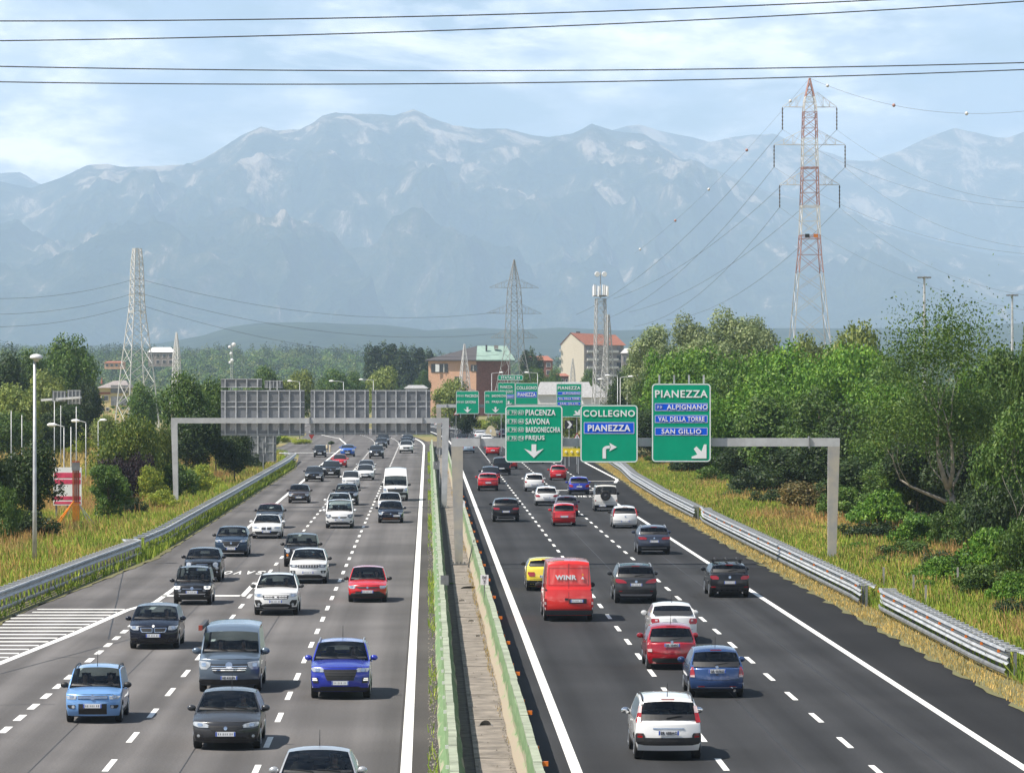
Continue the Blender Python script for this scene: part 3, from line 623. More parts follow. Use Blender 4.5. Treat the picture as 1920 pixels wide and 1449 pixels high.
def wipers(B, root):
    for x0, x1 in ((-0.10, -0.62), (0.50, -0.02)):
        a = B.frontpt(x0, B.zc + 0.035); b = B.frontpt(x1, B.zc + 0.075); sh = Vector((0, -B.L / 2 - 0.025, 0.015))
        MB().bar(a + sh, b + sh, 0.022, 0.018).build('wiper', M_blk, root)

def front_face(B, root, S, pm, near):
    hw = B.W / 2; c = B.clr; h = B.zh - c
    Z = lambda q: c + h * q
    def pa(name, m, pts, mirror=False, off=0.012, n=6, parent=None): return B.patch(root, name, m, [(Z(q), a * hw, b * hw) for q, a, b in pts], 'f', off, mirror, n, parent=parent)
    cl = S.get('clad')
    if cl: pa('lower_bumper', M_blk if cl < 1 else M_dkgrey, [(0.01, -.93, .93), (min(cl, .99) * .6, -.97, .97), (min(cl, .99), -.95, .95)], off=0.006, n=12)
    lo = S.get('lower')
    if lo: z0, z1, a0, a1 = lo; pa('lower_grille', M_blk, [(z0, -a0, a0), ((z0 + z1) / 2, -max(a0, a1), max(a0, a1)), (z1, -a1, a1)], off=0.014, n=8)
    if S.get('skid'): z0, z1, a = S['skid']; pa('skid_plate', M_silver, [(z0, -a * .9, a * .9), (z1, -a, a)], off=0.02, n=8)
    g = S.get('grille')
    if g:
        k = g[0]; z0, z1, a0, a1 = g[1:5]
        if k == 'kidney':
            for o in pa('grille', M_chrome, [(z0, .05, a0 * .86), (z0 + (z1 - z0) * .2, .03, a0), (z1 - (z1 - z0) * .15, .03, a1), (z1, .05, a1 * .95)], True, 0.018):
                pass
            pa('grille', M_blk, [(z0 + .03, .07, a0 * .84), (z0 + (z1 - z0) * .3, .055, a0 * .93), (z1 - .03, .06, a1 * .93)], True, 0.026)
        else:
            fr = S.get('gframe')
            if fr: pa('grille_frame', M_chrome if fr == 1 else M_silver, [(z0 - .03, -a0 * 1.03, a0 * 1.03), ((z0 + z1) / 2, -(a0 + a1) / 2 * 1.05, (a0 + a1) / 2 * 1.05), (z1 + .02, -a1 * 1.03, a1 * 1.03)], off=0.012, n=10)
            go = pa('grille', M_blk, [(z0, -a0, a0), ((z0 + z1) / 2, -(a0 + a1) / 2 * 1.02, (a0 + a1) / 2 * 1.02), (z1, -a1, a1)], off=0.018, n=10)[0]
            if near and k == 'bars':
                for q in np.linspace(z0, z1, g[5] + 2)[1:-1]: aa = a0 + (a1 - a0) * (q - z0) / (z1 - z0); pa('grille_bar', M_chrome if g[5] < 4 else M_silver, [(q - .018, -aa, aa), (q + .018, -aa, aa)], off=0.026, n=8, parent=go)
            if k == 'slots':
                for t in np.linspace(-.82, .82, 7): x = t * a0; pa('grille_slot', M_silver, [(z0 + .03, x - .035, x + .035), (z1 - .03, x - .035, x + .035)], off=0.026, n=2, parent=go)
            if k == 'blocks':
                for t in (-.84, -.6, -.36, .36, .6, .84):
                    for zz in ((z0 + z1) / 2 - .05, (z0 + z1) / 2 + .05): x = t * a0; pa('grille_block', M_white, [(zz - .025, x - .06, x + .06), (zz + .025, x - .06, x + .06)], off=0.026, n=2, parent=go)
                pa('badge', M_white, [((z0 + z1) / 2 - .07, -.14, .14), ((z0 + z1) / 2 - .02, -.05, .05), ((z0 + z1) / 2 + .02, -.05, .05), ((z0 + z1) / 2 + .07, -.14, .14)], off=0.028, n=4, parent=go)
            if near and k == 'mesh':
                for q in np.linspace(z0, z1, 5)[1:-1]: aa = a0 + (a1 - a0) * (q - z0) / (z1 - z0); pa('grille_bar', M_dkgrey, [(q - .01, -aa, aa), (q + .01, -aa, aa)], off=0.024, n=6, parent=go)
    bd = S.get('badge')
    if bd: z, r, m = bd; B.patch(root, 'badge', m, rows_round(Z(z), 0, r, r, 6), 'f', 0.034, n=4)
    l = S.get('lights'); lm = S.get('lm', M_lamp)
    if l: 
        for o in pa('headlight', lm, l, True, 0.014):
            pass
        if near and len(l) > 2:
            zc = sum(p[0] for p in l) / len(l); xm = sum((p[1] + p[2]) / 2 for p in l) / len(l); 
            pa('lamp_reflector', M_chrome if lm is M_lamp else M_lamp, [(zc - .07, xm - .06, xm + .06), (zc, xm - .08, xm + .08), (zc + .07, xm - .06, xm + .06)], True, 0.022, 3)
    rl = S.get('round')
    if rl:
        zc, xc, r, m = rl; B.patch(root, 'headlight', M_chrome, rows_round(Z(zc), xc * hw, r, r), 'f', 0.016, True); B.patch(root, 'headlight', m, rows_round(Z(zc), xc * hw, r * .8, r * .8), 'f', 0.026, True)
    for f in S.get('fogs', ()):
        k = f[0]
        if k == 'rect': pa('fog_recess', M_blk, f[1], True, 0.013)
        if k == 'drl': pa('running_light', M_lit, f[1], True, 0.02, 3)
        if k == 'spot': B.patch(root, 'fog_light', f[4] if len(f) > 4 else M_lamp, rows_round(Z(f[1]), f[2] * hw, f[3], f[3], 6), 'f', 0.022, True, 4)
        if k == 'ring': B.patch(root, 'fog_recess', M_blk, rows_round(Z(f[1]), f[2] * hw, f[3], f[3] * 1.3), 'f', 0.013, True); B.patch(root, 'fog_light', M_lamp, rows_round(Z(f[1]), f[2] * hw, f[3] * .5, f[3] * .5, 6), 'f', 0.022, True, 4)
    if near and S.get('stripe'): z, m = S['stripe']; pa('trim_line', m, [(z, -.6, .6), (z + .035, -.62, .62)], off=0.03, n=8)
    if near: B.patch(root, 'bonnet_seam', M_blk, [(B.zh - 0.012, -hw * .72, hw * .72), (B.zh - 0.004, -hw * .72, hw * .72)], 'f', 0.003, n=10, depth=0.01)
    plate(B, root, Z(S.get('plate', 0.33)), 'f', S.get('platex', 0), S.get('text'), near=near)

def rear_face(B, root, S, pm, near):
    hw = B.W / 2; c = B.clr; zt = B.back[-1][1]; h = zt - c
    Z = lambda q: c + h * q
    def pa(name, m, pts, mirror=False, off=0.012, n=6, parent=None): return B.patch(root, name, m, [(Z(q), a * hw, b * hw) for q, a, b in pts], 'b', off, mirror, n, parent=parent)
    cl = S.get('clad')
    if cl: pa('rear_bumper', S.get('cladm', M_blk), [(0.01, -.93, .93), (cl * .6, -.985, .985), (cl, -.97, .97)], off=0.008, n=12)
    for nm, m, pts, mir in S.get('parts', ()): pa(nm, m, pts, mir, 0.016 if nm != 'third_light' else .03, n=8)
    l = S.get('lamps')
    if l: 
        pa('tail_light', S.get('lm', M_red), l, True, 0.016)
        if near and S.get('clearband'): pa('reverse_light', M_clear, S['clearband'], True, 0.022, 3)
    if near:
        a = B.backpt(0, Z(0.98)); pa('boot_seam', M_blk, [(S.get('seam', 0.42), -.80, .80), (S.get('seam', 0.42) + .012, -.80, .80)], off=0.004, n=8)
        if S.get('wiper', True) and 'rear' not in S.get('solid', ()):
            p = B.backpt(0.05, B.zt + 0.07); q = B.backpt(-0.34, B.zt + 0.13); sh = Vector((0, 0.03 - B.L / 2, 0)); MB().bar(p + sh, q + sh, 0.024, 0.02).build('rear_wiper', M_blk, root)
    if S.get('badge'): z, r, m = S['badge']; B.patch(root, 'badge', m, rows_round(Z(z), 0, r, r, 6), 'b', 0.026, n=4)
    if S.get('third', near): 
        p = B.backpt(0, B.H - 0.10); MB().box((0, p.y - B.L / 2 + 0.03, B.H - 0.085), (0.34, 0.04, 0.03)).build('brake_light', M_red, root)
    if S.get('exhaust'): 
        for sd in S['exhaust']: MB().lathe([(0.035, 0), (0.04, 0.10), (0.03, 0.10)], 10, c=(sd * hw * .62, B.L / 2 - 0.08, c + .02), axis='y').build('exhaust', M_chrome, root)
    plate(B, root, Z(S.get('plate', 0.62)), 'b', S.get('platex', 0), S.get('text'), near=near)
ROADROT = math.atan(ROADK)
VEH = []
def vehicle(px, py, typ, col, facing, label, cat='car', S=None, near=True, H=None, Wd=None, Ln=None, roof=None, inside=None, name=None, dark=False, mir=None, extras=()):
    T = dict(TYPES[typ])
    if H: k = H - T['H']; T['H'] = H
    if Wd: T['W'] = Wd
    if Ln: 
        d = Ln - T['L']; T['L'] = Ln
        for q in ('yr1', 'yt'): T[q] += d
    B = Body(T); S = S or {}; inside = near if inside is None else inside
    X, D = gp(px, py)
    rz = ROADROT + (0 if facing == 'f' else math.pi)
    k = (B.L / 2 - B.fo) if facing == 'f' else (B.L / 2 - B.ro)
    yc = D + k + B.wr * 0.25; X -= ROADK * (B.L / 2)
    root = thing(name or {'car': 'car', 'suv': 'car', 'van': 'van'}.get(cat, 'car'), label, cat, (X, yc, 0), rz)
    pm = paint(col); solid = S.get('solid', ())
    sg = G_see if inside else G_far
    B.build(root, pm, sg, G_side if inside else G_far, (sg if facing == 'f' or S.get('clear_rear') else G_dark) if inside else G_far, solid)
    if inside: interior(B, root)
    wheels(B, root, dark, near); mirrors(B, root, pm if mir is None else mir, 1.25 if B.H > 1.9 else 1.0)
    (front_face if facing == 'f' else rear_face)(B, root, S, pm, near)
    if near and facing == 'f': wipers(B, root)
    if near:
        for sd in (-1, 1):                                     # door seams, handles and sill trim along the flanks
            for y in (B.yc + .30, B.yr0 + .62, B.yr0 + 1.55):
                if y > B.L - B.ro - .45 or ('cargo' in solid and y > B.yr0 + .8): continue
                zz = np.linspace(B.clr + .16, B.belt - .01, 6); b = MB(); b.v = [(sd * (B.hw(z, y) + .004), y + d - B.L / 2, z) for z in zz for d in (-.007, .007)]; b.f = [(2 * i, 2 * i + 1, 2 * i + 3, 2 * i + 2) for i in range(5)]; b.build('door_seam', M_blk, root)
            zz = B.belt - .10; y = B.yr0 + .50; MB().box((sd * (B.hw(zz, y) + .02), y - B.L / 2, zz), (.04, .16, .03)).build('door_handle', pm, root)
            b = MB(); ys = np.linspace(B.fo + B.wr + .1, B.L - B.ro - B.wr - .1, 6); b.v = [(sd * (B.hw(z, y) + .006), y - B.L / 2, z) for y in ys for z in (B.clr, B.clr + .10)]; b.f = [(2 * i, 2 * i + 1, 2 * i + 3, 2 * i + 2) for i in range(5)]; b.build('sill_trim', M_blk, root)
        end = 'f' if facing == 'f' else 'b'
        if not ('rear' in solid and end == 'b'):
            z0, z1 = (B.zc, B.out[13][1]) if end == 'f' else (B.zt, [p for p in B.out if p[2] == 'b'][0][1])
            P = B.frontpt if end == 'f' else B.backpt; sg = -1 if end == 'f' else 1; wi = .90
            for z_, nm in ((z0 + .015, 'glass_edge'),):
                b = MB(); y0_ = P(0, z_)
                pts = [P(x * B.hw(z_, B.yc if end == 'f' else B.yt) * wi, z_) for x in np.linspace(-1, 1, 13)]; pu = [P(x * B.hw(z_, B.yc if end == 'f' else B.yt) * wi * .985, z_ + (.05 if end == 'f' else .14)) for x in np.linspace(-1, 1, 13)]
                b.v = [(p.x, p.y - B.L / 2 + sg * .008, p.z) for p in pts + pu]; b.f = [(i, i + 1, 14 + i, 13 + i) for i in range(12)]; b.build(nm, M_blk, root)
    if 'rails' in extras: rails(B, root)
    if 'silverrails' in extras: rails(B, root, M_silver)
    if 'antenna' in extras: antenna(B, root)
    if 'antennaf' in extras: antenna(B, root, B.yr0 + 0.25, 0.45)
    if roof:
        b = MB(); ii = [i for i in range(B.nc) if B.out[i][2] == 'r']; qs = [-.97, -.8, -.4, 0, .4, .8, .97]
        for i in ii:
            for q in qs: p = B.top(i, q); b.v.append((p[0], p[1] - B.L / 2, p[2] + 0.006))
        n = len(qs); b.f = [(a * n + k2, a * n + k2 + 1, (a + 1) * n + k2 + 1, (a + 1) * n + k2) for a in range(len(ii) - 1) for k2 in range(n - 1)]
        b.build('roof', paint(roof), root, True)
    VEH.append((root, B, facing)); return root, B
# ------------------------------------------------------------------ the traffic
def FS(**k): return k
LSLANT = [(.70, .66, .86), (.80, .58, .95), (.93, .60, .97), (1.0, .72, .93)]
LSLIM = [(.80, .52, .86), (.88, .50, .95), (.97, .62, .96)]
LBIG = [(.62, .70, .86), (.74, .62, .94), (.90, .58, .97), (1.04, .70, .93)]
F_hatch = FS(lights=LBIG, grille=('mesh', .66, .80, .45, .5), lower=(.10, .34, .52, .60), fogs=[('ring', .24, .76, .06)], badge=(.75, .05, M_chrome), plate=.46, clad=.10)
F_suv = FS(lights=LSLANT, grille=('mesh', .52, .86, .40, .54), lower=(.10, .32, .6, .55), fogs=[('ring', .28, .78, .06)], badge=(.72, .06, M_chrome), plate=.40, clad=.16)
F_slim = FS(lights=LSLIM, grille=('mesh', .46, .88, .36, .55), gframe=1, lower=(.08, .26, .6, .55), plate=.34, clad=.10, badge=(.74, .06, M_chrome))
F_kid = FS(lights=LSLIM, grille=('kidney', .60, .92, .34, .34), lower=(.08, .40, .70, .55), plate=.42)
RED_CORNER = [(.50, .74, .93), (.66, .70, .97), (.86, .72, .96)]
RED_TALL = [(.58, .82, .96), (.9, .80, .95), (1.12, .80, .92), (1.42, .78, .86)]
RED_SLIM = [(.72, .50, .90), (.82, .48, .96), (.92, .62, .96)]
R_hatch = dict(lamps=RED_CORNER, plate=.66, clad=.16, badge=(.90, .05, M_chrome)); R_suv = dict(lamps=RED_SLIM, plate=.66, clad=.36, badge=(.86, .05, M_chrome), exhaust=(-1, 1))
V = vehicle
# ---- oncoming, from the nearest back
V(596, 1535, 'sedan', 'silver', 'f', 'silver grey saloon cut off by the bottom of the picture', S=dict(F_hatch), Wd=1.80, extras=('antenna',))
V(427, 1402, 'lift', 'grey', 'f', 'dark grey hatchback with slim headlights just in front of the blue grey van', S=FS(lights=[(.72, .52, .80), (.80, .46, .95), (.90, .56, .97), (.98, .80, .94)], grille=('mesh', .60, .82, .42, .52), lower=(.10, .26, .62, .52), fogs=[('ring', .30, .80, .085)], badge=(.70, .05, M_chrome), plate=.42, clad=.06), Wd=1.80, extras=('antenna',))
V(433, 1296, 'camper', 'bluegrey', 'f', 'blue grey passenger van with chrome grille bars and roof awning', 'van', FS(lights=[(.60, .72, .90), (.72, .60, .96), (.86, .58, .97), (.92, .82, .95)], grille=('bars', .50, .80, .50, .60, 3), gframe=None, lower=(.06, .20, .78, .70), badge=(.76, .11, M_chrome), plate=.29, clad=.22, text='HE·432·FL'), Wd=1.95, name='van')
cr_, cb_ = VEH[2][0], VEH[2][1]; aw = MB().bar((-.93, -1.3, 1.98), (-.93, 1.6, 1.98), .13, .13).build('awning', M_dkgrey, cr_); MB().box((-.95, -1.36, 1.97), (.12, .1, .16)).build('awning_end', mat('awning_red', (.30, .05, .03), .5), aw)
V(178, 1353, 'mini', 'lightblue', 'f', 'light blue small hatchback with black roof rails in the slow lane', S=FS(lights=[(.76, .60, .90), (.88, .58, .96), (1.02, .60, .92)], grille=('bars', .78, .93, .52, .52, 3), lower=(.08, .56, .50, .50), fogs=[('rect', [(.34, .66, .84), (.42, .62, .90), (.50, .62, .90)]), ('spot', .42, .69, .045)], badge=(.86, .07, M_chrome), plate=.47), Wd=1.60, mir=M_blk, extras=('rails', 'antennaf'))
V(640, 1308, 'bigsuv', 'blue', 'f', 'bright blue sport utility with big black grille and vertical running lights', 'suv', FS(lights=[(.80, .56, .90), (.90, .52, .96), (.96, .60, .96)], grille=('mesh', .46, .90, .44, .56), lower=(.08, .20, .70, .60), fogs=[('rect', [(.34, .72, .90), (.56, .74, .94)]), ('drl', [(.44, .76, .92), (.49, .76, .92)]), ('drl', [(.52, .78, .92), (.55, .78, .92)])], plate=.36, clad=.14), Wd=1.84, extras=('silverrails', 'antenna'))
V(291, 1215, 'mpv', 'navy', 'f', 'black blue people carrier with twin chrome framed grilles and clear headlights', S=FS(lights=[(.76, .60, .82), (.84, .58, .93), (.98, .62, .97), (1.04, .84, .95)], lm=M_lamp, grille=('kidney', .64, .90, .50, .54), lower=(.10, .26, .60, .52), fogs=[('rect', [(.16, .72, .90), (.28, .62, .94), (.32, .64, .92)])], badge=(.98, .045, M_white), plate=.46, clad=.06), Wd=1.80, H=1.55, Ln=4.34)
V(362, 1133, 'mini', 'charcoal', 'f', 'dark grey small crossover with silver bumper guard between two black cars', S=FS(lights=[(.74, .66, .90), (.84, .62, .95), (.96, .62, .95), (1.02, .68, .92)], lm=M_lit, grille=('bars', .72, .84, .50, .50, 1), lower=(.10, .36, .62, .70), skid=(.36, .44, .72), fogs=[('spot', .66, .64, .07, M_lampd), ('ring', .24, .66, .05)], badge=(.82, .075, M_chrome), plate=.54, clad=.30), Wd=1.66, H=1.62, extras=('rails',))
V(381, 1090, 'suv', 'black', 'f', 'black crossover with round chrome headlights behind the dark grey small crossover', 'suv', FS(round=(.86, .72, .13, M_lamp), grille=('bars', .84, .88, .3, .3, 1), lower=(.14, .42, .5, .62), fogs=[('spot', .60, .80, .075), ('spot', .34, .80, .05)], skid=(.06, .12, .6), plate=.52, clad=.20), Wd=1.79, H=1.60, Ln=4.25)
V(519, 1152, 'suv', 'white', 'f', 'white crossover with dashed white grille blocks and black fog recesses', 'suv', FS(lights=[(.74, .60, .84), (.82, .58, .96), (.95, .64, .97)], grille=('blocks', .62, .84, .54, .58), lower=(.14, .34, .72, .46), skid=(.08, .13, .60), fogs=[('rect', [(.22, .66, .88), (.40, .62, .94), (.56, .72, .95)]), ('spot', .30, .76, .055)], plate=.48, clad=.14), Wd=1.84, Ln=4.4, extras=('rails', 'antenna'), mir=M_dkgrey)
V(579, 1093, 'suv', 'white', 'f', 'white off-roader with seven slot grille half hiding a black one', 'suv', FS(lights=[(.76, .60, .88), (.86, .54, .96), (.96, .58, .96)], lm=M_lampd, grille=('slots', .74, .94, .52, .54), lower=(.08, .26, .76, .60), fogs=[('rect', [(.36, .70, .90), (.50, .66, .94), (.54, .68, .92)]), ('spot', .44, .8, .05)], plate=.42, clad=.12), Wd=1.82, H=1.63, mir=M_blk)
V(565, 1062, 'boxy', 'charcoal', 'f', 'dark grey boxy off-roader partly hidden behind the white seven slot off-roader', 'suv', FS(round=(.84, .74, .12, M_lamp), grille=('slots', .72, .94, .5, .5), lower=(.14, .36, .6, .6), fogs=[('spot', .52, .76, .06, M_amber)], plate=.44, clad=.30), Wd=1.80, H=1.70, mir=M_blk)
V(690, 1128, 'hatch', 'red', 'f', 'red small hatchback with white ringed headlights and black lower bumper in the fast lane', S=FS(lights=[(.70, .68, .86), (.78, .62, .95), (.92, .62, .97), (1.06, .78, .95)], lm=M_lamp, grille=('mesh', .74, .86, .42, .62), lower=(.08, .50, .86, .60), badge=(.80, .05, M_chrome), plate=.48, clad=.20), Wd=1.72, H=1.53, mir=M_blk)
V(435, 1043, 'suv', 'petrol', 'f', 'dark blue sport utility with wide black grille behind the round lamp crossover', 'suv', dict(F_slim, plate=.30, lower=(.06, .16, .8, .7)), Wd=1.84, H=1.64, mir=M_blk)
V(501, 1009, 'lift', 'white', 'f', 'white saloon with black lower intakes and twin grille in front of a red roofed car', S=dict(F_kid, lower=(.08, .44, .66, .78), fogs=[('rect', [(.10, .80, .92), (.40, .78, .94)])]), Wd=1.83, H=1.44)
V(506, 990, 'suv', 'charcoal', 'f', 'dark small crossover with a red roof behind the white saloon', 'suv', dict(F_suv), Wd=1.78, H=1.58, Ln=4.1, roof='red', near=True)
V(561, 943, 'hatch', 'brown', 'f', 'brown black small hatchback alone beside the white edge line', S=dict(F_hatch, grille=('mesh', .50, .70, .46, .62), gframe=1), Wd=1.70)
V(637, 990, 'ludo', 'white', 'f', 'white tall box bodied people van with V shaped bumper', 'van', FS(lights=[(.60, .72, .88), (.74, .58, .95), (.90, .60, .97), (.98, .80, .95)], lm=M_lampd, grille=('mesh', .60, .72, .50, .56), lower=(.08, .24, .76, .58), fogs=[('rect', [(.20, .74, .88), (.36, .80, .95)])], badge=(.66, .07, M_chrome), plate=.44, clad=.10), name='van')
V(636, 968, 'suv', 'white', 'f', 'white sport utility with roof rails hidden behind the white box bodied van', 'suv', dict(F_suv), Wd=1.82, extras=('silverrails',))
V(650, 947, 'suv', 'black', 'f', 'black sport utility following close behind the white railed one', 'suv', dict(F_suv), Wd=1.84, mir=M_blk)
V(733, 980, 'hatch', 'navy', 'f', 'black small hatchback with an orange trim line low on its bumper', S=dict(F_hatch, lm=M_lamp, stripe=(.16, M_orange), platex=.40, plate=.52, lower=(.08, .34, .7, .6)), Wd=1.74)
V(731, 962, 'hatch', 'white', 'f', 'white hatchback between the black small hatchback and the tall white van', S=dict(F_hatch), Wd=1.75, H=1.5, mir=M_blk)
V(742, 939, 'tallvan', 'white', 'f', 'tall white delivery van with black lower bumper in the fast lane', 'van', FS(lights=[(.64, .72, .92), (.80, .70, .97), (.98, .78, .95)], lm=M_lamp, grille=('mesh', .56, .90, .56, .66), badge=(.92, .06, M_chrome), plate=.30, clad=.52), name='van', mir=M_blk)
far = dict(near=False)
V(658, 915, 'mini', 'white', 'f', 'white boxy small hatchback with a red sticker behind its windscreen', S=FS(lights=LBIG, grille=('mesh', .74, .84, .5, .5), lower=(.12, .46, .5, .5), plate=.46), **far)
V(685, 900, 'hatch', 'white', 'f', 'white hatchback with black framed bumper just ahead of a grey one', S=dict(F_hatch, lower=(.10, .50, .66, .60)), H=1.53, **far)
V(687, 889, 'sedan', 'silver', 'f', 'grey saloon with only its top showing behind the white framed bumper hatchback', S=dict(F_hatch), **far)
V(589, 903, 'hatch', 'black', 'f', 'black hatchback with offset plate at the merge with the slip lane', S=dict(F_hatch, platex=.42), **far)
V(621, 895.5, 'bigsuv', 'black', 'f', 'black sport utility with silver framed grille beside the black hatchback', 'suv', dict(F_slim, gframe=2), extras=('silverrails',), **far)
V(637, 876.5, 'round500', 'red', 'f', 'red small city car coming down the slow lane behind the black sport utility', S=FS(round=(.82, .70, .11, M_lamp), lower=(.1, .3, .5, .5), plate=.5), **far)
V(600, 857, 'mini', 'black', 'f', 'black small car entering from the slip road by the grassy island', S=dict(F_hatch), H=1.55, **far)
V(652, 856, 'suv', 'brightblue', 'f', 'bright blue car alone far back in the slow lane', S=dict(F_suv), H=1.55, **far)
V(706, 859.5, 'suv', 'charcoal', 'f', 'dark grey sport utility with pale bumper in the middle lane far back', 'suv', dict(F_suv, lower=(.1, .4, .7, .7)), **far)
V(715, 839.5, 'hatch', 'grey', 'f', 'grey hatchback followed closely by a darker one near the bend', S=dict(F_hatch), **far)
V(719, 834, 'suv', 'charcoal', 'f', 'dark sport utility farthest back in the middle lane at the bend', 'suv', dict(F_suv), **far)
V(762, 849.5, 'suv', 'white', 'f', 'white sport utility leading two dark cars in the fast lane near the bend', 'suv', dict(F_suv, clad=.3), H=1.7, **far)
V(763, 842, 'suv', 'navy', 'f', 'dark blue car right behind the far white sport utility', S=dict(F_suv), **far)
V(765, 836, 'suv', 'slate', 'f', 'grey blue car last in the fast lane queue before the bend', S=dict(F_suv), extras=('rails',), **far)
# ---- going away, from the nearest on
BLKBAR = ('bumper_trim', M_blk, [(.24, -.90, .90), (.36, -.97, .97), (.44, -.96, .96), (.47, -.90, .90)], False)
V(1252, 1422, 'mpv', 'white', 'b', 'white people carrier with black bumper band at the bottom of the picture', S=dict(clear_rear=1, lamps=[(1.02, .82, .96), (1.2, .80, .93), (1.36, .78, .90)], clearband=[(1.36, .79, .90), (1.6, .76, .86)], plate=.66, text='ER 688AC', parts=[('bumper_trim', M_blk, [(.20, -.70, .70), (.24, -.90, .90), (.34, -.97, .97), (.48, -.97, .97)], False), ('bumper_trim', M_blk, [(.42, .70, .97), (.56, .70, .97), (.64, .74, .95)], True), ('reflector', M_red, [(.46, .78, .90), (.55, .76, .92), (.62, .80, .90)], True), ('chrome_strip', M_chrome, [(.80, -.46, .46), (.835, -.46, .46)], False)], seam=.44, third=True), Wd=1.73, extras=('rails', 'antenna'), mir=M_chrome)
V(1343, 1306, 'egg', 'midblue', 'b', 'metallic blue rounded hatchback right of the red one of the same shape', S=dict(lamps=[(.62, .80, .96), (.76, .80, .97), (.94, .82, .94), (1.06, .84, .90)], clearband=[(.62, .80, .95), (.70, .80, .96)], plate=.90, text='GR 057KZ', parts=[('bumper_line', M_chrome, [(.15, -.72, .72), (.175, -.74, .74)], False), ('boot_handle', M_blk, [(.72, -.05, .05), (.77, -.05, .05)], False), ('reflector', M_red, [(.19, .45, .68), (.225, .45, .68)], True)], clad=.10, badge=(1.07, .05, M_chrome), exhaust=(-1,), third=True, seam=.5), Wd=1.70, extras=('antenna',))
V(1259, 1254, 'egg', 'crimson', 'b', 'red rounded hatchback with chromed tail lamps left of the blue one', S=dict(lamps=[(.62, .80, .96), (.76, .80, .97), (.94, .82, .94), (1.06, .84, .90)], clearband=[(.58, .78, .95), (.72, .79, .96)], plate=.92, text='EK 354FC', parts=[('lower_trim', M_blk, [(.03, -.60, .60), (.14, -.78, .78), (.28, -.76, .76)], False)], badge=(1.07, .05, M_chrome), third=True, seam=.5), Wd=1.70, extras=('antenna',))
V(1263, 1205, 'sedan', 'white', 'b', 'white saloon with red tail lamps ahead of the red rounded hatchback', S=dict(lamps=[(.66, .66, .92), (.76, .62, .97), (.92, .66, .96)], clearband=[(.80, .70, .8), (.88, .7, .8)], plate=.30, badge=(.84, .08, M_silver), wiper=False, third=False, clad=.10), Wd=1.75, H=1.47, extras=('antenna',))
V(1192, 1130, 'bigsuv', 'grey', 'b', 'dark grey sport utility with slim red lamps right of the red delivery van', 'suv', dict(lamps=[(.78, .44, .84), (.84, .46, .96), (.94, .58, .97), (1.0, .86, .96)], plate=.70, badge=(.86, .06, M_chrome), clad=.40, parts=[('skid_plate', M_silver, [(.10, -.72, .72), (.20, -.78, .78)], False), ('reflector', M_red, [(.34, .66, .80), (.37, .66, .80)], True)], third=True), Wd=1.85, extras=('silverrails',))
r_, B_ = V(1367, 1119, 'suv', 'charcoal', 'b', 'dark hatch crossover with a bare roof rack in the right lane', 'suv', dict(lamps=[(.72, .56, .86), (.82, .54, .97), (.92, .66, .96)], plate=.56, badge=(.84, .06, M_chrome), clad=.36, parts=[('reflector', M_red, [(.30, .70, .92), (.34, .70, .92)], True)], exhaust=(-1, 1)), Wd=1.80, H=1.54, Ln=4.4)
for k, (y, ) in enumerate(((-0.25,), (0.55,))): 
    b = MB(); b.bar((-.72, y, 1.60), (.72, y, 1.60), .08, .04); [b.bar((sd * .60, y, 1.44), (sd * .60, y, 1.60), .06, .05) for sd in (-1, 1)]; b.build('roof_bar', M_blk, r_)
for x in (-.5, 0, .5): MB().bar((x, -.5, 1.655), (x, .8, 1.655), .07, .06).bar((x, .55, 1.62), (x, .55, 1.72), .11, .12).build('bike_carrier', M_dkgrey, r_)
rv, Bv = V(1066, 1163, 'cargo', 'vanred', 'b', 'red delivery van with white lettering on its back doors in the middle lane', 'van', dict(solid=('rear', 'cargo'), lamps=[(.30, .90, .985), (.46, .90, .99), (.62, .90, .985)], clearband=[(.40, .91, .98), (.50, .91, .98)], plate=.54, platex=-.33, clad=.20, cladm=M_dkgrey, wiper=False, third=False, seam=.22, parts=[('plate_recess', M_blk, [(.44, -.72, -.02), (.62, -.72, -.02)], False), ('door_handle', M_blk, [(.56, .02, .16), (.64, .02, .16)], False), ('hinge', M_blk, [(.92, .88, .97), (.97, .88, .97)], True)]), Wd=2.0, H=2.46, name='van', mir=M_blk)
for nm, x0, x1, z0, z1 in (('door_seam', -.006, .006, .42, 2.36), ('door_panel_seam', -.80, -.79, 1.46, 2.15), ('door_panel_seam', .79, .80, 1.46, 2.15)): Bv.patch(rv, nm, M_blk, rows_rect(z0, z1, x0, x1, 6), 'b', .004, n=1, depth=.01)
for z in (1.46, 2.15): Bv.patch(rv, 'door_panel_seam', M_blk, rows_rect(z, z + .01, -.80, .80, 1), 'b', .004, n=8, depth=.01)
p = Bv.backpt(0, 1.80); lo = lettering('WINR', .86, .19, (.12, p.y - Bv.L / 2 + .014, 1.79), M_white, rv, bold=.05, face=1)
tri = MB().add([(-.50, p.y - Bv.L / 2 + .02, 1.72), (-.62, p.y - Bv.L / 2 + .02, 1.72), (-.56, p.y - Bv.L / 2 + .02, 1.84), (-.50, p.y - Bv.L / 2, 1.72), (-.62, p.y - Bv.L / 2, 1.72), (-.56, p.y - Bv.L / 2, 1.84)], [(0, 1, 2), (0, 3, 4, 1), (1, 4, 5, 2), (2, 5, 3, 0)]); tri.build('logo', M_white, rv)
MB().box((-.56, p.y - Bv.L / 2 + .012, 1.90), (.05, .02, .05)).build('logo', mat('logo_yellow', (.8, .55, .05), .5), rv)
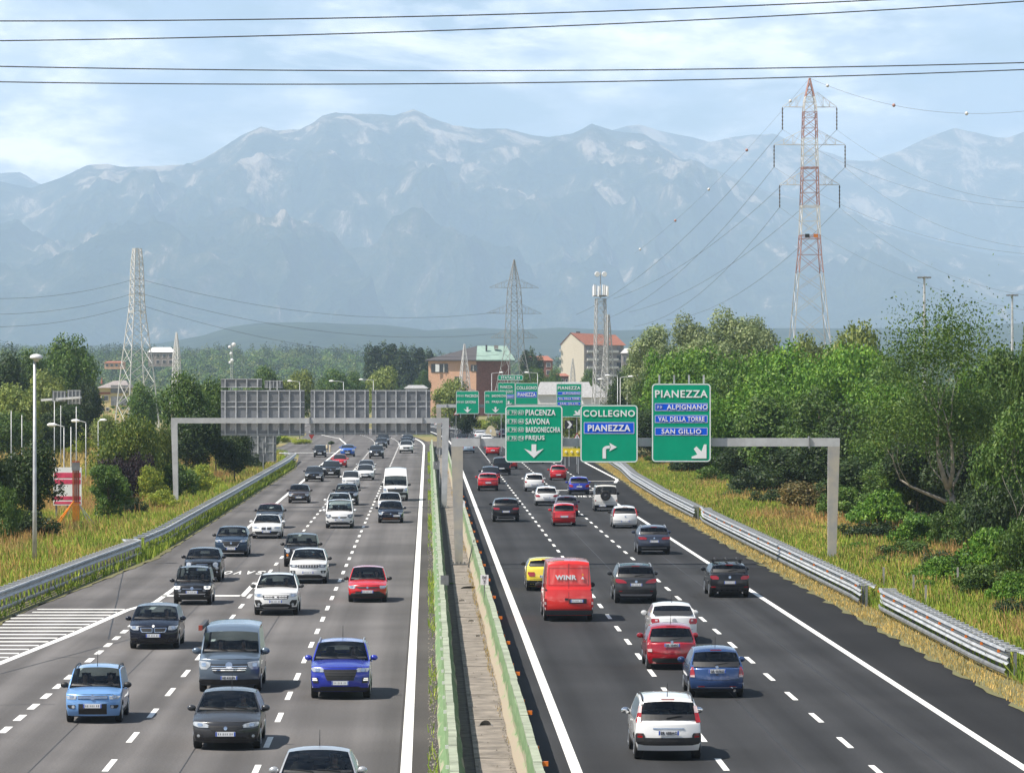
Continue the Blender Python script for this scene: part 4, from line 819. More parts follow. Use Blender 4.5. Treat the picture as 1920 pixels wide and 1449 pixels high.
V(1023, 1107, 'suv', 'yellow', 'b', 'yellow small crossover half hidden behind the red delivery van', 'suv', dict(lamps=[(.56, .56, .84), (.70, .54, .92), (.80, .58, .92)], lm=M_red, plate=.56, clad=.34, parts=[('skid_plate', M_silver, [(.06, -.5, .5), (.14, -.55, .55)], False)]), Wd=1.79, H=1.52, Ln=4.19, mir=M_blk)
V(1226, 1039, 'suv', 'slate', 'b', 'grey blue crossover with chrome bumper line beside the right edge line', 'suv', dict(lamps=[(.74, .48, .86), (.84, .44, .97), (.92, .6, .96)], plate=.62, clad=.30, parts=[('skid_plate', M_silver, [(.14, -.74, .74), (.18, -.78, .78)], False)], badge=(.84, .05, M_chrome)), Wd=1.84, H=1.62, extras=('silverrails',))
V(1172, 990, 'hatch', 'white', 'b', 'white hatchback with tall red window side lamps behind the white off-roader', S=dict(lamps=[(.80, .90, .97), (1.0, .88, .96), (1.25, .84, .93), (1.5, .78, .87)], plate=.36, clad=.04, badge=(.80, .05, M_chrome), parts=[('bumper_line', M_silver, [(.42, -.95, .95), (.44, -.95, .95)], False)]), Wd=1.66, mir=M_blk, extras=('antenna',))
rd, Bd = V(1136, 958, 'defender', 'cream', 'b', 'white boxy off-roader with a spare wheel on its back door', 'suv', dict(solid=(), lamps=[(.50, .84, .93), (.60, .84, .93)], plate=.16, platex=.25, clad=.20, wiper=False, third=False, parts=[('window_frame', M_blk, [(1.0, .66, .90), (1.5, .66, .88)], True)]), Wd=1.76, mir=M_blk)
sw = MB().lathe([(.16, -.10), (.36, -.10), (.385, -.05), (.385, .05), (.36, .10), (.24, .11), (.20, .05)], 24, c=(.04, Bd.L / 2 + .10, 1.18), axis='y'); sw = sw.build('spare_wheel', M_rub, rd); MB().lathe([(.2, .04), (.2, .07), (.06, .10), (.05, .12)], 16, c=(.04, Bd.L / 2 + .10, 1.18), axis='y').build('rim', M_dkgrey, sw)
MB().box((0, .3, 2.02), (1.5, 2.0, .04)).build('roof_rack', M_blk, rd)
V(1058, 986, 'mini', 'red', 'b', 'red boxy small hatchback hiding a dark red car before it', S=dict(lamps=RED_TALL, plate=.56, clad=.05, parts=[('bumper_line', M_blk, [(.42, -.95, .95), (.445, -.95, .95)], False), ('tow_eye', M_chrome, [(.02, -.66, -.5), (.06, -.66, -.5)], False)], exhaust=(-1,)), Wd=1.58, H=1.54)
V(1063, 968, 'hatch', 'purple', 'b', 'dark red small car mostly hidden by the red boxy hatchback', S=dict(R_hatch), Wd=1.66)
V(1025, 948, 'hatch', 'white', 'b', 'white hatchback with red corner lamps left of the dark red small car', S=dict(lamps=[(.66, .60, .92), (.78, .56, .97), (.90, .70, .97)], plate=.62, clad=.26, parts=[('lower_trim', M_dkgrey, [(.05, -.8, .8), (.22, -.84, .84)], False)]), Wd=1.77, H=1.52)
V(1002, 921, 'mpv', 'white', 'b', 'white people carrier with a dark rear window in the middle lane', S=dict(lamps=[(.74, .78, .95), (.9, .76, .96), (1.1, .80, .93)], plate=.50, clad=.08), Wd=1.72, H=1.6)
V(1086, 927, 'hatch', 'blue', 'b', 'royal blue hatchback left of the boxy white off-roader', S=dict(R_hatch, lamps=[(.6, .62, .9), (.74, .58, .97), (.9, .72, .95)], clad=.30), Wd=1.78, H=1.54)
V(1047, 900, 'round500', 'red', 'b', 'red round city car alone ahead of the royal blue hatchback', S=dict(lamps=[(.5, .78, .9), (.62, .76, .94), (.74, .8, .92)], plate=.45), Wd=1.63)
V(949, 978, 'suv', 'charcoal', 'b', 'black coupe crossover with silver twin exhaust trim in the fast lane', 'suv', dict(lamps=[(.74, .5, .84), (.84, .46, .95), (.92, .6, .95)], plate=.58, clad=.28, parts=[('skid_plate', M_silver, [(.10, -.62, .62), (.17, -.70, .70)], False)], exhaust=(-1, 1)), Wd=1.88, H=1.64)
V(915.5, 920, 'suv', 'red', 'b', 'red crossover with black bumper in the fast lane behind a dark blue car', 'suv', dict(lamps=[(.80, -.1, .9), (.86, -.1, .96), (.92, .5, .95)], plate=.60, clad=.30), Wd=1.83, H=1.6)
V(920, 907, 'suv', 'navy', 'b', 'dark blue car peeking out ahead of the red crossover', S=dict(R_suv), **far)
V(941, 890.5, 'boxy', 'black', 'b', 'black boxy off-roader ahead of the red crossover in the next lane', 'suv', dict(lamps=[(.6, .82, .94), (.8, .82, .95), (.92, .84, .93)], plate=.56, clad=.2), H=1.84, Wd=1.9, **far)
V(956, 879.5, 'hatch', 'red', 'b', 'red car half hidden by the big green direction sign', S=dict(R_hatch), **far)
V(924, 854, 'hatch', 'red', 'b', 'red hatchback under the far end of the steel gantry beam', S=dict(R_hatch), Wd=1.8, **far)
V(878, 849, 'sedan', 'paleblue', 'b', 'pale blue saloon seen between the two gantry posts', S=dict(R_hatch), **far)
V(866, 830, 'hatch', 'charcoal', 'b', 'dark car whose roof shows just above the near gantry beam', S=dict(R_hatch), **far)
V(913, 832, 'hatch', 'white', 'b', 'white car almost hidden by the near gantry beam', S=dict(R_hatch), **far)
V(900, 824, 'sedan', 'white', 'b', 'white saloon with black rear window far up the middle lane', S=dict(R_hatch), **far)
V(871, 815, 'ludo', 'slate', 'b', 'grey blue tall people carrier far up the road', S=dict(R_hatch), H=1.7, Wd=1.78, **far)
V(862, 808, 'ludo', 'purple', 'b', 'dark purple people carrier ahead of the grey blue one', S=dict(R_hatch), H=1.75, **far)
V(850, 806, 'hatch', 'black', 'b', 'black car in the queue behind the white lorry', S=dict(R_hatch), **far)
V(941, 812, 'suv', 'navy', 'b', 'dark blue car beside the big sign farthest right on the road', S=dict(R_suv), **far)
V(945, 821, 'hatch', 'purple', 'b', 'dark car with red lamps at the left edge of the big sign', S=dict(R_hatch), **far)
V(1006, 869, 'suv', 'black', 'b', 'black car with only its lower half visible below the big sign', S=dict(R_suv), **far)
V(822, 800, 'hatch', 'white', 'b', 'white car seen through the gap left of the gantry posts', S=dict(R_hatch), **far)
# white box lorry at the head of the queue
X, D = gp(842, 803); tk = thing('lorry', 'white box lorry at the head of the far queue', 'lorry', (X, D + 3.5, 0), ROADROT)
MB().box((0, 0, 2.25), (2.4, 6.0, 2.5)).build('cargo_box', mat('lorry_white', (.75, .75, .74), .5, var=.05), tk); MB().box((0, 4.0, 1.6), (2.2, 1.8, 2.1)).build('cab', paint('white'), tk); MB().box((0, 0, .8), (2.2, 6, .35)).build('chassis', M_blk, tk)
MB().box((0, -3.06, .62), (2.3, .1, .16)).build('rear_bumper', M_dkgrey, tk)
for sd in (-1, 1):
    for y in (-1.8, 3.7): MB().lathe([(.25, -.14), (.46, -.14), (.48, 0), (.46, .14), (.25, .14)], 18, c=(sd * .98, y, .48), axis='x').build('wheel', M_rub, tk)
    MB().box((sd * .95, -3.02, .98), (.3, .06, .12)).build('tail_light', M_red, tk)
# ------------------------------------------------------------------ median barriers, guardrails, gantries, signs
def green_paint(sh=0.0):
    m = bpy.data.materials.new('faded_green_concrete'); m.use_nodes = True; t = m.node_tree; b = t.nodes['Principled BSDF']; b.inputs['Roughness'].default_value = 0.85
    g = N(t, 'ShaderNodeTexCoord'); mp = N(t, 'ShaderNodeMapping'); mp.inputs['Scale'].default_value = (1, 0.35, 1.6); t.links.new(g.outputs['Object'], mp.inputs[0])
    n = N(t, 'ShaderNodeTexNoise', i_Scale=1.6, i_Detail=7.0, i_Roughness=0.7); t.links.new(mp.outputs[0], n.inputs['Vector'])
    s = N(t, 'ShaderNodeSeparateXYZ'); t.links.new(g.outputs['Object'], s.inputs[0])
    a = N(t, 'ShaderNodeMapRange', i_1=0.0, i_2=0.75, i_3=-0.30, i_4=0.16); t.links.new(s.outputs[2], a.inputs[0])
    ad = N(t, 'ShaderNodeMath', operation='ADD'); t.links.new(n.outputs[0], ad.inputs[0]); t.links.new(a.outputs[0], ad.inputs[1])
    r = ramp(t, ad.outputs[0], [(0.36 - sh, (0.33, 0.28, 0.21)), (0.45 - sh, (0.27, 0.30, 0.18)), (0.52 - sh, (0.12, 0.205, 0.085)), (0.75, (0.19, 0.28, 0.14))])
    t.links.new(r.outputs[0], b.inputs['Base Color']); return m
M_green = green_paint(); M_greenl = green_paint(0.22); M_cap = mat('barrier_cap', (0.27, 0.30, 0.22), 0.9, var=0.25, vscale=1.0)
M_galv = mat('galvanised_steel', (0.46, 0.47, 0.48), 0.48, metal=0.35, var=0.22, vscale=1.2); M_gald = mat('dull_steel', (0.20, 0.205, 0.21), 0.55, metal=0.3, var=0.25, vscale=1.5)
M_ref = mat('orange_reflector', (0.80, 0.20, 0.02), 0.4); M_refw = mat('white_reflector', (0.72, 0.72, 0.70), 0.4)
def barrier(name, uc, y1, label, cap_side):
    root = thing(name, label, 'barrier', (0, 0, 0)); prof = [(-.31, 0), (-.31, .08), (-.14, .36), (-.085, .98), (.085, .98), (.14, .36), (.31, .08), (.31, 0)]
    b = MB(); Y = 70.0; seg = 6.0
    rows = np.arange(70, y1, 3.0); vs = []
    for Y in rows:
        jog = 0.02 * math.sin(Y * 0.9) + 0.015 * math.sin(Y * 2.3)
        for x, z in prof: vs.append((rx(uc, Y) + x + jog, Y, z * (1 + 0.01 * math.sin(Y * 1.7))))
    n = len(prof); b.add(vs, [(j * n + i, (j + 1) * n + i, (j + 1) * n + i + 1, j * n + i + 1) for j in range(len(rows) - 1) for i in range(n - 1)]); b.add([vs[i] for i in range(n)], [tuple(range(n))])
    b.build('barrier_wall', M_greenl if uc < 1 else M_green, root)
    c = MB(); k = 0
    for Y in np.arange(70, y1, 2.0):
        w = 0.20; h = 0.05 + 0.012 * random.random(); c.box((rx(uc, Y + 1) + random.uniform(-.012, .012), Y + 1, 0.985 + h / 2), (w, 1.96 - 0.03 * random.random(), h), Matrix.Rotation(ROADROT, 3, 'Z'))
    c.build('capping', M_cap, root); return root
bl = barrier('concrete_barrier', 0.60, 560, 'faded green concrete barrier beside the oncoming fast lane', 1)
br = barrier('concrete_barrier', 2.50, 560, 'green and sand stained concrete barrier with orange reflectors', 1)
tmpl = MB().box((0, 0, 0), (.17, .05, .11)).mesh('reflector', M_ref); tm2 = MB().box((0, 0, 0), (.09, .05, .09)).mesh('reflector', M_ref)
Y = 87.0
for k in range(70):
    o = link('reflector', tmpl if k % 2 == 0 else tm2, br); o.location = (rx(2.50, Y) + (.19 if k % 2 == 0 else .15), Y, .90 if k % 2 == 0 else .84); Y += 4.4 if k % 2 == 0 else 9.0
    if Y > 420: break
tw = MB().box((0, 0, 0), (.10, .03, .09)).mesh('reflector', M_refw); Y = 88.0
for k in range(60):
    o = link('reflector', tw, bl); o.location = (rx(.60, Y) - .13, Y, .88 if k % 2 else .72); Y += 3.2 if k % 2 == 0 else 6.5
    if Y > 330: break
# small km plates on the barriers
def post_sign(name, u, Y, label, txt, h, w=.34, hh=.42, dark=False):
    r = thing(name, label, 'sign', (rx(u, Y), Y, h)); MB().bar((0, 0, -.35), (0, 0, .25), .04).build('post', M_gald, r)
    MB().box((0, -.04, .42), (w, .02, hh)).build('panel', M_gald if dark else M_white, r)
    for i, s in enumerate(txt): lettering(s, None, .13, (0, -.055, .42 + .10 - .19 * i), M_ink if not dark else M_white, r, bold=.02)
    return r
post_sign('distance_marker', 2.38, 158.5, 'small white distance plate reading IV 7 on the green barrier', ['IV', '7'], .95)
post_sign('distance_marker', .72, 161, 'small dark backed plate on the faded green barrier', [], .80, dark=True)
post_sign('distance_marker', 2.36, 256, 'smaller white distance plate with a 7 farther along the barrier', ['7'], .95)
post_sign('distance_marker', .80, 344, 'grey plate with a white 7 beside the gantry post', ['7'], 1.6, .55, .7, dark=True)
# weeds, cables in the median
b = MB(); b.tube([(rx(2.12, 196), 196, .06), (rx(2.2, 199), 199, .3), (rx(2.4, 202), 202, .9), (rx(2.5, 204), 204, 1.1)], .03, 6); tag(b.build('cable', M_blk), 'black cable climbing from the slab over the green barrier', 'cable')
for (u, Y, l, w) in ((1.95, 176, .9, .16), (1.5, 166, .35, .12), (1.62, 106, .45, .22), (1.9, 143, .25, .10), (1.75, 152, .3, .1)):
    b = MB(); x = rx(u, Y); n = 7; vs = []
    for i in range(n + 1):
        a = math.pi * i / n; vs += [(x + l / 2 * math.cos(a), Y + .25 * math.sin(a), .035), (x + (l / 2 - w * .3) * math.cos(a), Y + .18 * math.sin(a), .05 + w * math.sin(a) * .6)]
    b.add(vs, [(2 * i, 2 * i + 1, 2 * i + 3, 2 * i + 2) for i in range(n)])
    tag(b.build('debris', M_blk if l > .5 else M_white if l < .4 else M_gald), {.9: 'curved black strip of torn bumper on the concrete slab', .35: 'small pale scrap on the slab near the weeds', .45: 'grey metal scrap lying on the slab close to the camera', .25: 'tiny white scrap on the middle of the slab', .3: 'little white litter piece on the slab'}[l], 'debris')

def guardrail(name, us, label, side, waves=3, low=True, refl=0, sp=2.25, h0=.45):
    """us: list of (u, Y) along the rail; side=-1: traffic on the left of it"""
    root = thing(name, label, 'guardrail'); us = [(float(a), float(b)) for a, b in us]
    P = []; 
    for (u0, Y0), (u1, Y1) in zip(us[:-1], us[1:]):
        n = max(1, int(abs(Y1 - Y0) / 2.0))
        for i in range(n): t = i / n; P.append((u0 + (u1 - u0) * t, Y0 + (Y1 - Y0) * t))
    P.append(us[-1]); P3 = [Vector((rx(u, Y), Y, 0)) for u, Y in P]
    m = 2 * waves; prof = []                                   # wave profile facing the traffic
    for i in range(m * 2 + 1): z = h0 + 0.09 * i / 2 * 1.0; prof.append((0.045 * (1 if i % 4 in (1,) else -1 if i % 4 == 3 else 0), z))
    def strip(pr, bm):
        base = len(bm.v); n = len(pr)
        for p in P3: bm.v += [(p.x + side * x, p.y, z) for x, z in pr]
        bm.f += [(base + j * n + i, base + (j + 1) * n + i, base + (j + 1) * n + i + 1, base + j * n + i + 1) for j in range(len(P3) - 1) for i in range(n - 1)]
    b = MB(); strip([(x - 0.06, z) for x, z in prof] , b); strip([(-.10, prof[-1][1]), (.02, prof[-1][1] + .02), (.04, prof[-1][1] - .05)], b); b.build('wave_beam', M_galv, root)
    zt = prof[-1][1]
    b = MB(); strip([(-.62, zt - .02), (-.68, zt - .10), (-.62, zt - .18)], b); b.build('rear_beam', M_galv, root)
    if low: b = MB(); strip([(.0, .16), (.05, .22), (.05, .30), (.0, .36)], b); b.build('lower_beam', M_gald, root)
    pm = MB().box((-side * .30, 0, zt / 2), (.10, .08, zt)).mesh('post', M_gald); sm_ = MB().box((-side * .36, 0, zt - .03), (.70, .10, .05)).mesh('spacer', M_galv)
    L = sum((b2 - a).length for a, b2 in zip(P3[:-1], P3[1:])); n = int(min(98, L / sp)); acc = 0; k = 0; tgt = 0
    for a, b2 in zip(P3[:-1], P3[1:]):
        d = (b2 - a).length
        while tgt <= acc + d and k < n + 1:
            q = a + (b2 - a) * ((tgt - acc) / d); o = link('post', pm, root); o.location = q; s = link('spacer', sm_, o); tgt += L / max(n, 1); k += 1
            if refl and k % refl == 2: r = link('reflector', tm2, o); r.location = (side * .03, 0, zt - .12)
        acc += d
    return root
guardrail('guardrail', [(18.75, 122.6), (18.7, 124.5), (18.65, 130), (18.8, 157), (19.0, 159)], 'nearest length of triple wave steel guardrail ending at the right edge', -1, 3, True, 3, 1.15)
guardrail('guardrail', [(18.5, 162), (18.6, 166), (18.55, 240), (18.6, 256), (18.9, 262)], 'middle length of steel guardrail before the right gantry post', -1, 3, True, 4, 1.5)
guardrail('guardrail', [(18.5, 263), (18.6, 300), (19.3, 360), (20.4, 400), (21.0, 440)], 'far length of steel guardrail curving along the exit lane', -1, 3, True, 0, 2.0)
guardrail('guardrail', [(-18.1, 128), (-17.9, 150), (-16.4, 190), (-15.7, 207), (-16.2, 209)], 'near length of double steel guardrail at the left edge with gravel below', 1, 2, True, 0, 1.3, .62)
guardrail('guardrail', [(-15.8, 212), (-15.5, 225), (-15.4, 300), (-15.4, 420), (-15.8, 455), (-17.5, 462)], 'far length of steel guardrail overgrown with weeds along the left lane', 1, 2, True, 0, 2.6, .62)
guardrail('guardrail', [(-118 + 11.7, 531), (-45, 531.5)], 'thin steel guardrail along the side road behind the lamp posts', -1, 2, False, 0, 3.0)
guardrail('guardrail', [(22, 600), (10.5, 700), (4, 760)], 'pale steel guardrail beside the far crash cushion', -1, 2, False, 0, 3.0)

# ---- signs
def retro(name, c): return mat(name, c, 0.5, spec=0.15, var=0.05, vscale=1.2)
M_sgreen = retro('sign_green', (0.0, 0.32, 0.18)); M_sblue = retro('sign_blue', (0.006, 0.10, 0.68)); M_swhite = retro('sign_lettering', (0.80, 0.80, 0.80))
M_back = mat('sign_back', (0.20, 0.21, 0.225), 0.5, metal=0.3, var=0.10, vscale=.8); M_steel = mat('gantry_steel', (0.46, 0.465, 0.47), 0.5, metal=0.15, var=0.13, vscale=1.1); M_rust = mat('stained_steel', (0.47, 0.465, 0.455), 0.6, var=0.35, vscale=1.1, col2=(0.42, 0.38, 0.31))
def rrect(w, h, r, n=6):
    pts = []
    for cx, cz, a0 in ((w / 2 - r, h / 2 - r, 0), (-w / 2 + r, h / 2 - r, 90), (-w / 2 + r, -h / 2 + r, 180), (w / 2 - r, -h / 2 + r, 270)):
        for k in range(n + 1): a = R(a0 + 90 * k / n); pts.append((cx + r * math.cos(a), cz + r * math.sin(a)))
    return pts
def ring(w, h, r, t, y, d=.008):
    o, i = rrect(w, h, r), rrect(w - 2 * t, h - 2 * t, max(.01, r - t)); n = len(o); b = MB()
    b.add([(x, y, z) for x, z in o] + [(x, y, z) for x, z in i], [(k, (k + 1) % n, n + (k + 1) % n, n + k) for k in range(n)]); return b
ARROWS = dict(down=[(-.12, .5), (.12, .5), (.12, -.02), (.5, .18), (0, -.5), (-.5, .18), (-.12, -.02)],
 right_down=[(-.18, .36), (.16, .0), (.33, .5), (.5, .5), (.5, -.5), (-.5, -.5), (-.5, -.36), (-.12, -.22), (-.36, .18)])
def sign(label, px0, px1, py0, py1, D, items, name='direction_sign', posts=None, back=True):
    """a flat panel whose outline is read at distance D; items: placed in fractions of width (x) and height from the top (y)"""
    a, b = at(px0, py0, D), at(px1, py1, D); w, h = b.x - a.x, a.z - b.z; c = (a + b) / 2
    root = thing(name, label, 'road sign', c, 0); r = .06 * w
    MB().prism(rrect(w, h, r)[::-1], 0, .06).build('panel', M_sgreen, root)
    ring(w - .03, h - .03, r, .035 + .006 * w, -.004).build('border', M_swhite, root)
    X = lambda f: (f - .5) * w; Z = lambda f: (.5 - f) * h
    for it in items:
        k = it[0]
        if k == 'text': _, s, x, y, tw, th, bold = it; lettering(s, tw * w, th * h, (X(x), -.012, Z(y)), M_swhite, root, bold=bold)
        if k == 'blue':
            _, s, y, th, x0, x1, tx, tw, lh, bold = it; bw = (x1 - x0) * w; bo = MB().prism(rrect(bw, th * h, .02)[::-1], -.012, .0).build('blue_panel', M_sblue, root); bo.location = (X((x0 + x1) / 2), 0, Z(y))
            ring(bw - .02, th * h - .02, .02, .022, -.016).build('border', M_swhite, bo); lettering(s, tw * w, lh * h, (X(tx) - X((x0 + x1) / 2), -.022, 0), M_swhite, bo, bold=bold)
        if k == 'shield':
            _, s, x, y, tw, th, rad = it; o = ring(tw * w, th * h, rad * w, .016, -.012).build('route_badge', M_swhite, root); o.location = (X(x), 0, Z(y)); lettering(s, tw * w * .76, th * h * .62, (0, -.014, 0), M_swhite, o, bold=.015)
        if k == 'arrow':
            _, s, x, y, aw, ah = it; pts = ARROWS[s]; MB().prism([(p * aw * w, q * ah * h) for p, q in pts], -.022, -.010).build('arrow', M_swhite, root).location = (X(x), 0, Z(y))
        if k == 'turn':
            _, x, y, aw, ah = it; o = []; i = []
            for t in np.linspace(0, 1, 9): an = math.pi - t * math.pi / 2; o.append((-.02 + .40 * math.cos(an) * 1.0, .06 + .24 * math.sin(an))); i.append((-.02 + .18 * math.cos(an), .06 + .06 * math.sin(an)))
            bb = MB(); ol = [(-.42, -.5)] + o + [(.05, .30)]; il = [(-.20, -.5)] + i + [(.05, .12)]; n = len(ol)
            bb.add([(p * aw * w, -.02, q * ah * h) for p, q in ol + il], [(m_, m_ + 1, n + m_ + 1, n + m_) for m_ in range(n - 1)])
            hd = [(.02, .47), (.5, .21), (.02, -.05), (.10, .21)]; bb.add([(p * aw * w, -.02, q * ah * h) for p, q in hd], [(0, 1, 3), (1, 2, 3)])
            bb.build('arrow', M_swhite, root).location = (X(x), 0, Z(y))
    if posts:
        for f in posts[0]: MB().bar((X(f), .12, -h / 2 - posts[1]), (X(f), .12, h / 2 + posts[2]), .09, .07).build('upright', M_galv, root)
    return root
G = 199.0
sign('green sign with four town names and a down arrow, leftmost on the near gantry', 947, 1055, 760, 867, G - .55, [
  ('text', 'PIACENZA', .615, .125, .52, .105, .022), ('text', 'SAVONA', .565, .28, .42, .105, .022), ('text', 'BARDONECCHIA', .66, .425, .60, .095, .022), ('text', 'FREJUS', .52, .575, .33, .10, .022),
  *[('shield', 'E 70', .115, y, .185, .085, .014) for y in (.125, .28, .425, .575)], *[('shield', s, .277, y, .10, .085, .03) for s, y in (('A21', .125), ('A6', .28), ('A32', .425), ('T4', .575))], ('arrow', 'down', .50, .80, .34, .24)], posts=((.12, .38, .62, .88), -.3, -.1))
sign('green sign reading COLLEGNO with one blue panel and a turning arrow', 1088, 1196, 759, 867, G - .55, [
  ('text', 'COLLEGNO', .50, .148, .90, .115, .02), ('blue', 'PIANEZZA', .40, .205, .06, .94, .50, .74, .115, .03), ('turn', .50, .79, .27, .28)], posts=((.12, .38, .62, .88), -.3, -.1))
sign('tall green sign reading PIANEZZA with three blue panels, right of the COLLEGNO one', 1222, 1333, 719, 866, G - .55, [
  ('text', 'PIANEZZA', .50, .132, .89, .095, .02), ('blue', 'ALPIGNANO', .30, .10, .05, .945, .60, .69, .062, .02), ('blue', 'VAL DELLA TORRE', .452, .10, .05, .945, .50, .78, .062, .022), ('blue', 'SAN GILLIO', .61, .105, .05, .945, .50, .67, .062, .02),
  ('shield', 'SP 24', .13, .30, .11, .06, .008), ('arrow', 'right_down', .80, .865, .25, .18)], posts=((.13, .38, .63, .88), -.3, .45))
def gantry(name, label, xl, xr, yb, D, px_ml, base_l, base_r, wl, wr_, taper, joints, rust=False, bh=.42, zl=0, zr=0):
    """portal: beam between the posts; px positions are read at distance D"""
    L, Rr = (xl - 960) * D / FPX, (xr - 960) * D / FPX; zt = HC - (yb - YH) * D / FPX + bh / 2
    root = thing(name, label, 'sign gantry', (0, 0, 0))
    MB().box(((L + Rr) / 2, D, zt - bh / 2), (Rr - L, .42, bh)).build('beam', M_steel, root)
    for x, z0, w0, w1, sd in ((L, zl, wl[0], wl[1], 1), (Rr, zr, wr_[0], wr_[1], -1)):
        b = MB(); b.bar((x + sd * w1 / 2 * .4 + sd * .28, D, z0), (x + sd * w1 / 2, D, zt - bh - .003), w0, .34, w1, .44, up=(0, 1, 0)); p = b.build('gantry_post', M_rust if rust else M_steel, root)
        if z0 < .1:
            MB().box((x + sd * (.28 + w1 * .2), D, z0 + .04), (.75, .75, .05)).build('base_plate', M_gald, p)
            for k in range(4): MB().lathe([(.035, 0), (.035, .12)], 8, c=(x + sd * (.28 + w1 * .2) + (-.3 + .2 * k), D - .33, z0 + .06)).build('anchor_bolt', M_gald, p)
    for j_ in joints: MB().box(((j_ - 960) * D / FPX, D, zt - bh / 2), (.07, .60, bh + .20)).build('flange', M_gald, root)
    return root, zt
gantry('sign_gantry', 'near grey steel portal carrying the three big green signs', 846, 1574, 829, G, None, 0, 0, (.40, .62), (.42, .62), 1, (901, 1517), rust=True, bh=.43, zl=.03, zr=.0)
# left gantry seen from behind, with the backs of its signs
GL = 288.0
_, ztl = gantry('sign_gantry', 'grey steel portal with three sign backs over the oncoming lanes', 321, 842, 788.5, GL, None, 0, 0, (.34, .48), (.40, .52), 1, (581, 793), bh=.40, zl=0, zr=.03)
def sign_back(label, px0, px1, py0, py1, D, nv, hz, posts=None, name='direction_sign', ext=None):
    a, b = at(px0, py0, D), at(px1, py1, D); w, h = b.x - a.x, a.z - b.z; c = (a + b) / 2; root = thing(name, label, 'road sign', c)
    MB().box((0, .10, 0), (w, .04, h)).build('panel', M_back, root)
    for k in range(nv): x = -w / 2 + w * (k + .4) / (nv - .2); MB().box((x, .02, 0), (.09, .12, h - .02)).build('stiffener', M_galv, root)
    for f in hz: MB().box((0, .05, h / 2 - f * h), (w - .02, .06, .06)).build('cross_rail', M_galv, root)
    if posts:
        for x in posts[0]: MB().bar((x * w, -.12, -h / 2 - posts[1]), (x * w, -.12, h / 2), .16, .12).build('post', M_galv, root)
    return root
sign_back('wide grey sign back, leftmost of three on the portal, below a small one', 414, 571, 731, 817, GL + .36, 8, (.02, .26, .37, .97))
sign_back('grey sign back in the middle of the portal over the oncoming lanes', 582, 692, 731, 815, GL + .36, 6, (.02, .26, .37, .97))
sign_back('grey sign back at the right end of the portal over the oncoming lanes', 697, 807, 731, 815, GL + .36, 6, (.02, .26, .37, .97))
sign_back('small grey sign back standing on top of the wide leftmost one', 414, 491, 710, 727, GL + .36, 4, (.05, .92))
sign_back('grey sign back standing on one post in the left verge under the portal', 449, 518, 816, 867, 428, 5, (.02, .3, .6, .96), posts=((.0,), 2.2))
sign_back('grey sign back peeking out behind the top of the portal', 496, 530, 713, 728, 470, 3, (.1, .9), posts=((-.2, .2), 6.0))
for nm, px0, px1, py0, py1, D, lb in (('round_sign', 486, 500, 826, 842, 400, 'grey back of a round sign beside the verge sign back'), ('round_sign', 485, 503, 850, 866, 380, 'lower grey back of a round sign on the left verge'), ('round_sign', 817, 832, 833, 859, 344, 'large grey back of a round sign in the median')):
    c = at((px0 + px1) / 2, (py0 + py1) / 2, D); r = (px1 - px0) / 2 * D / FPX; q = thing(nm, lb, 'road sign', c); MB().lathe([(r, 0), (r, .03)], 24, axis='y').build('disc', M_back if 'median' not in lb else M_gald, q); MB().bar((0, -.06, -c.z), (0, -.06, r * .8), .07).build('post', M_galv, q)
MB().lathe([(.02, .0), (.02, .001)], 4)
